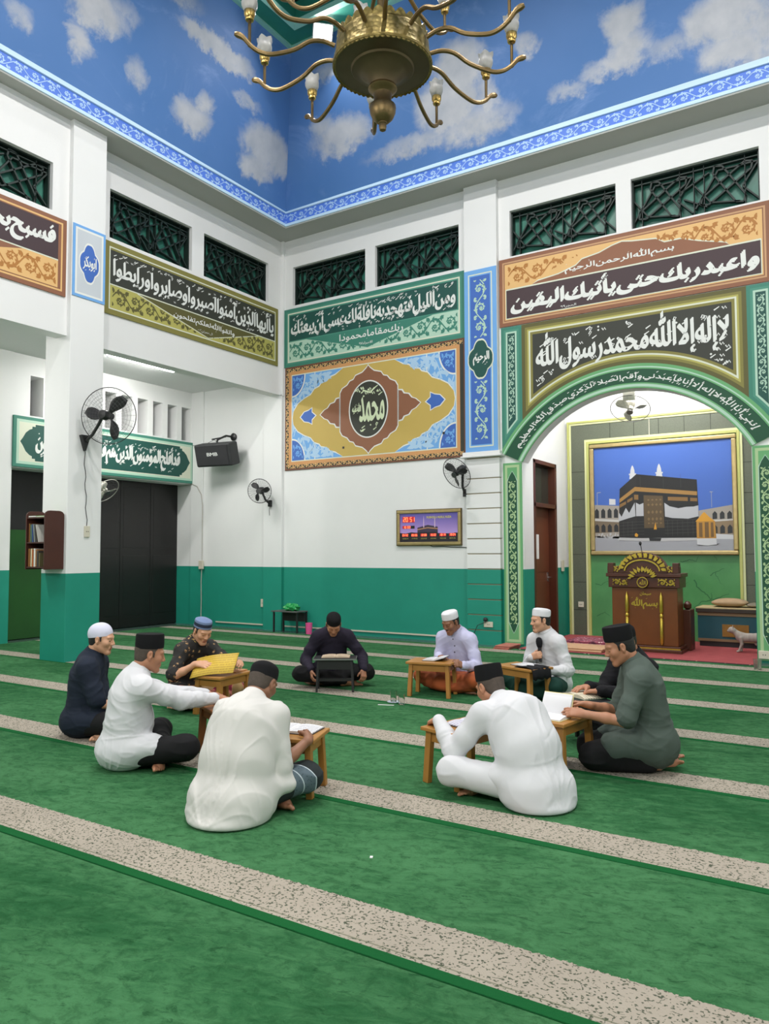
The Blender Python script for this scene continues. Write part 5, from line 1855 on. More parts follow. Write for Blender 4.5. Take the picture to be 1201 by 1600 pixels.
drape = C('drape', 196, 198, 204)
paint('print_detail', face, pp((246, 640), (252, 578), (268, 608), (298, 546), (320, 582), (358, 510), (362, 606), (310, 620)) + pp((366, 606), (366, 512), (390, 526), (416, 516), (416, 606)) + pp((552, 520), (585, 545), (640, 560), (690, 552), (735, 552), (764, 545), (764, 618), (700, 632), (600, 625), (554, 614)), drape, pic, 0.0055)
paint('print_detail', face, pp((418, 690), (418, 462), (542, 472), (550, 690)), C('door_cloth', 92, 74, 48), pic, 0.006)
dd = []
for yy, hh in ((490, 14), (520, 20), (568, 26), (615, 26), (650, 14)):
    for xx in (440, 466, 492, 518):
        dd += pp((xx, yy+hh/2), (xx+9, yy), (xx+18, yy+hh/2), (xx+9, yy+hh))
paint('print_detail', face, dd, C('door_gold', 128, 104, 68), pic, 0.0065)
brk = []
for yy in (645, 665, 688, 710, 732):
    brk += ribbon([px(254, yy+6), px(372, yy), px(418, yy)], 0.004) + ribbon([px(552, yy-4), px(760, yy-8)], 0.004)
for xx in (570, 600, 632, 664, 696, 728, 280, 310, 340):
    brk += ribbon([px(xx, 640), px(xx, 745)], 0.003)
for xx in (300, 398, 548, 658):
    brk += ribbon([px(xx, 420 if xx > 372 else 390), px(xx, 330 if xx > 372 else 372)], 0.003)
paint('print_detail', face, brk, C('seam', 84, 82, 80), pic, 0.0055)
paint('print_detail', face, pp((452, 778), (522, 780), (528, 760), (448, 758)) + pp((745, 806), (888, 800), (868, 810), (760, 812)), C('shadow', 40, 40, 44), pic, 0.006)
paint('print_detail', face, pp((750, 765), (868, 765), (870, 806), (812, 812), (752, 806)), C('white', 222, 224, 228), pic, 0.0065)
paint('print_detail', face, pp((750, 765), (750, 650), (862, 650), (868, 765)), C('shrine', 196, 142, 56), pic, 0.0065)
paint('print_detail', face, pp((744, 652), (768, 625), (788, 600), (798, 590), (808, 600), (830, 625), (858, 650)), C('shrine_roof', 226, 164, 48), pic, 0.007)
paint('print_detail', face, pp((765, 755), (765, 660), (786, 660), (786, 758)) + pp((800, 760), (800, 658), (824, 658), (824, 760)) + pp((836, 758), (836, 660), (852, 660), (854, 756)), C('shrine_glass', 122, 92, 52), pic, 0.007)
paint('print_detail', face, pp((480, 700), (500, 700), (492, 650)) + pp((355, 745), (372, 750), (378, 735), (365, 722), (355, 730)), C('shrine_roof', 226, 164, 48), pic, 0.007)
MB().tube([fr(1.05, H-0.03, 0.02), fr(1.05, H+0.42, 0.004)], 0.006, 6).build('hanging_cord', IVORY, pic)

# ================================================================== pulpit
WOODP = mat('pulpit_wood', rgb(98, 55, 22, 1.1), 0.32, noise=0.22, nscale=5)
WOODPD = mat('pulpit_wood_dark', rgb(66, 32, 18), 0.35, noise=0.2, nscale=6)
GILT = mat('gilt', (0.55, 0.40, 0.06, 1), 0.3, 0.75, noise=0.25, nscale=25)
pc = Vector((6.88, 0.44, 0.0))
pw, pd = 0.96, 0.40
pu = thing('pulpit', 'carved dark wood pulpit with gilded ornament standing under the arch', 'pulpit', pc)
fp = Frame((pc.x-pw/2, pc.y-pd/2, 0.0), (1, 0, 0), (0, 0, 1))     # front face, n towards hall
m = MB()
m.box((pc.x-pw/2, pc.y-pd/2, 0.10), (pc.x+pw/2, pc.y+pd/2, 0.965))
m.build('body', WOODP, pu, bevel=0.01)
MB().box((pc.x-pw/2-0.06, pc.y-pd/2-0.06, 0.0), (pc.x+pw/2+0.06, pc.y+pd/2+0.06, 0.055)).box((pc.x-pw/2-0.035, pc.y-pd/2-0.035, 0.055), (pc.x+pw/2+0.035, pc.y+pd/2+0.035, 0.10)).build('base', WOODPD, pu, bevel=0.01)
MB().fbox(fp, -0.035, pw+0.035, 0.056, 0.075, 0.035, 0.040).build('gilt_line', GILT, pu)
# stepped head: frieze, cornice, crest with an arch
m = MB()
m.box((pc.x-pw/2-0.04, pc.y-pd/2-0.04, 0.960), (pc.x+pw/2+0.04, pc.y+pd/2+0.02, 1.120))
m.box((pc.x-pw/2-0.07, pc.y-pd/2-0.07, 1.120), (pc.x+pw/2+0.07, pc.y+pd/2+0.02, 1.175))
m.box((pc.x-pw/2-0.05, pc.y-pd/2-0.05, 1.175), (pc.x+pw/2+0.05, pc.y-pd/2+0.04, 1.280))
arch = [(pw/2-0.36, 1.175)] + [(pw/2-0.36*math.cos(a*math.pi/18), 1.200+(0.285+0.010*abs(math.sin(a*math.pi/2)))*math.sin(a*math.pi/18)) for a in range(19)] + [(pw/2+0.36, 1.175)]
m.prism(fp, arch, -0.06, 0.075)
for a in (-0.04, pw+0.04-0.09):
    m.fbox(fp, a, a+0.09, 1.175, 1.330, -0.06, 0.07)
for a in (0.20, pw-0.29):
    m.fbox(fp, a, a+0.07, 1.175, 1.320, -0.05, 0.065)
m.build('carved_head', WOODPD, pu, bevel=0.008)
ga = []
for k in range(23):
    a = math.pi*(0.05+0.90*k/22)
    ga += leaf(pw/2+0.275*math.cos(a), 1.215+0.195*math.sin(a), a + (0.5 if k % 2 else -0.5), 0.085, 0.045)
    ga += leaf(pw/2+0.325*math.cos(a+0.05), 1.205+0.245*math.sin(a+0.05), a + (1.2 if k % 2 else -1.2), 0.055, 0.030)
ga += ribbon([(pw/2+0.255*math.cos(math.pi*k/16), 1.210+0.165*math.sin(math.pi*k/16)) for k in range(17)], 0.02)
def relief(name, groups, c0, c1, mt):
    mm_ = MB()
    for gi, gq in enumerate(groups):
        try:
            mm_.prism(fp, gq[0] if _area(gq[0]) > 0 else gq[0][::-1], c0, c1 + (gi*7 % 24)*0.0003)
        except Exception:
            pass
    return mm_.build(name, mt, pu)
relief('gilt_crest', ga, 0.075, 0.095, GILT)
relief('gilt_carving', shift(scroll(0.20, 0.10, 0.1, 0.13, 1), 0.0, 1.190) + shift(scroll(0.20, 0.10, 0.1, 0.13, 2), pw-0.20, 1.190) + shift(scroll(0.22, 0.10, 0.11, 0.13, 3), 0.03, 0.990) + shift(scroll(0.24, 0.11, 0.12, 0.14, 4), pw-0.26, 0.990), 0.04, 0.055, GILT)
hf = []
for k in range(9):
    a = math.pi*(0.08+0.84*k/8)
    hf += leaf(pw/2+0.12*math.cos(a), 1.100+0.09*math.sin(a), a, 0.10, 0.032)
    hf += leaf(pw/2+0.16*math.cos(a+.15), 1.100+0.11*math.sin(a+.15), a+.5, 0.06, 0.03)
relief('gilt_halo', hf, 0.075, 0.088, GILT)
rl = [(pw/2+0.085*math.cos(2*math.pi*k/20), 1.040+0.085*math.sin(2*math.pi*k/20)) for k in range(20)]
relief('roundel', [[rl]], 0.04, 0.075, WOODPD)
relief('roundel_ring', ribbon([(pw/2+0.075*math.cos(2*math.pi*k/20), 1.040+0.075*math.sin(2*math.pi*k/20)) for k in range(21)], 0.012), 0.075, 0.082, GILT)
paint('lettering', Frame(fp(0, 0, 0.076), fp.u, fp.v), thuluth('الله', pw/2-0.045, pw/2+0.045, 1.000, 1.090, 0.04), GILT, pu, 0.002)
paint('lettering', Frame(fp(0, 0, 0.0), fp.u, fp.v), thuluth('بسم الله', 0.29, 0.67, 0.62, 0.82, 0.07, 6, 3) + thuluth('سبحان', 0.42, 0.58, 0.83, 0.90, 0.08), GILT, pu, 0.003)
for a in (0.23, 0.73):
    b = fp(a, 0, 0.02)
    MB().lathe([(0.012, 0.12), (0.024, 0.15), (0.024, 0.50), (0.018, 0.51), (0.028, 0.53), (0.026, 0.56), (0.016, 0.575), (0.026, 0.60), (0.028, 0.74), (0.022, 0.83), (0.0, 0.90)], Matrix.Translation((b.x, b.y, 0)), 12).build('gilt_column', GILT, pu)
# right rear seat-post seen beside the body
MB().box((pc.x+pw/2-0.02, pc.y+pd/2, 0.0), (pc.x+pw/2+0.10, pc.y+pd/2+0.30, 0.62)).lathe([(0.02, 0.62), (0.055, 0.64), (0.06, 0.70), (0.03, 0.74), (0.0, 0.75)], Matrix.Translation((pc.x+pw/2+0.04, pc.y+pd/2+0.1, 0)), 14).build('rear_post', WOODPD, pu, bevel=0.008)
# microphone on the pulpit
t = thing('gooseneck_microphone', 'small black gooseneck microphone rising above the pulpit crest', 'microphone', (pc.x-0.05, pc.y, 1.02))
MB().lathe([(0.05, 1.021), (0.05, 1.04), (0.012, 1.05)], Matrix.Translation((pc.x-0.05, pc.y, 0)), 14).tube([(pc.x-0.05, pc.y, 1.04), (pc.x-0.04, pc.y-0.02, 1.35), (pc.x-0.07, pc.y-0.05, 1.60)], 0.006, 6).build('stalk', FANB, t)
MB().ball((pc.x-0.075, pc.y-0.055, 1.625), (0.022, 0.022, 0.032)).build('foam_head', FANB, t)

# ================================================================== rugs in the niche
rm, g = new_mat('red_rug', 0.95)
p, x, y, z = g.pos()
bord = g.math('LESS_THAN', y, -0.40)
c = g.mix(g.noise(p, 7, 5, 0.7), rgb(112, 40, 44), rgb(160, 72, 74))
c = g.mix(g.math('MULTIPLY', bord, g.ramp(g.voronoi(p, 16), 0.25, 0.2)), c, rgb(190, 170, 150))
c2 = g.mix(bord, c, g.mix(g.ramp(g.voronoi(p, 18), 0.22, 0.18), rgb(40, 24, 24), rgb(180, 160, 140)))
g.color(c2)
g.bump(g.noise(p, 90, 3), 0.4, 0.01)
o = MB().box((5.12, -0.46, -0.012), (8.42, 1.98, 0.006)).build('rug', rm, bevel=0.004)
tag(o, 'red rug covering the niche floor under the pulpit', 'rug')
pm, g = new_mat('prayer_rug_pink', 0.95)
p, x, y, z = g.pos()
v = g.voronoi(p, 17, 'F1')
c = g.mix(g.ramp(v, 0.18, 0.30), rgb(212, 188, 186), rgb(140, 72, 88))
c = g.mix(g.ramp(g.noise(p, 11, 3), 0.52, 0.6), c, rgb(84, 40, 56))
g.color(c)
def folded(name, label, x0, x1, y0, y1, z0, h, m, layers=3):
    mb = MB()
    for i in range(layers):
        zz = z0 + h*i/layers
        dx = 0.015*((i*7) % 3 - 1)
        mb.box((x0+dx, y0+dx, zz), (x1+dx, y1-dx, zz+h/layers*0.94))
    o = mb.build(name, m, bevel=0.012)
    return tag(o, label, 'rug')
folded('folded_prayer_rug', 'patterned pink and plum prayer rug laid folded left of the pulpit', 5.62, 6.42, 0.30, 0.95, 0.0065, 0.09, pm)
folded('folded_prayer_rug', 'tan edged mat lying in front of the pink prayer rug', 5.60, 6.40, -0.30, 0.24, 0.0065, 0.06, mat('mat_tan', rgb(176, 140, 108), 0.9, noise=0.2, nscale=12), 2)
folded('folded_prayer_rug', 'dark and rust cloth heap at the foot of the left pilaster', 4.80, 5.06, -0.62, -0.16, -0.013, 0.07, mat('cloth_rust', rgb(150, 92, 78), 0.9, noise=0.45, nscale=9), 3)

# ================================================================== low chest, pillows, cat
TEALB = mat('chest_teal', rgb(18, 66, 76), 0.5, noise=0.15, nscale=4)
CHD = mat('chest_dark', rgb(44, 34, 26), 0.5, noise=0.2, nscale=6)
ct = thing('low_chest', 'low dark chest with teal front against the niche wall', 'chest', (7.95, 1.72, 0))
cx0, cx1, cy0, cy1 = 7.42, 8.48, 1.40, 1.98
MB().box((cx0, cy0, 0.09), (cx1, cy1, 0.50)).build('body', TEALB, ct, bevel=0.006)
MB().box((cx0-0.02, cy0-0.03, 0.54), (cx1, cy1, 0.60)).build('lid', CHD, ct, bevel=0.006)
MB().box((cx0-0.02, cy0-0.032, 0.60), (cx1, cy1, 0.615)).build('lid_edge', mat('chest_edge', rgb(168, 150, 112), 0.6), ct)
MB().box((cx0, cy0-0.012, 0.49), (cx1, cy0+0.02, 0.54)).box((cx0, cy0-0.01, 0.09), (cx1, cy0, 0.13)).build('rail', mat('chest_rail', rgb(110, 88, 62), 0.6), ct)
MB().box((cx0+0.02, cy0+0.02, 0.007), (cx1-0.02, cy1, 0.09)).build('plinth', BLACK, ct)
MB().box((cx0+0.36, cy0-0.012, 0.17), (cx0+0.74, cy0, 0.36)).build('ochre_panel', mat('chest_ochre', rgb(120, 84, 24), 0.5, noise=0.3, nscale=14), ct)
def pillow(label, c, r, m, n=2.6):
    V, F_ = [], []
    na, nb = 28, 14
    for i in range(nb+1):
        ph = -math.pi/2 + math.pi*i/nb
        for j in range(na):
            th = 2*math.pi*j/na
            def sp(v, e):
                return math.copysign(abs(v)**e, v)
            cx_, cy_, cz_ = sp(math.cos(ph), 0.9)*sp(math.cos(th), 0.55), sp(math.cos(ph), 0.9)*sp(math.sin(th), 0.55), sp(math.sin(ph), 1.0)
            sag = 1 - 0.25*(abs(cx_)**3)
            V.append((c[0]+r[0]*cx_, c[1]+r[1]*cy_, c[2]+r[2]*cz_*sag))
    for i in range(nb):
        for j in range(na):
            F_.append((i*na+j, i*na+(j+1) % na, (i+1)*na+(j+1) % na, (i+1)*na+j))
    o = MB().add(V, F_, 0, True).build('pillow', m)
    return tag(o, label, 'pillow')
BEIGE = mat('pillow_beige', rgb(150, 126, 98), 0.9, noise=0.15, nscale=10, bump=0.4, bscale=60)
pillow('beige pillow lying on the low chest', (7.86, 1.68, 0.685), (0.27, 0.20, 0.07), BEIGE)
pillow('flat grey-brown cushion beside the beige pillow on the chest', (8.27, 1.70, 0.655), (0.17, 0.20, 0.04), mat('pillow_grey', rgb(112, 104, 90), 0.9, noise=0.15, nscale=10))

# ================================================================== small table by the wall with bag and cup
TBLK = mat('table_black', (0.016, 0.016, 0.017, 1), 0.45)
st = thing('side_table', 'small black table standing against the teal wall in the corner', 'table', (0.40, -0.30, 0))
MB().box((0.15, -0.48, 0.385), (0.78, -0.14, 0.405)).build('tabletop', mat('table_top_grey', (0.10, 0.10, 0.10, 1), 0.5), st, bevel=0.004)
for a, b in ((0.18, -0.45), (0.74, -0.45), (0.18, -0.17), (0.74, -0.17)):
    MB().box((a, b, -0.013), (a+0.028, b+0.028, 0.385)).build('leg', TBLK, st)
MB().box((0.2, -0.20, 0.20), (0.75, -0.165, 0.37)).build('back_panel', TBLK, st)
# ---- crumpled bag
rn = random.Random(4)
V, F_ = [], []
na, nb = 24, 12
for i in range(nb+1):
    ph = -math.pi/2 + math.pi*i/nb
    for j in range(na):
        th = 2*math.pi*j/na
        k = 1 + 0.22*math.sin(th*5+i)*math.cos(ph*3) + rn.uniform(-.10, .10)*math.cos(ph)
        V.append((0.53+0.17*k*math.cos(ph)*math.cos(th), -0.32+0.11*k*math.cos(ph)*math.sin(th), max(0.406, 0.465+0.075*k*math.sin(ph))))
for i in range(nb):
    for j in range(na):
        F_.append((i*na+j, i*na+(j+1) % na, (i+1)*na+(j+1) % na, (i+1)*na+j))
tag(MB().add(V, F_, 0, False).build('plastic_bag', mat('bag_green', (0.01, 0.30, 0.07, 1), 0.35)), 'crumpled bright green plastic bag on the small black table', 'bag')
tag(MB().lathe([(0.0, -0.012), (0.055, -0.012), (0.065, 0.20), (0.06, 0.20), (0.05, 0.0), (0.0, 0.0)], Matrix.Translation((0.96, -0.34, 0)), 20).build('cup', mat('cup_pink', (0.75, 0.10, 0.30, 1), 0.35)), 'pink plastic tumbler on the floor beside the small black table', 'cup')

# ================================================================== drinking glasses and litter
GLASS = bpy.data.materials.new('clear_glass')
GLASS.use_nodes = True
_p = GLASS.node_tree.nodes['Principled BSDF']
_p.inputs['Base Color'].default_value = (0.95, 0.97, 0.97, 1)
_p.inputs['Roughness'].default_value = 0.04
_p.inputs['Transmission Weight'].default_value = 1.0
_p.inputs['IOR'].default_value = 1.35
def glass(label, x, y, z=0.001, r=0.035, h=0.105, m=GLASS):
    o = MB().lathe([(0.0, 0.004), (r*0.82, 0.0), (r*0.86, 0.004), (r, h), (r*0.94, h), (r*0.78, 0.012), (0.0, 0.012)], Matrix.Translation((x, y, z)), 20).build('drinking_glass', m)
    return tag(o, label, 'glass', 'drinking glasses on the floor')
glass('clear drinking glass on the carpet in a white saucer, left of its pair', 5.70, -5.00, 0.010)
glass('clear drinking glass on the carpet, right of its pair', 5.83, -5.06)
tag(MB().lathe([(0.0, 0.001), (0.045, 0.001), (0.065, 0.008), (0.063, 0.010), (0.044, 0.004), (0.0, 0.004)], Matrix.Translation((5.70, -5.00, 0)), 24).build('saucer', mat('saucer_blue', (0.50, 0.60, 0.66, 1), 0.25)), 'pale blue saucer under the left drinking glass', 'saucer')
GLASS2 = mat('cup_clear', (0.85, 0.84, 0.80, 1), 0.12)
GLASS2.node_tree.nodes['Principled BSDF'].inputs['Transmission Weight'].default_value = 0.92
glass('clear plastic cup in front of the pulpit rug', 6.62, -0.62, -0.012, 0.045, 0.12, GLASS2)
glass('clear plastic cup at the foot of the right pilaster', 8.52, -0.78, 0.001, 0.05, 0.13, GLASS2)
tag(MB().obox((5.715, -5.165, 0.003), (0.16, 0.014, 0.004), Matrix.Rotation(0.35, 3, 'Z')).build('drinking_straw', PAPER), 'white strip lying on the carpet before the two glasses', 'straw')
tag(MB().obox((7.66, -8.36, 0.003), (0.014, 0.02, 0.004), Matrix.Rotation(0.5, 3, 'Z')).build('paper_scrap', PAPER), 'tiny white paper scrap on the bare green carpet in the foreground', 'scrap')
# ================================================================== figures: implicit surfaces turned into one continuous mesh
class Solid:
    """Smooth union of round cones and ellipsoids, meshed by surface nets."""
    def __init__(self):
        self.ops = []
    def cone(self, a, b, ra, rb=None, k=0.02, flat=None, sub=False):
        """Round cone a-b; flat = (direction, ratio) squashes it along a direction."""
        rb = ra if rb is None else rb
        a, b = np.array(a, float), np.array(b, float)
        R = max(ra, rb)
        self.ops.append(('c', a, b, ra, rb, k, flat, sub, np.minimum(a, b)-R, np.maximum(a, b)+R))
        return self
    def ell(self, c, r, M=None, k=0.02, sub=False):
        c, r = np.array(c, float), np.array(r, float)
        R = r.max()
        M = None if M is None else np.array(M, float)
        self.ops.append(('e', c, r, M, None, k, None, sub, c-R, c+R))
        return self
    def chain(self, pts, radii, k=0.02, flat=None):
        for i in range(len(pts)-1):
            self.cone(pts[i], pts[i+1], radii[i], radii[i+1], k, flat)
        return self
    def clip(self, p, n, k=0.005):
        """Cut away everything on the side n points to."""
        self.ops.append(('p', np.array(p, float), np.array(n, float), None, None, k, None, True, np.full(3, -1e3), np.full(3, 1e3)))
        return self
    @staticmethod
    def _d(op, X):
        if op[0] == 'c':
            _, a, b, ra, rb, k, flat, *_r = op
            ab = b-a
            P = X-a
            if flat is not None:
                n, q = np.array(flat[0], float), flat[1]
                n = n/np.linalg.norm(n)
                s = (P @ n)*(1/q-1)
                P = P + s[:, None]*n
                ab = ab + (ab @ n)*(1/q-1)*n
            L = ab @ ab
            t = np.clip((P @ ab)/max(L, 1e-12), 0, 1)
            d = np.sqrt(((P - t[:, None]*ab)**2).sum(1)) - (ra+(rb-ra)*t)
            return d*(min(1.0, 0.5+flat[1]/2) if flat is not None else 1.0)
        if op[0] == 'e':
            _, c, r, M, *_r = op
            P = X-c
            if M is not None:
                P = P @ M            # columns of M are the local axes
            k0 = np.sqrt(((P/r)**2).sum(1))
            k1 = np.sqrt(((P/(r*r))**2).sum(1))
            return np.where(k1 > 1e-9, k0*(k0-1)/np.maximum(k1, 1e-9), -r.min())
        _, p, n, *_r = op
        return (X-p) @ n
    def ev(self, X, lo=None, hi=None):
        D = np.full(len(X), 0.5)
        for op in self.ops:
            k = op[5]
            if lo is not None and (np.any(op[8]-k-0.01 > hi) or np.any(op[9]+k+0.01 < lo)):
                continue
            d = self._d(op, X)
            if op[7]:
                if op[0] != 'p':
                    d = -d
                h = np.maximum(k-np.abs(D-d), 0)/k
                D = np.maximum(D, d) + h*h*k/4
            else:
                h = np.maximum(k-np.abs(D-d), 0)/k
                D = np.minimum(D, d) - h*h*k/4
        return D
    def mesh(self, vox):
        lo = np.min([o[8] for o in self.ops if o[0] != 'p' and not o[7]], 0) - 0.04
        hi = np.max([o[9] for o in self.ops if o[0] != 'p' and not o[7]], 0) + 0.04
        B = 12
        nb = np.ceil((hi-lo)/(vox*B)).astype(int)
        n = nb*B
        F = np.full(tuple(n), 0.5, np.float32)
        half = vox*B*0.5
        g = np.arange(B)*vox
        gx, gy, gz = np.meshgrid(g, g, g, indexing='ij')
        loc = np.stack([gx.ravel(), gy.ravel(), gz.ravel()], 1)
        ci = np.stack(np.meshgrid(*[np.arange(m) for m in nb], indexing='ij'), -1).reshape(-1, 3)
        cen = lo + ci*vox*B + half
        dc = self.ev(cen)
        near = np.abs(dc) < half*1.75*1.5 + 0.02
        for i in range(len(ci)):
            x, y, z = ci[i]*B
            if near[i]:
                o = lo + ci[i]*vox*B
                F[x:x+B, y:y+B, z:z+B] = self.ev(o+loc, o, o+B*vox).reshape(B, B, B)
            elif dc[i] < 0:
                F[x:x+B, y:y+B, z:z+B] = -0.5
        return surface_nets(F, lo, vox)

def surface_nets(F, lo, vox):
    S = F < 0
    nx, ny, nz = F.shape
    c = np.zeros((nx-1, ny-1, nz-1), np.uint8)
    for dx in (0, 1):
        for dy in (0, 1):
            for dz in (0, 1):
                c += S[dx:nx-1+dx, dy:ny-1+dy, dz:nz-1+dz]
    act = (c > 0) & (c < 8)
    I = np.argwhere(act)
    idx = np.full(act.shape, -1, np.int32)
    idx[act] = np.arange(len(I))
    acc = np.zeros((len(I), 3))
    cnt = np.zeros(len(I))
    corners = [(a, b, d) for a in (0, 1) for b in (0, 1) for d in (0, 1)]
    for p in corners:
        for ax in range(3):
            if p[ax] == 0:
                q = list(p)
                q[ax] = 1
                fa = F[I[:, 0]+p[0], I[:, 1]+p[1], I[:, 2]+p[2]].astype(float)
                fb = F[I[:, 0]+q[0], I[:, 1]+q[1], I[:, 2]+q[2]].astype(float)
                m = (fa < 0) != (fb < 0)
                t = np.where(m, fa/np.where(m, fa-fb, 1), 0)
                pos = np.tile(np.array(p, float), (len(I), 1))
                pos[:, ax] += t
                acc[m] += pos[m]
                cnt[m] += 1
    V = lo + (I + acc/np.maximum(cnt, 1)[:, None])*vox
    faces = []
    for ax in range(3):
        u, v = [(1, 2), (2, 0), (0, 1)][ax]
        sl0 = [slice(1, s-1) for s in F.shape]
        sl1 = list(sl0)
        sl0[ax], sl1[ax] = slice(0, F.shape[ax]-1), slice(1, F.shape[ax])
        a, b = S[tuple(sl0)], S[tuple(sl1)]
        off = np.array([1, 1, 1])
        off[ax] = 0
        for flip, msk in ((False, a & ~b), (True, ~a & b)):
            E = np.argwhere(msk) + off
            if not len(E):
                continue
            def cell(du, dv):
                e = E.copy()
                e[:, u] -= du
                e[:, v] -= dv
                return idx[e[:, 0], e[:, 1], e[:, 2]]
            q = np.stack([cell(1, 1), cell(0, 1), cell(0, 0), cell(1, 0)], 1)
            if flip:
                q = q[:, ::-1]
            faces.append(q[(q >= 0).all(1)])
    return V, np.concatenate(faces) if faces else np.zeros((0, 4), int)

def _hash(ix, iy, iz):
    h = (ix*374761393 + iy*668265263 + iz*1274126177) & 0xffffffff
    h = ((h ^ (h >> 13))*1103515245) & 0xffffffff
    return ((h ^ (h >> 16)) & 0xffff)/65535.0
def vnoise(P):
    i = np.floor(P).astype(np.int64)
    f = P-i
    f = f*f*(3-2*f)
    out = 0
    for dx in (0, 1):
        for dy in (0, 1):
            for dz in (0, 1):
                w = (f[:, 0] if dx else 1-f[:, 0])*(f[:, 1] if dy else 1-f[:, 1])*(f[:, 2] if dz else 1-f[:, 2])
                out = out + w*_hash(i[:, 0]+dx, i[:, 1]+dy, i[:, 2]+dz)
    return out
def vert_normals(V, Q):
    n = np.cross(V[Q[:, 2]]-V[Q[:, 0]], V[Q[:, 3]]-V[Q[:, 1]])
    N = np.zeros_like(V)
    for k in range(4):
        np.add.at(N, Q[:, k], n)
    return N/np.maximum(np.linalg.norm(N, axis=1), 1e-12)[:, None]
def relax(V, Q, it=2, lam=0.5):
    for _ in range(it):
        A = np.zeros_like(V)
        C = np.zeros(len(V))
        for a, b in ((0, 1), (1, 2), (2, 3), (3, 0)):
            np.add.at(A, Q[:, a], V[Q[:, b]])
            np.add.at(A, Q[:, b], V[Q[:, a]])
            np.add.at(C, Q[:, a], 1)
            np.add.at(C, Q[:, b], 1)
        V = V + lam*(A/np.maximum(C, 1)[:, None] - V)
    return V
def mesh_obj(name, V, Q, mats, parent=None, mi=None):
    me = bpy.data.meshes.new(name)
    me.vertices.add(len(V))
    me.vertices.foreach_set('co', np.ascontiguousarray(V, np.float32).ravel())
    me.loops.add(len(Q)*4)
    me.loops.foreach_set('vertex_index', np.ascontiguousarray(Q, np.int32).ravel())
    me.polygons.add(len(Q))
    me.polygons.foreach_set('loop_start', np.arange(len(Q), dtype=np.int32)*4)
    for m in (mats if isinstance(mats, (list, tuple)) else [mats]):
        me.materials.append(m)
    if mi is not None:
        me.polygons.foreach_set('material_index', np.ascontiguousarray(mi, np.int32))
    me.polygons.foreach_set('use_smooth', np.ones(len(Q), bool))
    me.update(calc_edges=True)
    o = bpy.data.objects.new(name, me)
    COL.objects.link(o)
    if parent is not None:
        o.parent = parent
    return o

# ---- cloth, skin, hair
def skin_mat(name, c):
    m, g = new_mat(name, 0.5)
    P = g.P
    ov, x, y, z = g.obj()
    dark = tuple(v*0.82 for v in c[:3])+(1,)
    g.color(g.mix(g.noise(ov, 14, 4), dark, c))
    P.inputs['Subsurface Weight'].default_value = 0.08
    P.inputs['Subsurface Radius'].default_value = (0.012, 0.005, 0.003)
    g.bump(g.noise(ov, 160, 3), 0.12, 0.003)
    return m
SKIN_A = skin_mat('skin_light', rgb(196, 148, 118))
SKIN_B = skin_mat('skin_tan', rgb(166, 116, 88))
SKIN_C = skin_mat('skin_brown', rgb(134, 92, 68))
LIP = mat('lips', rgb(150, 98, 82), 0.5)
EYE_D = mat('lash_line', (0.012, 0.008, 0.006, 1), 0.4)
EYE_W = mat('eye_white', (0.55, 0.52, 0.50, 1), 0.25)
HAIR = mat('hair_black', (0.010, 0.009, 0.008, 1), 0.55, bump=0.6, bscale=220)
HAIRG = mat('hair_cropped', (0.075, 0.055, 0.042, 1), 0.75, noise=0.35, nscale=40, bump=0.5, bscale=260)
def cloth(name, c, rough=0.85, weave=380, n=0.05):
    m, g = new_mat(name, rough)
    g.P.inputs['Sheen Weight'].default_value = 0.06 if sum(c[:3]) > 0.4 else 0.0
    g.P.inputs['Specular IOR Level'].default_value = 0.2
    ov, x, y, z = g.obj()
    a = tuple(v*(1-n) for v in c[:3])+(1,)
    b = tuple(min(v*(1+n), .92) for v in c[:3])+(1,)
    g.color(g.mix(g.noise(ov, 5, 4), a, b))
    g.bump(g.noise(ov, weave, 2), 0.12, 0.003)
    return m
CL_WHITE = cloth('cotton_white', (0.63, 0.63, 0.65, 1))
CL_CREAM = cloth('cotton_offwhite', (0.62, 0.605, 0.575, 1))
CL_LAV = cloth('cotton_lavender', rgb(192, 192, 220, 0.95))
CL_NAVY = cloth('cotton_navy', rgb(30, 36, 48), n=0.2)
CL_BLACK = cloth('cotton_black', (0.010, 0.010, 0.012, 1), n=0.2)
CL_PURP = cloth('cotton_dark_purple', rgb(38, 34, 46), n=0.2)
CL_GREY = cloth('cotton_grey_green', rgb(72, 82, 76), n=0.14)
CL_PANTS = cloth('trousers_black', (0.011, 0.011, 0.012, 1), n=0.15)
CL_GREENS = cloth('sarong_green', rgb(22, 52, 44), n=0.25)
VELVET = cloth('velvet_black', (0.008, 0.008, 0.009, 1), 0.9, 300)
KNIT_W = cloth('knit_white', (0.72, 0.72, 0.75, 1), 0.95, 160)
KNIT_L = cloth('knit_lavender', rgb(190, 190, 206), 0.95, 160)
KNIT_B = cloth('knit_black', (0.010, 0.010, 0.011, 1), 0.95, 160)
KNIT_N = cloth('cap_navy', rgb(44, 50, 66), 0.9, 200)
CAP_BLUE = cloth('cap_blue_band', rgb(112, 130, 165, 1.0), 0.9, 200)
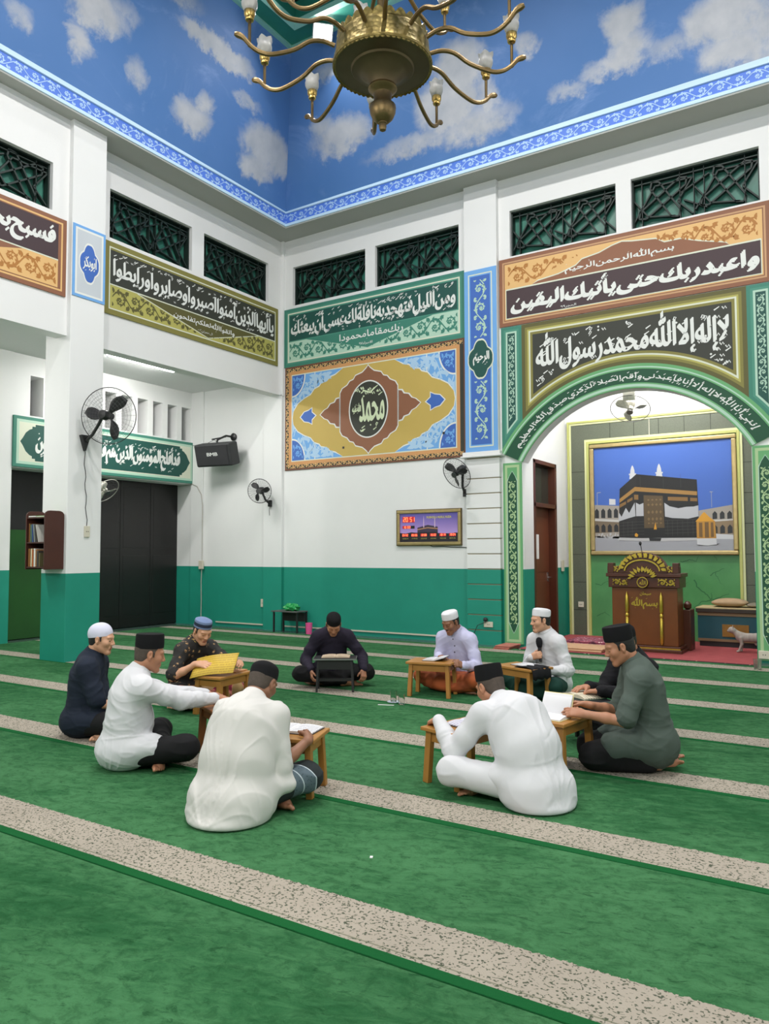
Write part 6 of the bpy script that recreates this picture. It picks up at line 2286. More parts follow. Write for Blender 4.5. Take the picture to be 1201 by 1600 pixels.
# batik: black ground with ochre florets
batik, g = new_mat('batik', 0.8)
ov, x, y, z = g.obj()
v = g.voronoi(ov, 19, 'F1', 0.9)
f = g.math('MULTIPLY', g.ramp(v, 0.34, 0.16), g.ramp(g.noise(ov, 70, 3), 0.42, 0.55))
g.color(g.mix(f, (0.012, 0.011, 0.010, 1), rgb(176, 138, 92)))
batik2, g = new_mat('batik_collar', 0.8)
ov, x, y, z = g.obj()
g.color(g.mix(g.ramp(g.voronoi(ov, 75), 0.42, 0.3), (0.02, 0.018, 0.012, 1), rgb(206, 176, 96)))
sar_o, g = new_mat('sarong_orange', 0.8)
ov, x, y, z = g.obj()
chk = g.math('MULTIPLY', g.math('PINGPONG', x, 0.045), 22.0)
g.color(g.mix(g.math('MULTIPLY', chk, g.noise(ov, 9, 3)), rgb(160, 78, 34), rgb(92, 40, 20)))
sar_m, g = new_mat('sarong_maroon', 0.8)
ov, x, y, z = g.obj()
f = g.ramp(g.noise(ov, 9, 3, 0.5, 1.5), 0.50, 0.54)
c = g.mix(f, rgb(120, 24, 46), rgb(206, 116, 112))
g.color(g.mix(g.ramp(g.noise(g.comb(x, y, 0.0), 5, 2), 0.50, 0.53), c, rgb(150, 120, 78)))
sar_g, g = new_mat('sarong_grey_stripe', 0.85)
ov, x, y, z = g.obj()
# bands run across the thigh; measured along the leg (local x of the figure)
t = g.math('ADD', x, g.math('MULTIPLY', z, 0.25))
b1 = g.math('MULTIPLY', g.math('GREATER_THAN', t, 0.20), g.math('LESS_THAN', t, 0.335))
l1 = g.math('LESS_THAN', g.math('PINGPONG', g.math('ADD', t, 0.008), 0.034), 0.0035)
c = g.mix(b1, (0.012, 0.018, 0.020, 1), g.mix(g.ramp(g.voronoi(ov, 60), 0.3, 0.2), rgb(78, 92, 100), rgb(56, 68, 76)))
g.color(g.mix(g.math('MULTIPLY', b1, l1), c, rgb(168, 178, 184)))

def rotz(a):
    return np.array([[math.cos(a), -math.sin(a), 0], [math.sin(a), math.cos(a), 0], [0, 0, 1]])
def unit(v):
    v = np.array(v, float)
    return v/max(np.linalg.norm(v), 1e-9)
def two_bone(s, t, l1, l2, pole):
    """Elbow position for a hand at t; pole pulls the elbow. Returns elbow, reachable hand."""
    s, t = np.array(s, float), np.array(t, float)
    d = t-s
    L = np.linalg.norm(d)
    if L > (l1+l2)*0.985:
        t = s + d/L*(l1+l2)*0.985
        d = t-s
        L = np.linalg.norm(d)
    a = (l1*l1-l2*l2+L*L)/(2*L)
    h = math.sqrt(max(l1*l1-a*a, 0))
    u = d/L
    p = np.array(pole, float)
    p = unit(p - u*(p @ u))
    return s + u*a + p*h, t

def add_hand(S, wrist, d, back, thumb_side, curl, spread=1.0, L=1.0):
    """Palm, four fingers of different length with three phalanges, thumb from the side of the palm.
    d: finger direction, back: normal of the back of the hand, thumb_side: +1/-1 along cross(d, back)."""
    d = unit(d)
    back = unit(back - d*(np.array(back) @ d))
    s = np.cross(d, back)*thumb_side
    w = np.array(wrist, float)
    k = 0.008
    S.cone(w - d*0.02, w + d*0.02, 0.024, 0.025, 0.02, (back, 0.78))
    for off, r in ((0.026, 0.0145), (0.010, 0.015), (-0.008, 0.0145), (-0.025, 0.013)):
        S.cone(w + d*0.015 + s*off*0.7, w + d*0.085*L + s*off, r*1.05, r*0.88, 0.014)
    for i, (off, ln, r) in enumerate(((0.029, 0.070, 0.0088), (0.010, 0.080, 0.0092), (-0.010, 0.074, 0.0088), (-0.028, 0.058, 0.0078))):
        p = w + d*(0.086-0.006*(i == 3))*L + s*off
        fd = unit(d + s*0.10*spread*(1-i*0.7))
        seg = (0.48, 0.30, 0.25)
        ang = 0.0
        cu = curl[i] if hasattr(curl, '__len__') else curl
        for j, sg in enumerate(seg):
            ang += cu*(0.8, 1.0, 0.75)[j]
            q = p + (fd*math.cos(ang) - back*math.sin(ang))*ln*sg*L
            S.cone(p, q, r*(1-0.08*j), r*(1-0.08*(j+1)), k if j else 0.012)
            p = q
    tb = w + d*0.030 + s*0.026
    cu = curl[4] if hasattr(curl, '__len__') and len(curl) > 4 else 0.35
    td = unit(d*0.72 + s*0.62 - back*(0.22+cu*0.6))
    t1 = tb + td*0.042*L
    t2 = t1 + unit(td*0.9 + d*0.35 - s*0.15 - back*0.2*cu)*0.030*L
    S.cone(w + d*0.015 + s*0.012, tb, 0.015, 0.0135, 0.015)
    S.cone(tb, t1, 0.0125, 0.0105, 0.012)
    S.cone(t1, t2, 0.0105, 0.0085, k)

def add_foot(S, ankle, heel_dir, toe_dir, up, L=1.0):
    """Foot lying along toe_dir with the sole facing away from up."""
    t, u = unit(toe_dir), unit(up)
    u = unit(u - t*(u @ t))
    s = np.cross(t, u)
    a = np.array(ankle, float)
    S.cone(a, a - t*0.035 - u*0.03, 0.032, 0.030, 0.02)
    S.cone(a - u*0.01, a + t*0.10 - u*0.025, 0.033, 0.028, 0.03)
    S.cone(a - t*0.03 - u*0.032, a + t*0.12 - u*0.038, 0.026, 0.024, 0.03)
    for i in range(5):
        o = (0.034, 0.017, 0.001, -0.015, -0.029)[i]
        ln = (0.052, 0.048, 0.044, 0.038, 0.030)[i]
        r = (0.0135, 0.0098, 0.0094, 0.009, 0.0085)[i]
        b = a + t*(0.135-0.008*i) - u*0.036 + s*o
        S.cone(a + t*0.09 - u*0.034 + s*o*0.75, b, 0.019, r*1.15, 0.015)
        S.cone(b, b + t*ln*0.55 + u*0.004, r, r*0.98, 0.006)
        S.cone(b + t*ln*0.55 + u*0.004, b + t*ln - u*0.003, r*0.98, r*0.9, 0.004)

def person(label, pos, face_to, lean=18, bend=14, head_yaw=0, head_pitch=20, head_roll=0, side=0,
           hands=None, sleeve='long', legs='cross', shirt=CL_WHITE, pants=CL_PANTS, cap=None, capmat=VELVET,
           skin=SKIN_B, collar=True, hem=0.0, knee_out=0.33, belly=0.0, cuffs=0.043, loose=1.0,
           mustache=False, goatee=False, eyes='down', hairmat=HAIR, buttons=None, vox=0.0085, seed=1, bare=('l', 'r'), collarmat=None, scale=1.0, cut=0.90, tw=0.155, fold=1.0, drape=False):
    """A seated figure. Local axes: x forward, y to the figure's left, z up; pos on the floor under the pelvis."""
    px_, py_ = pos
    fx, fy = face_to[0]-px_, face_to[1]-py_
    yaw = math.atan2(fy, fx)
    Rz = rotz(yaw)
    def loc(p):
        return (np.array(p, float) - np.array([px_, py_, 0.0])) @ Rz / scale
    # ---- spine
    def dirn(deg):
        a = math.radians(deg)
        return np.array([math.sin(a), math.sin(math.radians(side)), math.cos(a)])
    kneel = legs == 'kneel'
    pel = np.array([0, 0, 0.20 if kneel else 0.125])
    wst = pel + 0.17*dirn(lean*0.4)
    chs = wst + 0.18*dirn(lean*0.9 + bend*0.35)
    nek = chs + 0.165*dirn(lean + bend)
    nd = dirn(lean*0.8 + bend + 18 + head_pitch*0.25)
    hd0 = nek + 0.085*nd
    # head frame
    hp, hy, hr = math.radians(head_pitch), math.radians(head_yaw), math.radians(head_roll)
    Ry = np.array([[math.cos(hp), 0, math.sin(hp)], [0, 1, 0], [-math.sin(hp), 0, math.cos(hp)]])
    Rx = np.array([[1, 0, 0], [0, math.cos(hr), -math.sin(hr)], [0, math.sin(hr), math.cos(hr)]])
    HM = rotz(hy) @ Ry @ Rx
    hc = hd0 + HM @ np.array([0.028, 0, 0.078])
    def H(x, y, z):
        return hc + HM @ np.array([x, y, z])
    lat = np.array([0, 1.0, 0])
    sp = unit(nek-chs)
    shl = {}
    for s in (1, -1):
        shl[s] = nek - 0.058*sp + lat*s*0.172 + np.array([0.015, 0, -0.014]) + np.array([0.03, 0, 0.0])*(1 if lean > 10 else 0.3)
    hands = hands or {}
    arms = {}
    for s in (1, -1):
        hnd = hands.get('l' if s > 0 else 'r')
        if hnd is None:
            t = np.array([0.30, s*0.16, 0.30])
            hnd = dict(p=None, d=(0.8, -s*0.5, -0.2), back=(0.2, 0, 1), curl=0.35)
        else:
            t = loc(hnd['p'])
        pole = np.array(hnd.get('pole', (-0.35, s*0.35, -0.95)), float)
        if hnd.get('pole_world'):
            pole = np.array(hnd['pole_world'], float) @ Rz
        e, t = two_bone(shl[s], t, 0.295, 0.265, pole)
        if hnd.get('world', True) and hnd.get('p') is not None:
            d = np.array(hnd['d'], float) @ Rz
            bk = np.array(hnd['back'], float) @ Rz
        else:
            d, bk = np.array(hnd['d'], float), np.array(hnd['back'], float)
        arms[s] = (e, t, d, bk, hnd)
    # ---- legs
    hip = {s: pel + np.array([0.02, s*0.095, -0.01]) for s in (1, -1)}
    leg = {}
    if not kneel:
        for s in (1, -1):
            kn = np.array([0.34, s*knee_out, 0.155])
            an = np.array([0.275 - 0.06*s, -s*0.135, 0.066])
            toe = unit((-0.22, -s*0.95, -0.05))
            leg[s] = (kn, an, toe, np.array([0.25, 0.0, 1.0]))
    else:
        for s in (1, -1):
            kn = np.array([0.40, s*0.13, 0.085])
            an = np.array([-0.035, s*0.10, 0.060])
            toe = unit((-1.0, -s*0.25, -0.15))
            leg[s] = (kn, an, toe, np.array([-0.1, s*0.3, -1.0]))
    # ================= body (one continuous surface)
    S = Solid()
    S.cone(pel, wst, 0.115, 0.105, 0.05, ((1, 0, 0), 0.8))
    S.cone(wst, chs, 0.105, 0.12, 0.05, ((1, 0, 0), 0.8))
    S.cone(chs, nek - 0.04*sp, 0.12, 0.075, 0.05, ((1, 0, 0), 0.8))
    S.cone(nek - 0.05*sp, hd0 + HM @ np.array([-0.012, 0, 0.02]), 0.062, 0.055, 0.03)
    for s in (1, -1):
        e, t, d, bk, hnd = arms[s]
        S.cone(nek-0.05*sp, shl[s], 0.055, 0.05, 0.04)
        S.cone(shl[s], e, 0.047, 0.038, 0.03)
        S.cone(e, e*0.55+t*0.45, 0.039, 0.036, 0.02)
        S.cone(e*0.55+t*0.45, t, 0.036, 0.025, 0.02)
        add_hand(S, t, d, bk, s*hnd.get('thumb', 1), hnd.get('curl', 0.3), hnd.get('spread', 1.0))
        kn, an, toe, up = leg[s]
        S.cone(hip[s], kn, 0.075, 0.052, 0.04)
        S.cone(kn, an, 0.05, 0.034, 0.03)
        add_foot(S, an, None, toe, up)
    # head
    S.ell(H(-0.012, 0, 0.036), (0.097, 0.077, 0.086), HM, 0.02)
    S.ell(H(0.022, 0, -0.030), (0.068, 0.062, 0.080), HM, 0.035)
    S.cone(H(-0.005, 0.050, -0.052), H(0.060, 0.018, -0.100), 0.019, 0.017, 0.03)
    S.cone(H(-0.005, -0.050, -0.052), H(0.060, -0.018, -0.100), 0.019, 0.017, 0.03)
    S.cone(H(0.068, 0.010, -0.104), H(0.068, -0.010, -0.104), 0.018, 0.018, 0.02)
    for s in (1, -1):
        S.ell(H(0.058, s*0.044, -0.022), (0.024, 0.022, 0.024), HM, 0.025)
        S.ell(H(0.092, s*0.031, 0.004), (0.016, 0.020, 0.013), HM, 0.012, sub=True)
        S.ell(H(0.072, s*0.031, 0.004), (0.0165, 0.0185, 0.0125), HM, 0.006)
        S.cone(H(0.083, s*0.014, 0.026), H(0.074, s*0.048, 0.027), 0.011, 0.009, 0.014)
        # ear: rim, lobe, hollow
        S.ell(H(-0.008, s*0.080, 0.000), (0.019, 0.009, 0.031), HM @ rotz(s*0.45), 0.008)
        S.ell(H(-0.003, s*0.078, -0.026), (0.009, 0.007, 0.012), HM, 0.008)
        S.ell(H(-0.004, s*0.0885, 0.003), (0.009, 0.006, 0.016), HM @ rotz(s*0.45), 0.005, sub=True)
    S.cone(H(0.086, 0, 0.014), H(0.106, 0, -0.026), 0.009, 0.0115, 0.012)
    for s in (1, -1):
        S.ell(H(0.094, s*0.012, -0.031), (0.012, 0.0085, 0.008), HM, 0.007)
    S.cone(H(0.083, 0.018, -0.0585), H(0.083, -0.018, -0.0585), 0.0085, 0.0085, 0.010)
    S.cone(H(0.082, 0.015, -0.0700), H(0.082, -0.015, -0.0700), 0.0085, 0.0085, 0.010)
    S.ell(H(0.100, 0, -0.0642), (0.012, 0.024, 0.0022), HM, 0.004, sub=True)
    S.clip((0, 0, 0.001), (0, 0, -1.0), 0.003)
    V, Q = S.mesh(0.0045)
    V = relax(V, Q, 1, 0.35)
    ctr = V[Q].mean(1)
    h = (ctr-hc) @ HM
    mi = np.zeros(len(Q), int)
    lips = (h[:, 0] > 0.077) & (np.abs(h[:, 1]) < 0.023) & (h[:, 2] < -0.053) & (h[:, 2] > -0.078)
    mi[lips] = 1
    for s in (1, -1):
        if eyes == 'down':
            m_ = (((h[:, 1]-s*0.031)/0.015)**2 + ((h[:, 2]+0.0035 - 0.004*((h[:, 1]-s*0.031)/0.015)**2)/0.0030)**2 < 1) & (h[:, 0] > 0.065)
            mi[m_] = 2
        else:
            m_ = (((h[:, 1]-s*0.031)/0.015)**2 + ((h[:, 2]-0.002)/0.0062)**2 < 1) & (h[:, 0] > 0.065)
            mi[m_] = 3
            m2 = (((h[:, 1]-s*0.031-0.003)/0.0062)**2 + ((h[:, 2]-0.0025)/0.0075)**2 < 1) & (h[:, 0] > 0.065)
            mi[m2 & m_] = 2
            m3 = (np.abs(h[:, 1]-s*0.031) < 0.016) & (np.abs(h[:, 2]-0.0075) < 0.0022) & (h[:, 0] > 0.065)
            mi[m3] = 2
    body = mesh_obj('person', V*scale, Q, [skin, LIP, EYE_D, EYE_W], None, mi)
    body.location = (px_, py_, 0)
    body.rotation_euler = (0, 0, yaw)
    tag(body, label, 'person')
    # ================= hair: cropped cap of hair under the headwear, brows, beard
    S = Solid()
    S.ell(H(-0.014, 0, 0.032), (0.0995, 0.080, 0.088), HM, 0.01)
    S.ell(H(-0.045, 0, -0.025), (0.058, 0.062, 0.060), HM, 0.02)
    S.clip(H(0.030, 0, 0.020), HM @ unit((0.80, 0, -0.60)), 0.02)
    S.clip(H(-0.030, 0, -0.062), HM @ unit((0.35, 0, -0.95)), 0.01)
    for s in (1, -1):
        S.ell(H(-0.004, s*0.084, -0.004), (0.026, 0.018, 0.034), HM, 0.008, sub=True)
        S.cone(H(0.018, s*0.0745, 0.02), H(0.020, s*0.0735, -0.008), 0.007, 0.005, 0.006)
        S.cone(H(0.0895, s*0.017, 0.0275), H(0.0815, s*0.036, 0.032), 0.0042, 0.0042, 0.003)
        S.cone(H(0.0815, s*0.036, 0.032), H(0.0665, s*0.051, 0.026), 0.0042, 0.0025, 0.003)
    if mustache:
        for s in (1, -1):
            S.cone(H(0.0925, s*0.003, -0.046), H(0.083, s*0.026, -0.055), 0.0052, 0.003, 0.003)
    if goatee:
        S.cone(H(0.083, 0.010, -0.106), H(0.083, -0.010, -0.106), 0.0070, 0.0070, 0.004)
        for s in (1, -1):
            S.cone(H(0.0915, s*0.004, -0.047), H(0.083, s*0.024, -0.056), 0.0032, 0.002, 0.003)
    V, Q = S.mesh(0.0042)
    mesh_obj('hair', V*scale, Q, hairmat, body)
    # ================= shirt
    L = loose
    S = Solid()
    S.cone(pel, wst, max(0.165*L, tw*1.04), max(0.150*L, tw), 0.08, ((1, 0, 0), 0.80))
    S.cone(wst, chs, max(0.150*L, tw), max(0.160*L, tw*0.97), 0.08, ((1, 0, 0), 0.78))
    S.cone(chs, nek - 0.05*sp, max(0.160*L, tw*0.97), 0.100, 0.07, ((1, 0, 0), 0.75))
    if belly:
        S.ell(wst + np.array([0.07, 0, 0.0]), (0.10+belly, 0.13+belly, 0.13), None, 0.08)
    S.cone(nek - 0.03*sp, nek + 0.030*nd, 0.075, 0.066, 0.03)
    for s in (1, -1):
        e, t, d, bk, hnd = arms[s]
        S.cone(nek - 0.045*sp, shl[s] - lat*s*0.01, 0.074, 0.062, 0.08)
        S.cone(shl[s], shl[s]*0.4+e*0.6, 0.065*L, 0.062*L, 0.075)
        if sleeve == 'long':
            S.cone(shl[s]*0.4+e*0.6, e, 0.063*L, 0.058*L, 0.03)
            S.cone(e, e*0.5+t*0.5, 0.058*L, 0.051*L, 0.03)
            w = t - unit(t-e)*0.012
            S.cone(e*0.5+t*0.5, w, 0.051*L, cuffs, 0.02)
            S.cone(w - unit(t-e)*0.012, w + unit(t-e)*0.008, cuffs-0.002, cuffs-0.002, 0.006)
        else:
            w = shl[s]*(1-cut) + e*cut
            S.cone(shl[s]*0.4+e*0.6, w, 0.066*L, 0.070*L, 0.02)
            S.clip  # sleeve ends at the elbow
    # skirts of the shirt resting on hips, lap and floor
    S.ell(pel + np.array([-0.02, 0, 0.0]), (0.165*L, 0.19*L, 0.13), None, 0.07)
    if hem:
        S.cone(np.array([-0.05, 0.06, 0.10]), np.array([-0.05, -0.06, 0.10]), 0.15+hem*0.2, 0.15+hem*0.2, 0.09, ((0, 0, 1), 0.7))
        S.ell(np.array([-0.08, 0, 0.02]), (0.17+hem*0.3, 0.19+hem*0.2, 0.05), None, 0.08)
        for s in (1, -1):
            S.cone(np.array([0.04, s*0.13, 0.16]), np.array([0.17, s*0.22, 0.155]), 0.10, 0.082, 0.05, ((0, 0, 1), 0.75))
    elif kneel:
        for s in (1, -1):
            S.cone(np.array([0.03, s*0.10, 0.20]), np.array([0.26, s*0.13, 0.17]), 0.118, 0.098, 0.05)
        S.ell(np.array([-0.02, 0, 0.14]), (0.15, 0.185, 0.125), None, 0.06)
    else:
        for s in (1, -1):
            S.cone(np.array([0.02, s*0.11, 0.135]), np.array([0.15, s*0.19, 0.155]), 0.118, 0.100, 0.05, ((0, 0, 1), 0.9))
    S.clip((0, 0, 0.004), (0, 0, -1.0), 0.004)
    V, Q = S.mesh(vox)
    V = relax(V, Q, 2, 0.5)
    N = vert_normals(V, Q)
    # folds: long ridges; the sleeve ones run round the arm, the trunk ones sag between shoulder and hip
    sd = np.array([seed*3.7, seed*1.3, seed*2.1])
    amp = np.zeros(len(V))
    ridge = lambda P: 1-np.abs(2*vnoise(P)-1)
    wx = V + 0.05*(np.stack([vnoise(V*5+sd), vnoise(V*5+sd+9), vnoise(V*5+sd+17)], 1)-0.5)
    diag = np.stack([wx[:, 0]*4 + wx[:, 2]*5, wx[:, 1]*4 - wx[:, 2]*3, wx[:, 2]*13 + np.abs(wx[:, 1])*7 - wx[:, 0]*5], 1)
    if drape:
        # long falls of loose cloth hanging from the shoulders
        fall = np.stack([np.arctan2(wx[:, 1], wx[:, 0]+0.30)*4.2 + wx[:, 2]*1.2, wx[:, 2]*1.5, wx[:, 0]*2], 1)
        amp += 0.0085*fold*(ridge(fall+sd)**5 - 0.2)
        amp += 0.0050*fold*(ridge(fall*1.9+sd+7)**6 - 0.15)
        cross = np.stack([wx[:, 2]*7 + wx[:, 1]*9 + wx[:, 0]*4, wx[:, 1]*2, wx[:, 2]*1.5], 1)
        amp -= 0.0055*fold*(ridge(cross+sd+3)**9)
    else:
        amp += 0.0058*fold*(ridge(diag*0.75+sd)**6 - 0.16)
        amp += 0.0038*fold*(ridge(diag*1.5+sd+5)**9 - 0.1)
    low = np.clip((0.30 - V[:, 2])/0.25, 0, 1)
    hang = np.stack([np.arctan2(V[:, 1], V[:, 0]+0.1)*4, V[:, 2]*2.5, V[:, 2]*2], 1)
    amp += low*0.0075*fold*(ridge(hang+sd)**4 - 0.2)
    waist = (0.0 if hem > 0.1 else 1.0)*np.exp(-((V[:, 2]-wst[2]+0.04)/0.07)**2)
    amp += waist*0.006*fold*(ridge(np.stack([V[:, 0]*3, V[:, 1]*3, V[:, 2]*22 + V[:, 1]*4], 1)+sd+3)**4 - 0.2)
    for s in (1, -1):
        e, t, *_r = arms[s]
        for a, b, wgt in ((shl[s], e, 0.8), (e, t, 1.2)):
            ab = b-a
            tt = ((V-a) @ ab)/(ab @ ab)
            dist = np.linalg.norm(V - a - np.clip(tt, 0, 1)[:, None]*ab, axis=1)
            near = np.exp(-(dist/0.075)**4)*np.exp(-((tt-(0.85 if wgt < 1 else 0.25))/0.40)**2)
            ph = np.stack([tt*8 + V[:, 2]*9 + vnoise(V*9+sd)*1.6, V[:, 1]*5, V[:, 2]*5], 1)
            amp += near*wgt*0.0085*fold*(ridge(ph+sd+s)**3 - 0.3)
    rim = np.clip((V[:, 2]-0.012)/0.03, 0, 1)
    nk = np.clip((np.linalg.norm(V-nek, axis=1)-0.07)/0.08, 0, 1)
    V = V + N*(amp*rim*nk)[:, None]
    V = relax(V, Q, 1, 0.3)
    so = mesh_obj('shirt', V*scale, Q, shirt, body)
    if collar:
        ctr_ = nek + 0.030*nd
        Mq = Vector(nd).to_track_quat('Z', 'Y').to_matrix().to_4x4()
        Mq = Matrix.Translation(Vector(ctr_*scale)) @ Mq
        MB().lathe([(0.094*scale, -0.030*scale), (0.083*scale, 0.0), (0.0755*scale, 0.036*scale), (0.0715*scale, 0.039*scale), (0.070*scale, 0.0)], Mq, 30).build('collar', collarmat or shirt, so, local=False)
    if buttons is not None:
        mbb = MB()
        fwd = np.array([1.0, 0, 0])
        for k in range(4):
            # march from in front of the chest back to the cloth
            a = nek*(1-k/4.5) + wst*(k/4.5)
            d_ = (V-a)
            sel = (np.abs(d_[:, 1]) < 0.012) & (np.abs(d_[:, 2]+0.02) < 0.03) & (d_[:, 0] > 0)
            if sel.any():
                j = np.argmax(np.where(sel, V[:, 0], -9))
                mbb.ball(Vector((V[j]+np.array([0.003, 0, 0]))*scale), 0.0065*scale, 0, 10, 6)
        mbb.build('buttons', buttons, so, local=False)
    # ================= trousers / sarong
    S = Solid()
    S.ell(pel + np.array([-0.02, 0, -0.02]), (0.15, 0.175, 0.105), None, 0.06)
    if not kneel:
        for s in (1, -1):
            kn, an, toe, up = leg[s]
            S.cone(hip[s], kn, 0.105, 0.083, 0.05)
            S.cone(kn, kn*0.4+an*0.6, 0.082, 0.070, 0.04)
            S.cone(kn*0.4+an*0.6, an*0.96+kn*0.04, 0.070, 0.056, 0.03)
        if legs == 'sarong':
            S.ell(np.array([0.22, 0, 0.13]), (0.20, 0.34, 0.075), None, 0.06)
            S.ell(np.array([0.28, 0, 0.06]), (0.16, 0.32, 0.06), None, 0.06)
    else:
        for s in (1, -1):
            kn, an, toe, up = leg[s]
            S.cone(hip[s], kn + np.array([0, 0, 0.035]), 0.115, 0.085, 0.05)
            S.cone(kn, an + np.array([0.06, 0, 0]), 0.075, 0.062, 0.04)
    S.clip((0, 0, 0.004), (0, 0, -1.0), 0.004)
    V, Q = S.mesh(vox)
    V = relax(V, Q, 2, 0.5)
    N = vert_normals(V, Q)
    r_ = 1-np.abs(2*vnoise(np.stack([V[:, 0]*9+V[:, 1]*4, V[:, 1]*7-V[:, 2]*5, V[:, 2]*12], 1)+sd)-1)
    V = V + N*(0.009*(r_**3-0.3)*np.clip(V[:, 2]/0.04, 0, 1)*np.clip((V[:, 0]-0.16)/0.14, 0, 1))[:, None]
    mesh_obj('sarong' if legs == 'sarong' else 'trousers', V*scale, Q, pants, body)
    # ================= headwear
    def place(o_):
        M = Matrix(((HM[0][0], HM[0][1], HM[0][2], 0), (HM[1][0], HM[1][1], HM[1][2], 0), (HM[2][0], HM[2][1], HM[2][2], 0), (0, 0, 0, 1)))
        return Matrix.Scale(scale, 4) @ Matrix.Translation(Vector(hc + HM @ np.array(o_))) @ M
    tilt = Matrix.Rotation(math.radians(-10), 4, 'Y')
    if cap == 'peci':
        M = place((-0.012, 0, 0.045)) @ tilt
        MB().lathe([(0.0865, 0.0), (0.0885, 0.0), (0.0900, 0.03), (0.0880, 0.090), (0.0850, 0.1005), (0.0790, 0.103), (0.070, 0.101), (0.0, 0.099)], M, 40, 0, 1.13, 0.935).build('peci_cap', capmat, body, local=False, sharp=50)
    elif cap == 'skull':
        M = place((-0.012, 0, 0.034)) @ tilt
        pr = [(0.0855, 0.0), (0.0885, 0.002), (0.0895, 0.03), (0.087, 0.05)] + [(0.087*math.cos(a), 0.05+0.052*math.sin(a)) for a in np.linspace(0.12, 1.5707, 9)]
        o_ = MB().lathe(pr, M, 40, 0, 1.13, 0.93).build('skullcap', capmat, body, local=False)
    elif cap == 'dome':
        M = place((-0.014, 0, 0.020)) @ Matrix.Rotation(math.radians(-14), 4, 'Y')
        pr = [(0.0850, 0.0), (0.0890, 0.002), (0.0910, 0.025)] + [(0.0910*math.cos(a)**0.9, 0.025+0.092*math.sin(a)) for a in np.linspace(0.12, 1.5707, 11)]
        MB().lathe(pr, M, 40, 0, 1.13, 0.93).build('skullcap', capmat, body, local=False)
    elif cap == 'kufi':
        M = place((-0.012, 0, 0.044)) @ tilt
        MB().lathe([(0.0855, 0.0), (0.088, 0.002), (0.0885, 0.045), (0.0865, 0.066), (0.075, 0.079), (0.045, 0.086), (0.0, 0.088)], M, 40, 0, 1.12, 0.93).build('kufi_cap', capmat, body, local=False)
    elif cap == 'banded':
        M = place((-0.012, 0, 0.042)) @ tilt
        c_ = MB().lathe([(0.0855, 0.016), (0.0885, 0.016), (0.0885, 0.046), (0.085, 0.050)], M, 40, 0, 1.12, 0.93)
        c_ = c_.build('banded_cap', capmat, body, local=False)
        MB().lathe([(0.0855, 0.0), (0.0895, 0.001), (0.0897, 0.016), (0.0855, 0.017)], M, 40, 0, 1.12, 0.93).lathe([(0.0865, 0.046), (0.088, 0.054), (0.082, 0.070), (0.055, 0.083), (0.0, 0.086)], M, 40, 0, 1.12, 0.93).build('blue_band', CAP_BLUE, c_, local=False)
    body['_yaw'] = yaw
    del body['_yaw']
    info = dict(obj=body, arms={('l' if s > 0 else 'r'): (Rz @ (arms[s][1]*scale) + np.array([px_, py_, 0])) for s in (1, -1)},
                head=Rz @ (hc*scale) + np.array([px_, py_, 0]), yaw=yaw)
    return info
# ================================================================== benches, books and the ten seated men
BWOOD = mat('bench_wood', rgb(176, 124, 58, 0.9), 0.42, noise=0.16, nscale=7)
BWOODD = mat('bench_wood_dark', rgb(118, 72, 34), 0.42, noise=0.2, nscale=7)
def make_bench(label, wood):
    t = thing('reading_bench', label, 'reading bench', (0, 0, 0), 0, 'low reading benches on the carpet')
    MB().box((-0.245, -0.17, 0.335), (0.245, 0.17, 0.36)).build('tabletop', wood, t, bevel=0.005)
    for sx in (-1, 1):
        for sy in (-1, 1):
            m = MB()
            a, b = Vector((sx*0.195, sy*0.125, 0.335)), Vector((sx*0.212, sy*0.14, 0.0))
            m.bar(b, a, 0.048, 0.04, (1, 0, 0))
            m.build('leg', wood, t, bevel=0.003)
    for sy in (-1, 1):
        MB().box((-0.18, sy*0.125-0.011, 0.265), (0.18, sy*0.125+0.011, 0.335)).build('apron', wood, t, bevel=0.002)
    for sx in (-1, 1):
        MB().box((sx*0.195-0.011, -0.11, 0.265), (sx*0.195+0.011, 0.11, 0.335)).build('apron', wood, t, bevel=0.002)
    return t
def deg(a):
    return math.radians(a)
B_ = {}
def bench_at(key, label, x, y, rz, wood=BWOOD, proto={}):
    if wood.name not in proto:
        proto[wood.name] = o = make_bench(label, wood)
    else:
        o = dup(proto[wood.name], label=label)
    o.location = (x, y, 0)
    o.rotation_euler = (0, 0, deg(rz))
    B_[key] = (x, y, rz)
    return o
bench_at('p10', 'light wooden reading bench before the man in the long white shirt and black skullcap', 6.60, -7.75, 20)
bench_at('p9', 'light wooden reading bench before the man dressed all in white', 7.48, -6.97, 74)
bench_at('p8', 'wooden reading bench before the man in the grey-green shirt', 7.90, -6.36, 82)
bench_at('p5', 'light wooden reading bench before the man in the lavender shirt', 5.845, -4.45, 12)
bench_at('p6', 'wooden reading bench before the man holding the microphone', 6.80, -4.30, -20)
bench_at('p3', 'wooden reading bench under the yellow booklet', 4.55, -6.22, 95)
bench_at('p2', 'dark wooden reading bench before the white-shirted man in black trousers', 5.70, -7.33, -26, BWOODD)

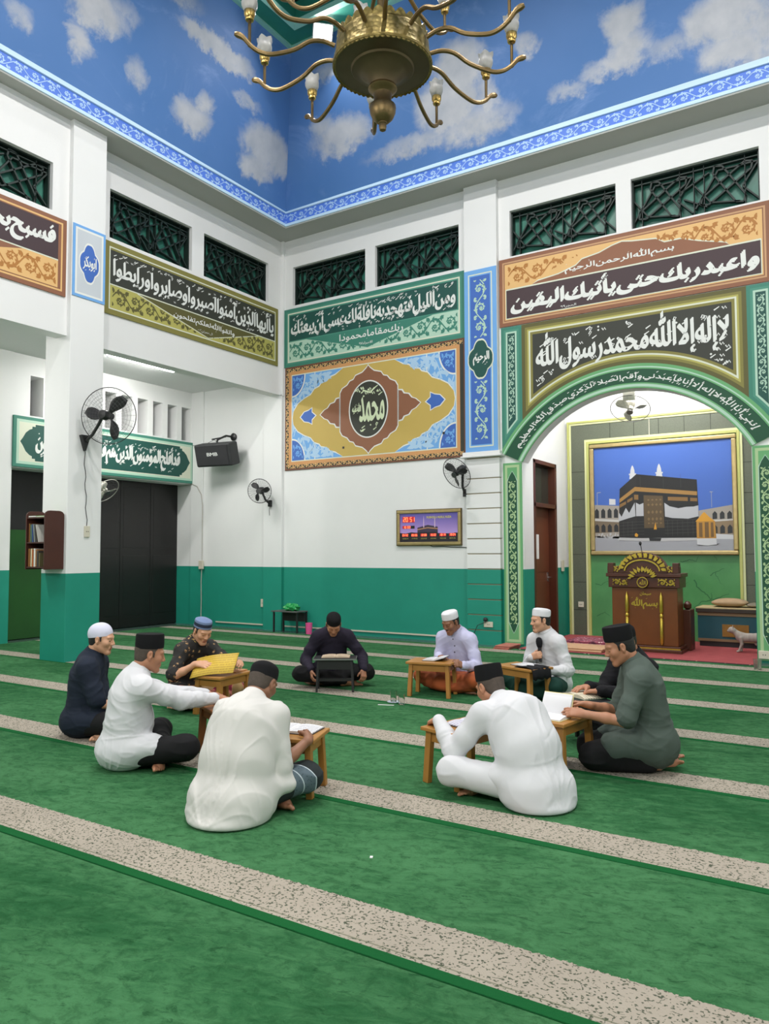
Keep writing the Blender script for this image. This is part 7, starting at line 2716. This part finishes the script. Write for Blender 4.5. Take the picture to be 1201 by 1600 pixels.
STEEL = mat('table_steel', (0.30, 0.31, 0.30, 1), 0.35, 0.6)
def folding_table(label, x, y, rz, w=0.46, d=0.28, h=0.36):
    t = thing('folding_table', label, 'folding table', (0, 0, 0), 0, 'small black folding tables')
    MB().box((-w/2, -d/2, h-0.018), (w/2, d/2, h)).build('tabletop', TBLK, t, bevel=0.004)
    m = MB()
    for a0, a1, b0, b1 in ((-w/2-0.004, w/2+0.004, -d/2-0.004, -d/2), (-w/2-0.004, w/2+0.004, d/2, d/2+0.004), (-w/2-0.004, -w/2, -d/2, d/2), (w/2, w/2+0.004, -d/2, d/2)):
        m.box((a0, b0, h-0.016), (a1, b1, h-0.002))
    m.build('edge_strip', STEEL, t)
    for sx in (-1, 1):
        for sy in (-1, 1):
            MB().bar((sx*(w/2-0.035), sy*(d/2-0.03), 0.0), (sx*(w/2-0.05), sy*(d/2-0.05), h-0.018), 0.03, 0.022, (1, 0, 0)).build('leg', TBLK, t)
    MB().box((-w/2+0.045, -0.012, 0.10), (w/2-0.045, 0.012, 0.13)).box((-w/2+0.05, -d/2+0.035, h-0.12), (w/2-0.05, -d/2+0.045, h-0.02)).build('stretcher', TBLK, t)
    t.location = (x, y, 0)
    t.rotation_euler = (0, 0, deg(rz))
    return t
folding_table('small black folding table before the man in dark shirt facing the camera', 4.81, -4.77, 33)
folding_table('small black folding table with pale metal edge before the man in black', 7.82, -5.62, -34, 0.46, 0.28)

# ---- books
def page_mat(name, base, ink, lines=42.0):
    m, g = new_mat(name, 0.75)
    ov, x, y, z = g.obj()
    row = g.math('PINGPONG', g.math('MULTIPLY', y, lines), 0.5)
    word = g.noise(g.comb(g.math('MULTIPLY', x, 130.0), g.math('FLOOR', g.math('MULTIPLY', y, lines)), 0.0), 1.0, 2)
    ink_f = g.math('MULTIPLY', g.ramp(row, 0.20, 0.30), g.ramp(word, 0.36, 0.46))
    ax = g.math('ABSOLUTE', x)
    inside = g.math('MULTIPLY', g.math('GREATER_THAN', ax, 0.016), g.math('LESS_THAN', g.math('ABSOLUTE', y), 0.085))
    g.color(g.mix(g.math('MULTIPLY', g.math('MULTIPLY', ink_f, inside), 0.55), base, ink))
    return m
PG_W = page_mat('page_white', (0.74, 0.74, 0.76, 1), (0.10, 0.10, 0.14, 1))
PG_V = page_mat('page_violet', (0.66, 0.65, 0.74, 1), (0.16, 0.15, 0.24, 1))
PG_C = page_mat('page_cream', (0.66, 0.60, 0.45, 1), (0.16, 0.13, 0.09, 1))
PG_T = page_mat('page_tan', (0.62, 0.48, 0.34, 1), (0.18, 0.12, 0.08, 1))
def open_book(label, loc, rz, pages, cover, w=0.135, h=0.20, t=0.018, tilt=0.0, left_up=0.0, right_up=0.0):
    """Open book: two curved page blocks on a cover; *_up lifts one half about the spine."""
    o = thing('open_book', label, 'book', (0, 0, 0), 0, 'open books being read')
    def R(sx, a):
        return Matrix.Rotation(-sx*a, 3, 'Y')
    cv = MB()
    for sx, a in ((-1, left_up), (1, right_up)):
        M = R(sx, a)
        cv.obox(M @ Vector((sx*(w/2+0.004), 0, 0.002)), (w+0.008, h+0.010, 0.004), M)
    cv.build('cover', cover, o, bevel=0.001)
    for sx, a in ((-1, left_up), (1, right_up)):
        M = R(sx, a)
        n = 10
        V, F_ = [], []
        for i in range(n+1):
            u = i/n
            zt = 0.004 + t*(0.35 + 0.65*math.sin(math.pi*min(1, 0.12+u*0.95))**0.6*(1-0.35*u))
            for (yy, zz) in ((-h/2, 0.0045), (h/2, 0.0045), (h/2, zt), (-h/2, zt)):
                V.append(M @ Vector((sx*(0.002+u*w), yy, zz)))
        for i in range(n):
            for k in range(4):
                q = (i*4+k, i*4+(k+1) % 4, (i+1)*4+(k+1) % 4, (i+1)*4+k)
                F_.append(q if sx < 0 else q[::-1])
        F_.append((0, 1, 2, 3))
        F_.append((n*4+3, n*4+2, n*4+1, n*4))
        MB().add(V, F_, 0, False).build('pages', pages, o)
    o.location = loc
    o.rotation_mode = 'XYZ'
    o.rotation_euler = (tilt, 0, deg(rz))
    return o
CV_DK = mat('cover_dark', rgb(44, 34, 30), 0.5)
CV_BK = mat('cover_black', (0.012, 0.012, 0.012, 1), 0.5)
CV_GR = mat('cover_green', rgb(36, 72, 60), 0.5)
CV_GD = mat('cover_gold', rgb(208, 196, 140), 0.5)
TOP = 0.3605
open_book('open white-paged book on the bench of the man in long white shirt', (6.62, -7.68, TOP), 14, PG_W, CV_DK, 0.155, 0.21)
open_book('open book with violet-tinted pages under the arm of the man in white', (7.50, -6.93, TOP), 74, PG_V, CV_DK, 0.135, 0.19)
open_book('open pale book with one half raised upright, held by the grey-shirted man', (7.90, -6.40, TOP), -97.5, mat('page_plain', (0.74, 0.74, 0.76, 1), 0.7), CV_GD, 0.155, 0.215, 0.022, 0.0, 1.22, 0.0)
open_book('open book with gilded edges under the fingers of the man in black', (7.84, -5.60, TOP), -34, PG_C, CV_GR, 0.135, 0.20, 0.03)
open_book('open tan-paged book on the black table of the man facing the camera', (4.82, -4.77, TOP), 33, PG_T, CV_DK, 0.15, 0.20, 0.020)
open_book('open book with curled page before the man in lavender', (5.87, -4.42, TOP), 12, PG_W, CV_BK, 0.12, 0.18, 0.02, 0.0, 0.0, 0.30)
open_book('open white book on a black cover before the man with the microphone', (6.83, -4.27, TOP), -20, PG_W, CV_BK, 0.13, 0.19, 0.010)
open_book('open book beneath the hands of the white-shirted man in black trousers', (5.71, -7.31, TOP), -26, PG_W, CV_DK, 0.13, 0.19, 0.016)
# black cloth cover spread over the end of the bench of the microphone man
m = MB()
for k in range(6):
    a0, a1 = deg(-20), 0
cl = thing('cloth_cover', 'black soft cover draped over the bench end before the microphone man', 'cover', (6.97, -4.36, 0.36))
V, F_ = [], []
ca, sa = math.cos(deg(-20)), math.sin(deg(-20))
prof = [(0.02, 0.366), (0.10, 0.374), (0.18, 0.376), (0.235, 0.370), (0.256, 0.352), (0.262, 0.31), (0.264, 0.27)]
for i, (u, z) in enumerate(prof):
    for j in range(9):
        v = -0.15 + 0.27*j/8
        zz = z + 0.006*math.sin(j*1.9+i) if z > 0.36 else z - 0.02*math.sin(j*1.3)**2
        uu = u + 0.004*math.sin(j*2.1)
        V.append((6.80+uu*ca - v*sa, -4.30+uu*sa + v*ca, zz))
for i in range(len(prof)-1):
    for j in range(8):
        F_.append((i*9+j, i*9+j+1, (i+1)*9+j+1, (i+1)*9+j))
co = MB().add(V, F_, 0, True).build('cover_sheet', CL_BLACK, cl)
sol = co.modifiers.new('thick', 'SOLIDIFY')
sol.thickness = 0.005
sol.offset = 1.0
# yellow booklet held open over the bench of the batik man
ym, g = new_mat('booklet_yellow', 0.6)
ov, x, y, z = g.obj()
ln = g.math('PINGPONG', g.math('MULTIPLY', y, 30.0), 0.5)
wd = g.noise(g.comb(g.math('MULTIPLY', x, 70.0), g.math('FLOOR', g.math('MULTIPLY', y, 30.0)), 0.0), 1.0, 2)
g.color(g.mix(g.math('MULTIPLY', g.math('MULTIPLY', g.ramp(ln, 0.15, 0.25), g.ramp(wd, 0.35, 0.5)), 0.5), rgb(214, 182, 62, 0.9), rgb(140, 104, 30)))
yb = thing('yellow_booklet', 'large yellow booklet held open by the man in the black batik shirt', 'booklet', (0, 0, 0))
V, F_ = [], []
n = 14
for i in range(n+1):
    u = -0.21 + 0.42*i/n
    z = 0.012 + 0.055*math.cos(min(max(u/0.16, -1.57), 1.57))*0.9 + (0.02*(u-0.1)/0.1 if u > 0.1 else 0)
    for v in (-0.145, 0.145):
        V.append((u, v, z*0.6))
for i in range(n):
    F_.append((i*2, (i+1)*2, (i+1)*2+1, i*2+1))
co = MB().add(V, F_, 0, True).build('sheets', ym, yb)
sol = co.modifiers.new('thick', 'SOLIDIFY')
sol.thickness = 0.004
yb.location = (4.54, -6.31, 0.425)
yb.rotation_euler = (0.55, -0.12, deg(26))
o = MB().obox((4.58, -6.07, 0.3655), (0.13, 0.19, 0.010), Matrix.Rotation(deg(8), 3, 'Z')).build('book', mat('book_tan', rgb(176, 128, 86), 0.6), bevel=0.002)
tag(o, 'thin tan book lying under the right side of the yellow booklet', 'book')

# ---- the men
PEOPLE = {}
PEOPLE['long_white'] = person('man in long off-white shirt and black skullcap, back turned, in the left foreground',
    (6.66, -8.27), (6.53, -7.72), lean=18, bend=16, head_yaw=-6, head_pitch=32, sleeve='short', shirt=CL_CREAM, pants=sar_g, hem=0.14, cap='skull', capmat=KNIT_B,
    skin=SKIN_C, hairmat=HAIRG, loose=1.06, seed=3, vox=0.0075, knee_out=0.30, cut=0.97, tw=0.205, fold=0.85, drape=True,
    hands={'r': dict(p=(6.86, -7.84, 0.365), d=(-0.55, 0.75, 0.1), back=(0.7, 0.25, 0.55), curl=(0.7, 0.75, 0.8, 0.85, 0.6), pole_world=(0.10, -0.35, -1.0)),
           'l': dict(p=(6.42, -7.83, 0.40), d=(0.1, 0.95, -0.1), back=(-0.1, 0, 1), curl=0.3, pole_world=(-0.3, -0.3, -1.0))})
PEOPLE['all_white'] = person('man all in white with black peci cap, back turned, in the right foreground',
    (8.03, -7.16), (7.48, -6.86), lean=30, bend=24, head_yaw=4, head_pitch=24, shirt=CL_WHITE, pants=CL_WHITE, hem=0.02, cap='peci', skin=SKIN_B, hairmat=HAIRG, loose=1.06, tw=0.195, fold=0.75, drape=True, seed=5, vox=0.0075, knee_out=0.36,
    hands={'l': dict(p=(7.37, -7.13, 0.41), d=(-0.80, 0.50, -0.25), back=(-0.2, -0.25, 0.95), curl=(0.55, 0.6, 0.6, 0.6, 0.4), pole_world=(0.25, -0.55, -1.0)),
           'r': dict(p=(7.58, -6.70, 0.40), d=(-0.8, 0.25, -0.1), back=(0, 0, 1), curl=0.3)})
PEOPLE['grey'] = person('man in grey-green short-sleeved shirt and black peci, kneeling in profile at the right',
    (8.45, -6.06), (7.90, -6.28), lean=7, bend=10, head_yaw=6, head_pitch=20, sleeve='short', legs='kneel', shirt=CL_GREY, pants=CL_PANTS, cap='peci', skin=SKIN_B, loose=1.04, seed=7, vox=0.0075,
    hands={'l': dict(p=(8.11, -6.44, 0.405), d=(-0.95, -0.05, 0.05), back=(-0.1, -0.6, 0.75), curl=(0.25, 0.3, 0.35, 0.4, 0.3), pole=(-0.3, 0.35, -0.9)),
           'r': dict(p=(8.06, -6.19, 0.42), d=(-0.95, -0.1, 0.05), back=(0.1, 0.35, 0.9), curl=(0.4, 0.4, 0.45, 0.5, 0.3), pole=(-0.3, -0.3, -0.9))})
PEOPLE['black'] = person('man all in black with black cap, half hidden behind the grey-shirted man',
    (8.13, -5.10), (7.82, -5.58), lean=2, bend=6, head_yaw=10, head_pitch=24, shirt=CL_BLACK, pants=CL_PANTS, cap='skull', capmat=VELVET, skin=SKIN_B, seed=9, loose=1.0,
    hands={'l': dict(p=(7.98, -5.64, 0.425), d=(-0.75, 0.05, -0.1), back=(0, 0, 1), curl=(0.45, 0.4, 0.4, 0.4, 0.3)),
           'r': dict(p=(7.84, -5.49, 0.425), d=(-0.55, -0.75, -0.05), back=(0, 0, 1), curl=(0.35, 0.3, 0.3, 0.35, 0.3))})
PEOPLE['mic'] = person('man in white shirt and white cap speaking into a microphone',
    (6.90, -3.74), (6.66, -4.34), lean=9, bend=6, head_yaw=-22, head_pitch=4, shirt=CL_WHITE, pants=CL_GREENS, legs='sarong', cap='kufi', capmat=KNIT_W, skin=SKIN_A, goatee=True, eyes='open', seed=11, collar=True,
    hands={'r': dict(p=(6.76, -3.97, 0.40), d=(0.75, -0.2, 0.30), back=(-0.45, -0.80, -0.1), curl=(1.15, 1.2, 1.25, 1.25, 0.9), pole=(-0.2, -0.5, -0.9)),
           'l': dict(p=(7.00, -4.13, 0.30), d=(-0.8, -0.4, -0.2), back=(0.2, 0, 1), curl=0.4)})
PEOPLE['lavender'] = person('man in lavender shirt, white cap and orange sarong reading at the bench',
    (5.92, -3.88), (5.90, -4.42), lean=13, bend=12, head_yaw=-14, head_pitch=24, shirt=CL_LAV, pants=sar_o, legs='sarong', cap='kufi', capmat=KNIT_W, skin=SKIN_C, mustache=True, seed=13, buttons=EYE_D,
    hands={'r': dict(p=(5.82, -4.27, 0.385), d=(0.75, -0.35, -0.1), back=(0, 0, 1), curl=0.35),
           'l': dict(p=(6.14, -4.34, 0.315), d=(-0.2, -0.75, 0.25), back=(0.75, -0.3, 0.4), curl=(1.0, 1.0, 1.1, 1.1, 0.7))})
PEOPLE['front'] = person('man in dark purple shirt and black cap bowed over his book, facing the camera',
    (4.44, -4.34), (4.80, -4.76), lean=17, bend=13, head_yaw=0, head_pitch=44, shirt=CL_PURP, pants=CL_PANTS, cap='skull', capmat=KNIT_B, skin=SKIN_B, seed=15, knee_out=0.37,
    hands={'r': dict(p=(4.50, -4.80, 0.20), d=(0.30, -0.25, -0.9), back=(-0.55, -0.6, 0.1), curl=(0.6, 0.6, 0.6, 0.6, 0.4), pole=(-0.9, -0.45, -0.2)),
           'l': dict(p=(4.96, -4.44, 0.20), d=(0.25, -0.35, -0.9), back=(0.6, -0.2, 0.3), curl=(0.6, 0.6, 0.6, 0.6, 0.4), pole=(-0.9, 0.45, -0.2))})
PEOPLE['batik'] = person('man in black batik shirt and blue-banded cap turning a yellow booklet',
    (3.97, -6.14), (4.55, -6.20), lean=14, bend=10, head_yaw=-6, head_pitch=26, sleeve='short', shirt=batik, collarmat=batik2, pants=sar_m, legs='sarong', cap='banded', capmat=KNIT_N, skin=SKIN_A, seed=17,
    hands={'r': dict(p=(4.38, -6.40, 0.455), d=(0.9, 0.25, -0.05), back=(0.1, -0.6, 0.75), curl=(0.2, 0.2, 0.2, 0.25, 0.2), pole=(-0.5, -0.6, -0.7)),
           'l': dict(p=(4.66, -6.10, 0.45), d=(0.6, -0.6, 0.1), back=(0.4, 0.5, 0.75), curl=(0.7, 0.7, 0.7, 0.7, 0.5))})
PEOPLE['white_left'] = person('man in white shirt, black trousers and black peci reaching forward, left foreground',
    (5.30, -7.95), (5.55, -7.44), lean=6, bend=9, head_yaw=-8, head_pitch=12, shirt=CL_WHITE, pants=CL_PANTS, cap='peci', skin=SKIN_B, hairmat=HAIRG, belly=0.02, loose=1.06, seed=19, vox=0.0075,
    hands={'r': dict(p=(5.71, -7.33, 0.40), d=(0.35, 0.85, -0.1), back=(0.1, -0.1, 1), curl=0.25, pole=(-0.2, -0.3, -0.9)),
           'l': dict(p=(5.56, -7.27, 0.405), d=(0.65, 0.7, -0.1), back=(0, 0, 1), curl=0.25)})
PEOPLE['navy'] = person('man in navy short-sleeved shirt and white skullcap, in profile at the far left',
    (4.24, -7.50), (4.95, -6.94), lean=3, bend=7, head_yaw=-8, head_pitch=8, sleeve='short', shirt=CL_NAVY, pants=CL_PANTS, cap='dome', capmat=KNIT_L, skin=SKIN_A, belly=0.03, loose=1.06, seed=21,
    hands={'r': dict(p=(4.66, -7.36, 0.25), d=(0.4, 0.8, -0.2), back=(0.2, -0.4, 0.9), curl=0.5, pole=(-0.5, -0.4, -0.8))})

# ---- the microphone
wr = Vector(PEOPLE['mic']['arms']['r'])
fd, bk = Vector((0.75, -0.2, 0.30)).normalized(), Vector((-0.45, -0.80, -0.1)).normalized()
mc = wr + fd*0.080 - bk*0.034
t = thing('microphone', 'black handheld microphone with round foam head in the speaker\'s hand', 'microphone', mc)
ax = Vector((-0.10, 0.06, 1.0)).normalized()
Mm = Matrix.Translation(mc - ax*0.075) @ ax.to_track_quat('Z', 'Y').to_matrix().to_4x4()
MB().lathe([(0.0, 0.0), (0.014, 0.002), (0.016, 0.05), (0.019, 0.12), (0.021, 0.15), (0.012, 0.155)], Mm, 16).build('handle', FANB, t)
MB().lathe([(0.015, 0.145), (0.026, 0.16), (0.033, 0.19), (0.034, 0.215), (0.028, 0.24), (0.015, 0.253), (0.0, 0.256)], Mm, 20).build('foam_head', CL_BLACK, t)

# ---- the cat
def make_cat():
    S = Solid()
    # walks to the left (-x); chest at x=-0.14, rump at x=0.17
    S.ell((-0.10, 0, 0.205), (0.075, 0.052, 0.068), None, 0.03)
    S.ell((0.02, 0, 0.205), (0.12, 0.055, 0.060), None, 0.04)
    S.ell((0.13, 0, 0.205), (0.085, 0.052, 0.066), None, 0.04)
    S.cone((-0.13, 0, 0.235), (-0.19, 0, 0.285), 0.046, 0.036, 0.03)
    S.ell((-0.220, -0.004, 0.302), (0.048, 0.046, 0.043), None, 0.018)
    S.ell((-0.258, -0.006, 0.288), (0.022, 0.022, 0.017), None, 0.012)
    for s in (1, -1):
        S.cone((-0.208, s*0.028, 0.330), (-0.205, s*0.036, 0.370), 0.017, 0.003, 0.006, ((1, 0, 0), 0.45))
    for s, dx in ((1, 0.015), (-1, -0.02)):
        S.chain([(-0.11, s*0.036, 0.20), (-0.095+dx*0.3, s*0.036, 0.115), (-0.115+dx, s*0.034, 0.03)], [0.032, 0.019, 0.013], 0.012)
        S.cone((-0.115+dx, s*0.034, 0.022), (-0.138+dx, s*0.034, 0.016), 0.014, 0.0125, 0.008)
    for s, dx in ((1, -0.02), (-1, 0.03)):
        S.chain([(0.15, s*0.036, 0.20), (0.115+dx, s*0.042, 0.125), (0.185+dx, s*0.038, 0.085), (0.165+dx, s*0.036, 0.025)], [0.050, 0.030, 0.016, 0.013], 0.015)
        S.cone((0.165+dx, s*0.036, 0.020), (0.135+dx, s*0.036, 0.015), 0.014, 0.012, 0.008)
    S.chain([(0.205, 0, 0.225), (0.24, -0.01, 0.20), (0.255, -0.03, 0.13), (0.25, -0.05, 0.07), (0.23, -0.07, 0.04)], [0.022, 0.016, 0.014, 0.013, 0.009], 0.012)
    V, Q = S.mesh(0.0042)
    c = V[Q].mean(1)
    mi = np.zeros(len(Q), int)
    mi[(c[:, 0] < -0.225) & (c[:, 2] < 0.315)] = 1
    mi[c[:, 2] < 0.03] = 1
    mi[(c[:, 0] < -0.15) & (c[:, 2] > 0.312) & (c[:, 0] > -0.235)] = 2
    for s in (1, -1):
        mi[((c[:, 0]+0.247)**2 + (c[:, 1]-s*0.017)**2 + (c[:, 2]-0.307)**2) < 0.0085**2] = 3
    fm_, g = new_mat('cat_fur', 0.9)
    ov, x, y, z = g.obj()
    st = g.noise(g.comb(g.math('MULTIPLY', x, 26.0), g.math('MULTIPLY', y, 8.0), g.math('MULTIPLY', z, 6.0)), 1.0, 4)
    g.color(g.mix(st, rgb(120, 110, 104), rgb(176, 166, 158)))
    g.bump(g.noise(ov, 120, 3), 0.4, 0.004)
    o = mesh_obj('cat', V*1.08, Q, [fm_, mat('cat_white', (0.62, 0.60, 0.57, 1), 0.9), mat('cat_grey', rgb(74, 70, 68), 0.9), EYE_D])
    tag(o, 'grey and white cat standing before the low chest, beside the right pilaster', 'cat')
    return o
ca = make_cat()
ca.location = (8.23, 0.88, 0.006)
ca.rotation_euler = (0, 0, deg(10))
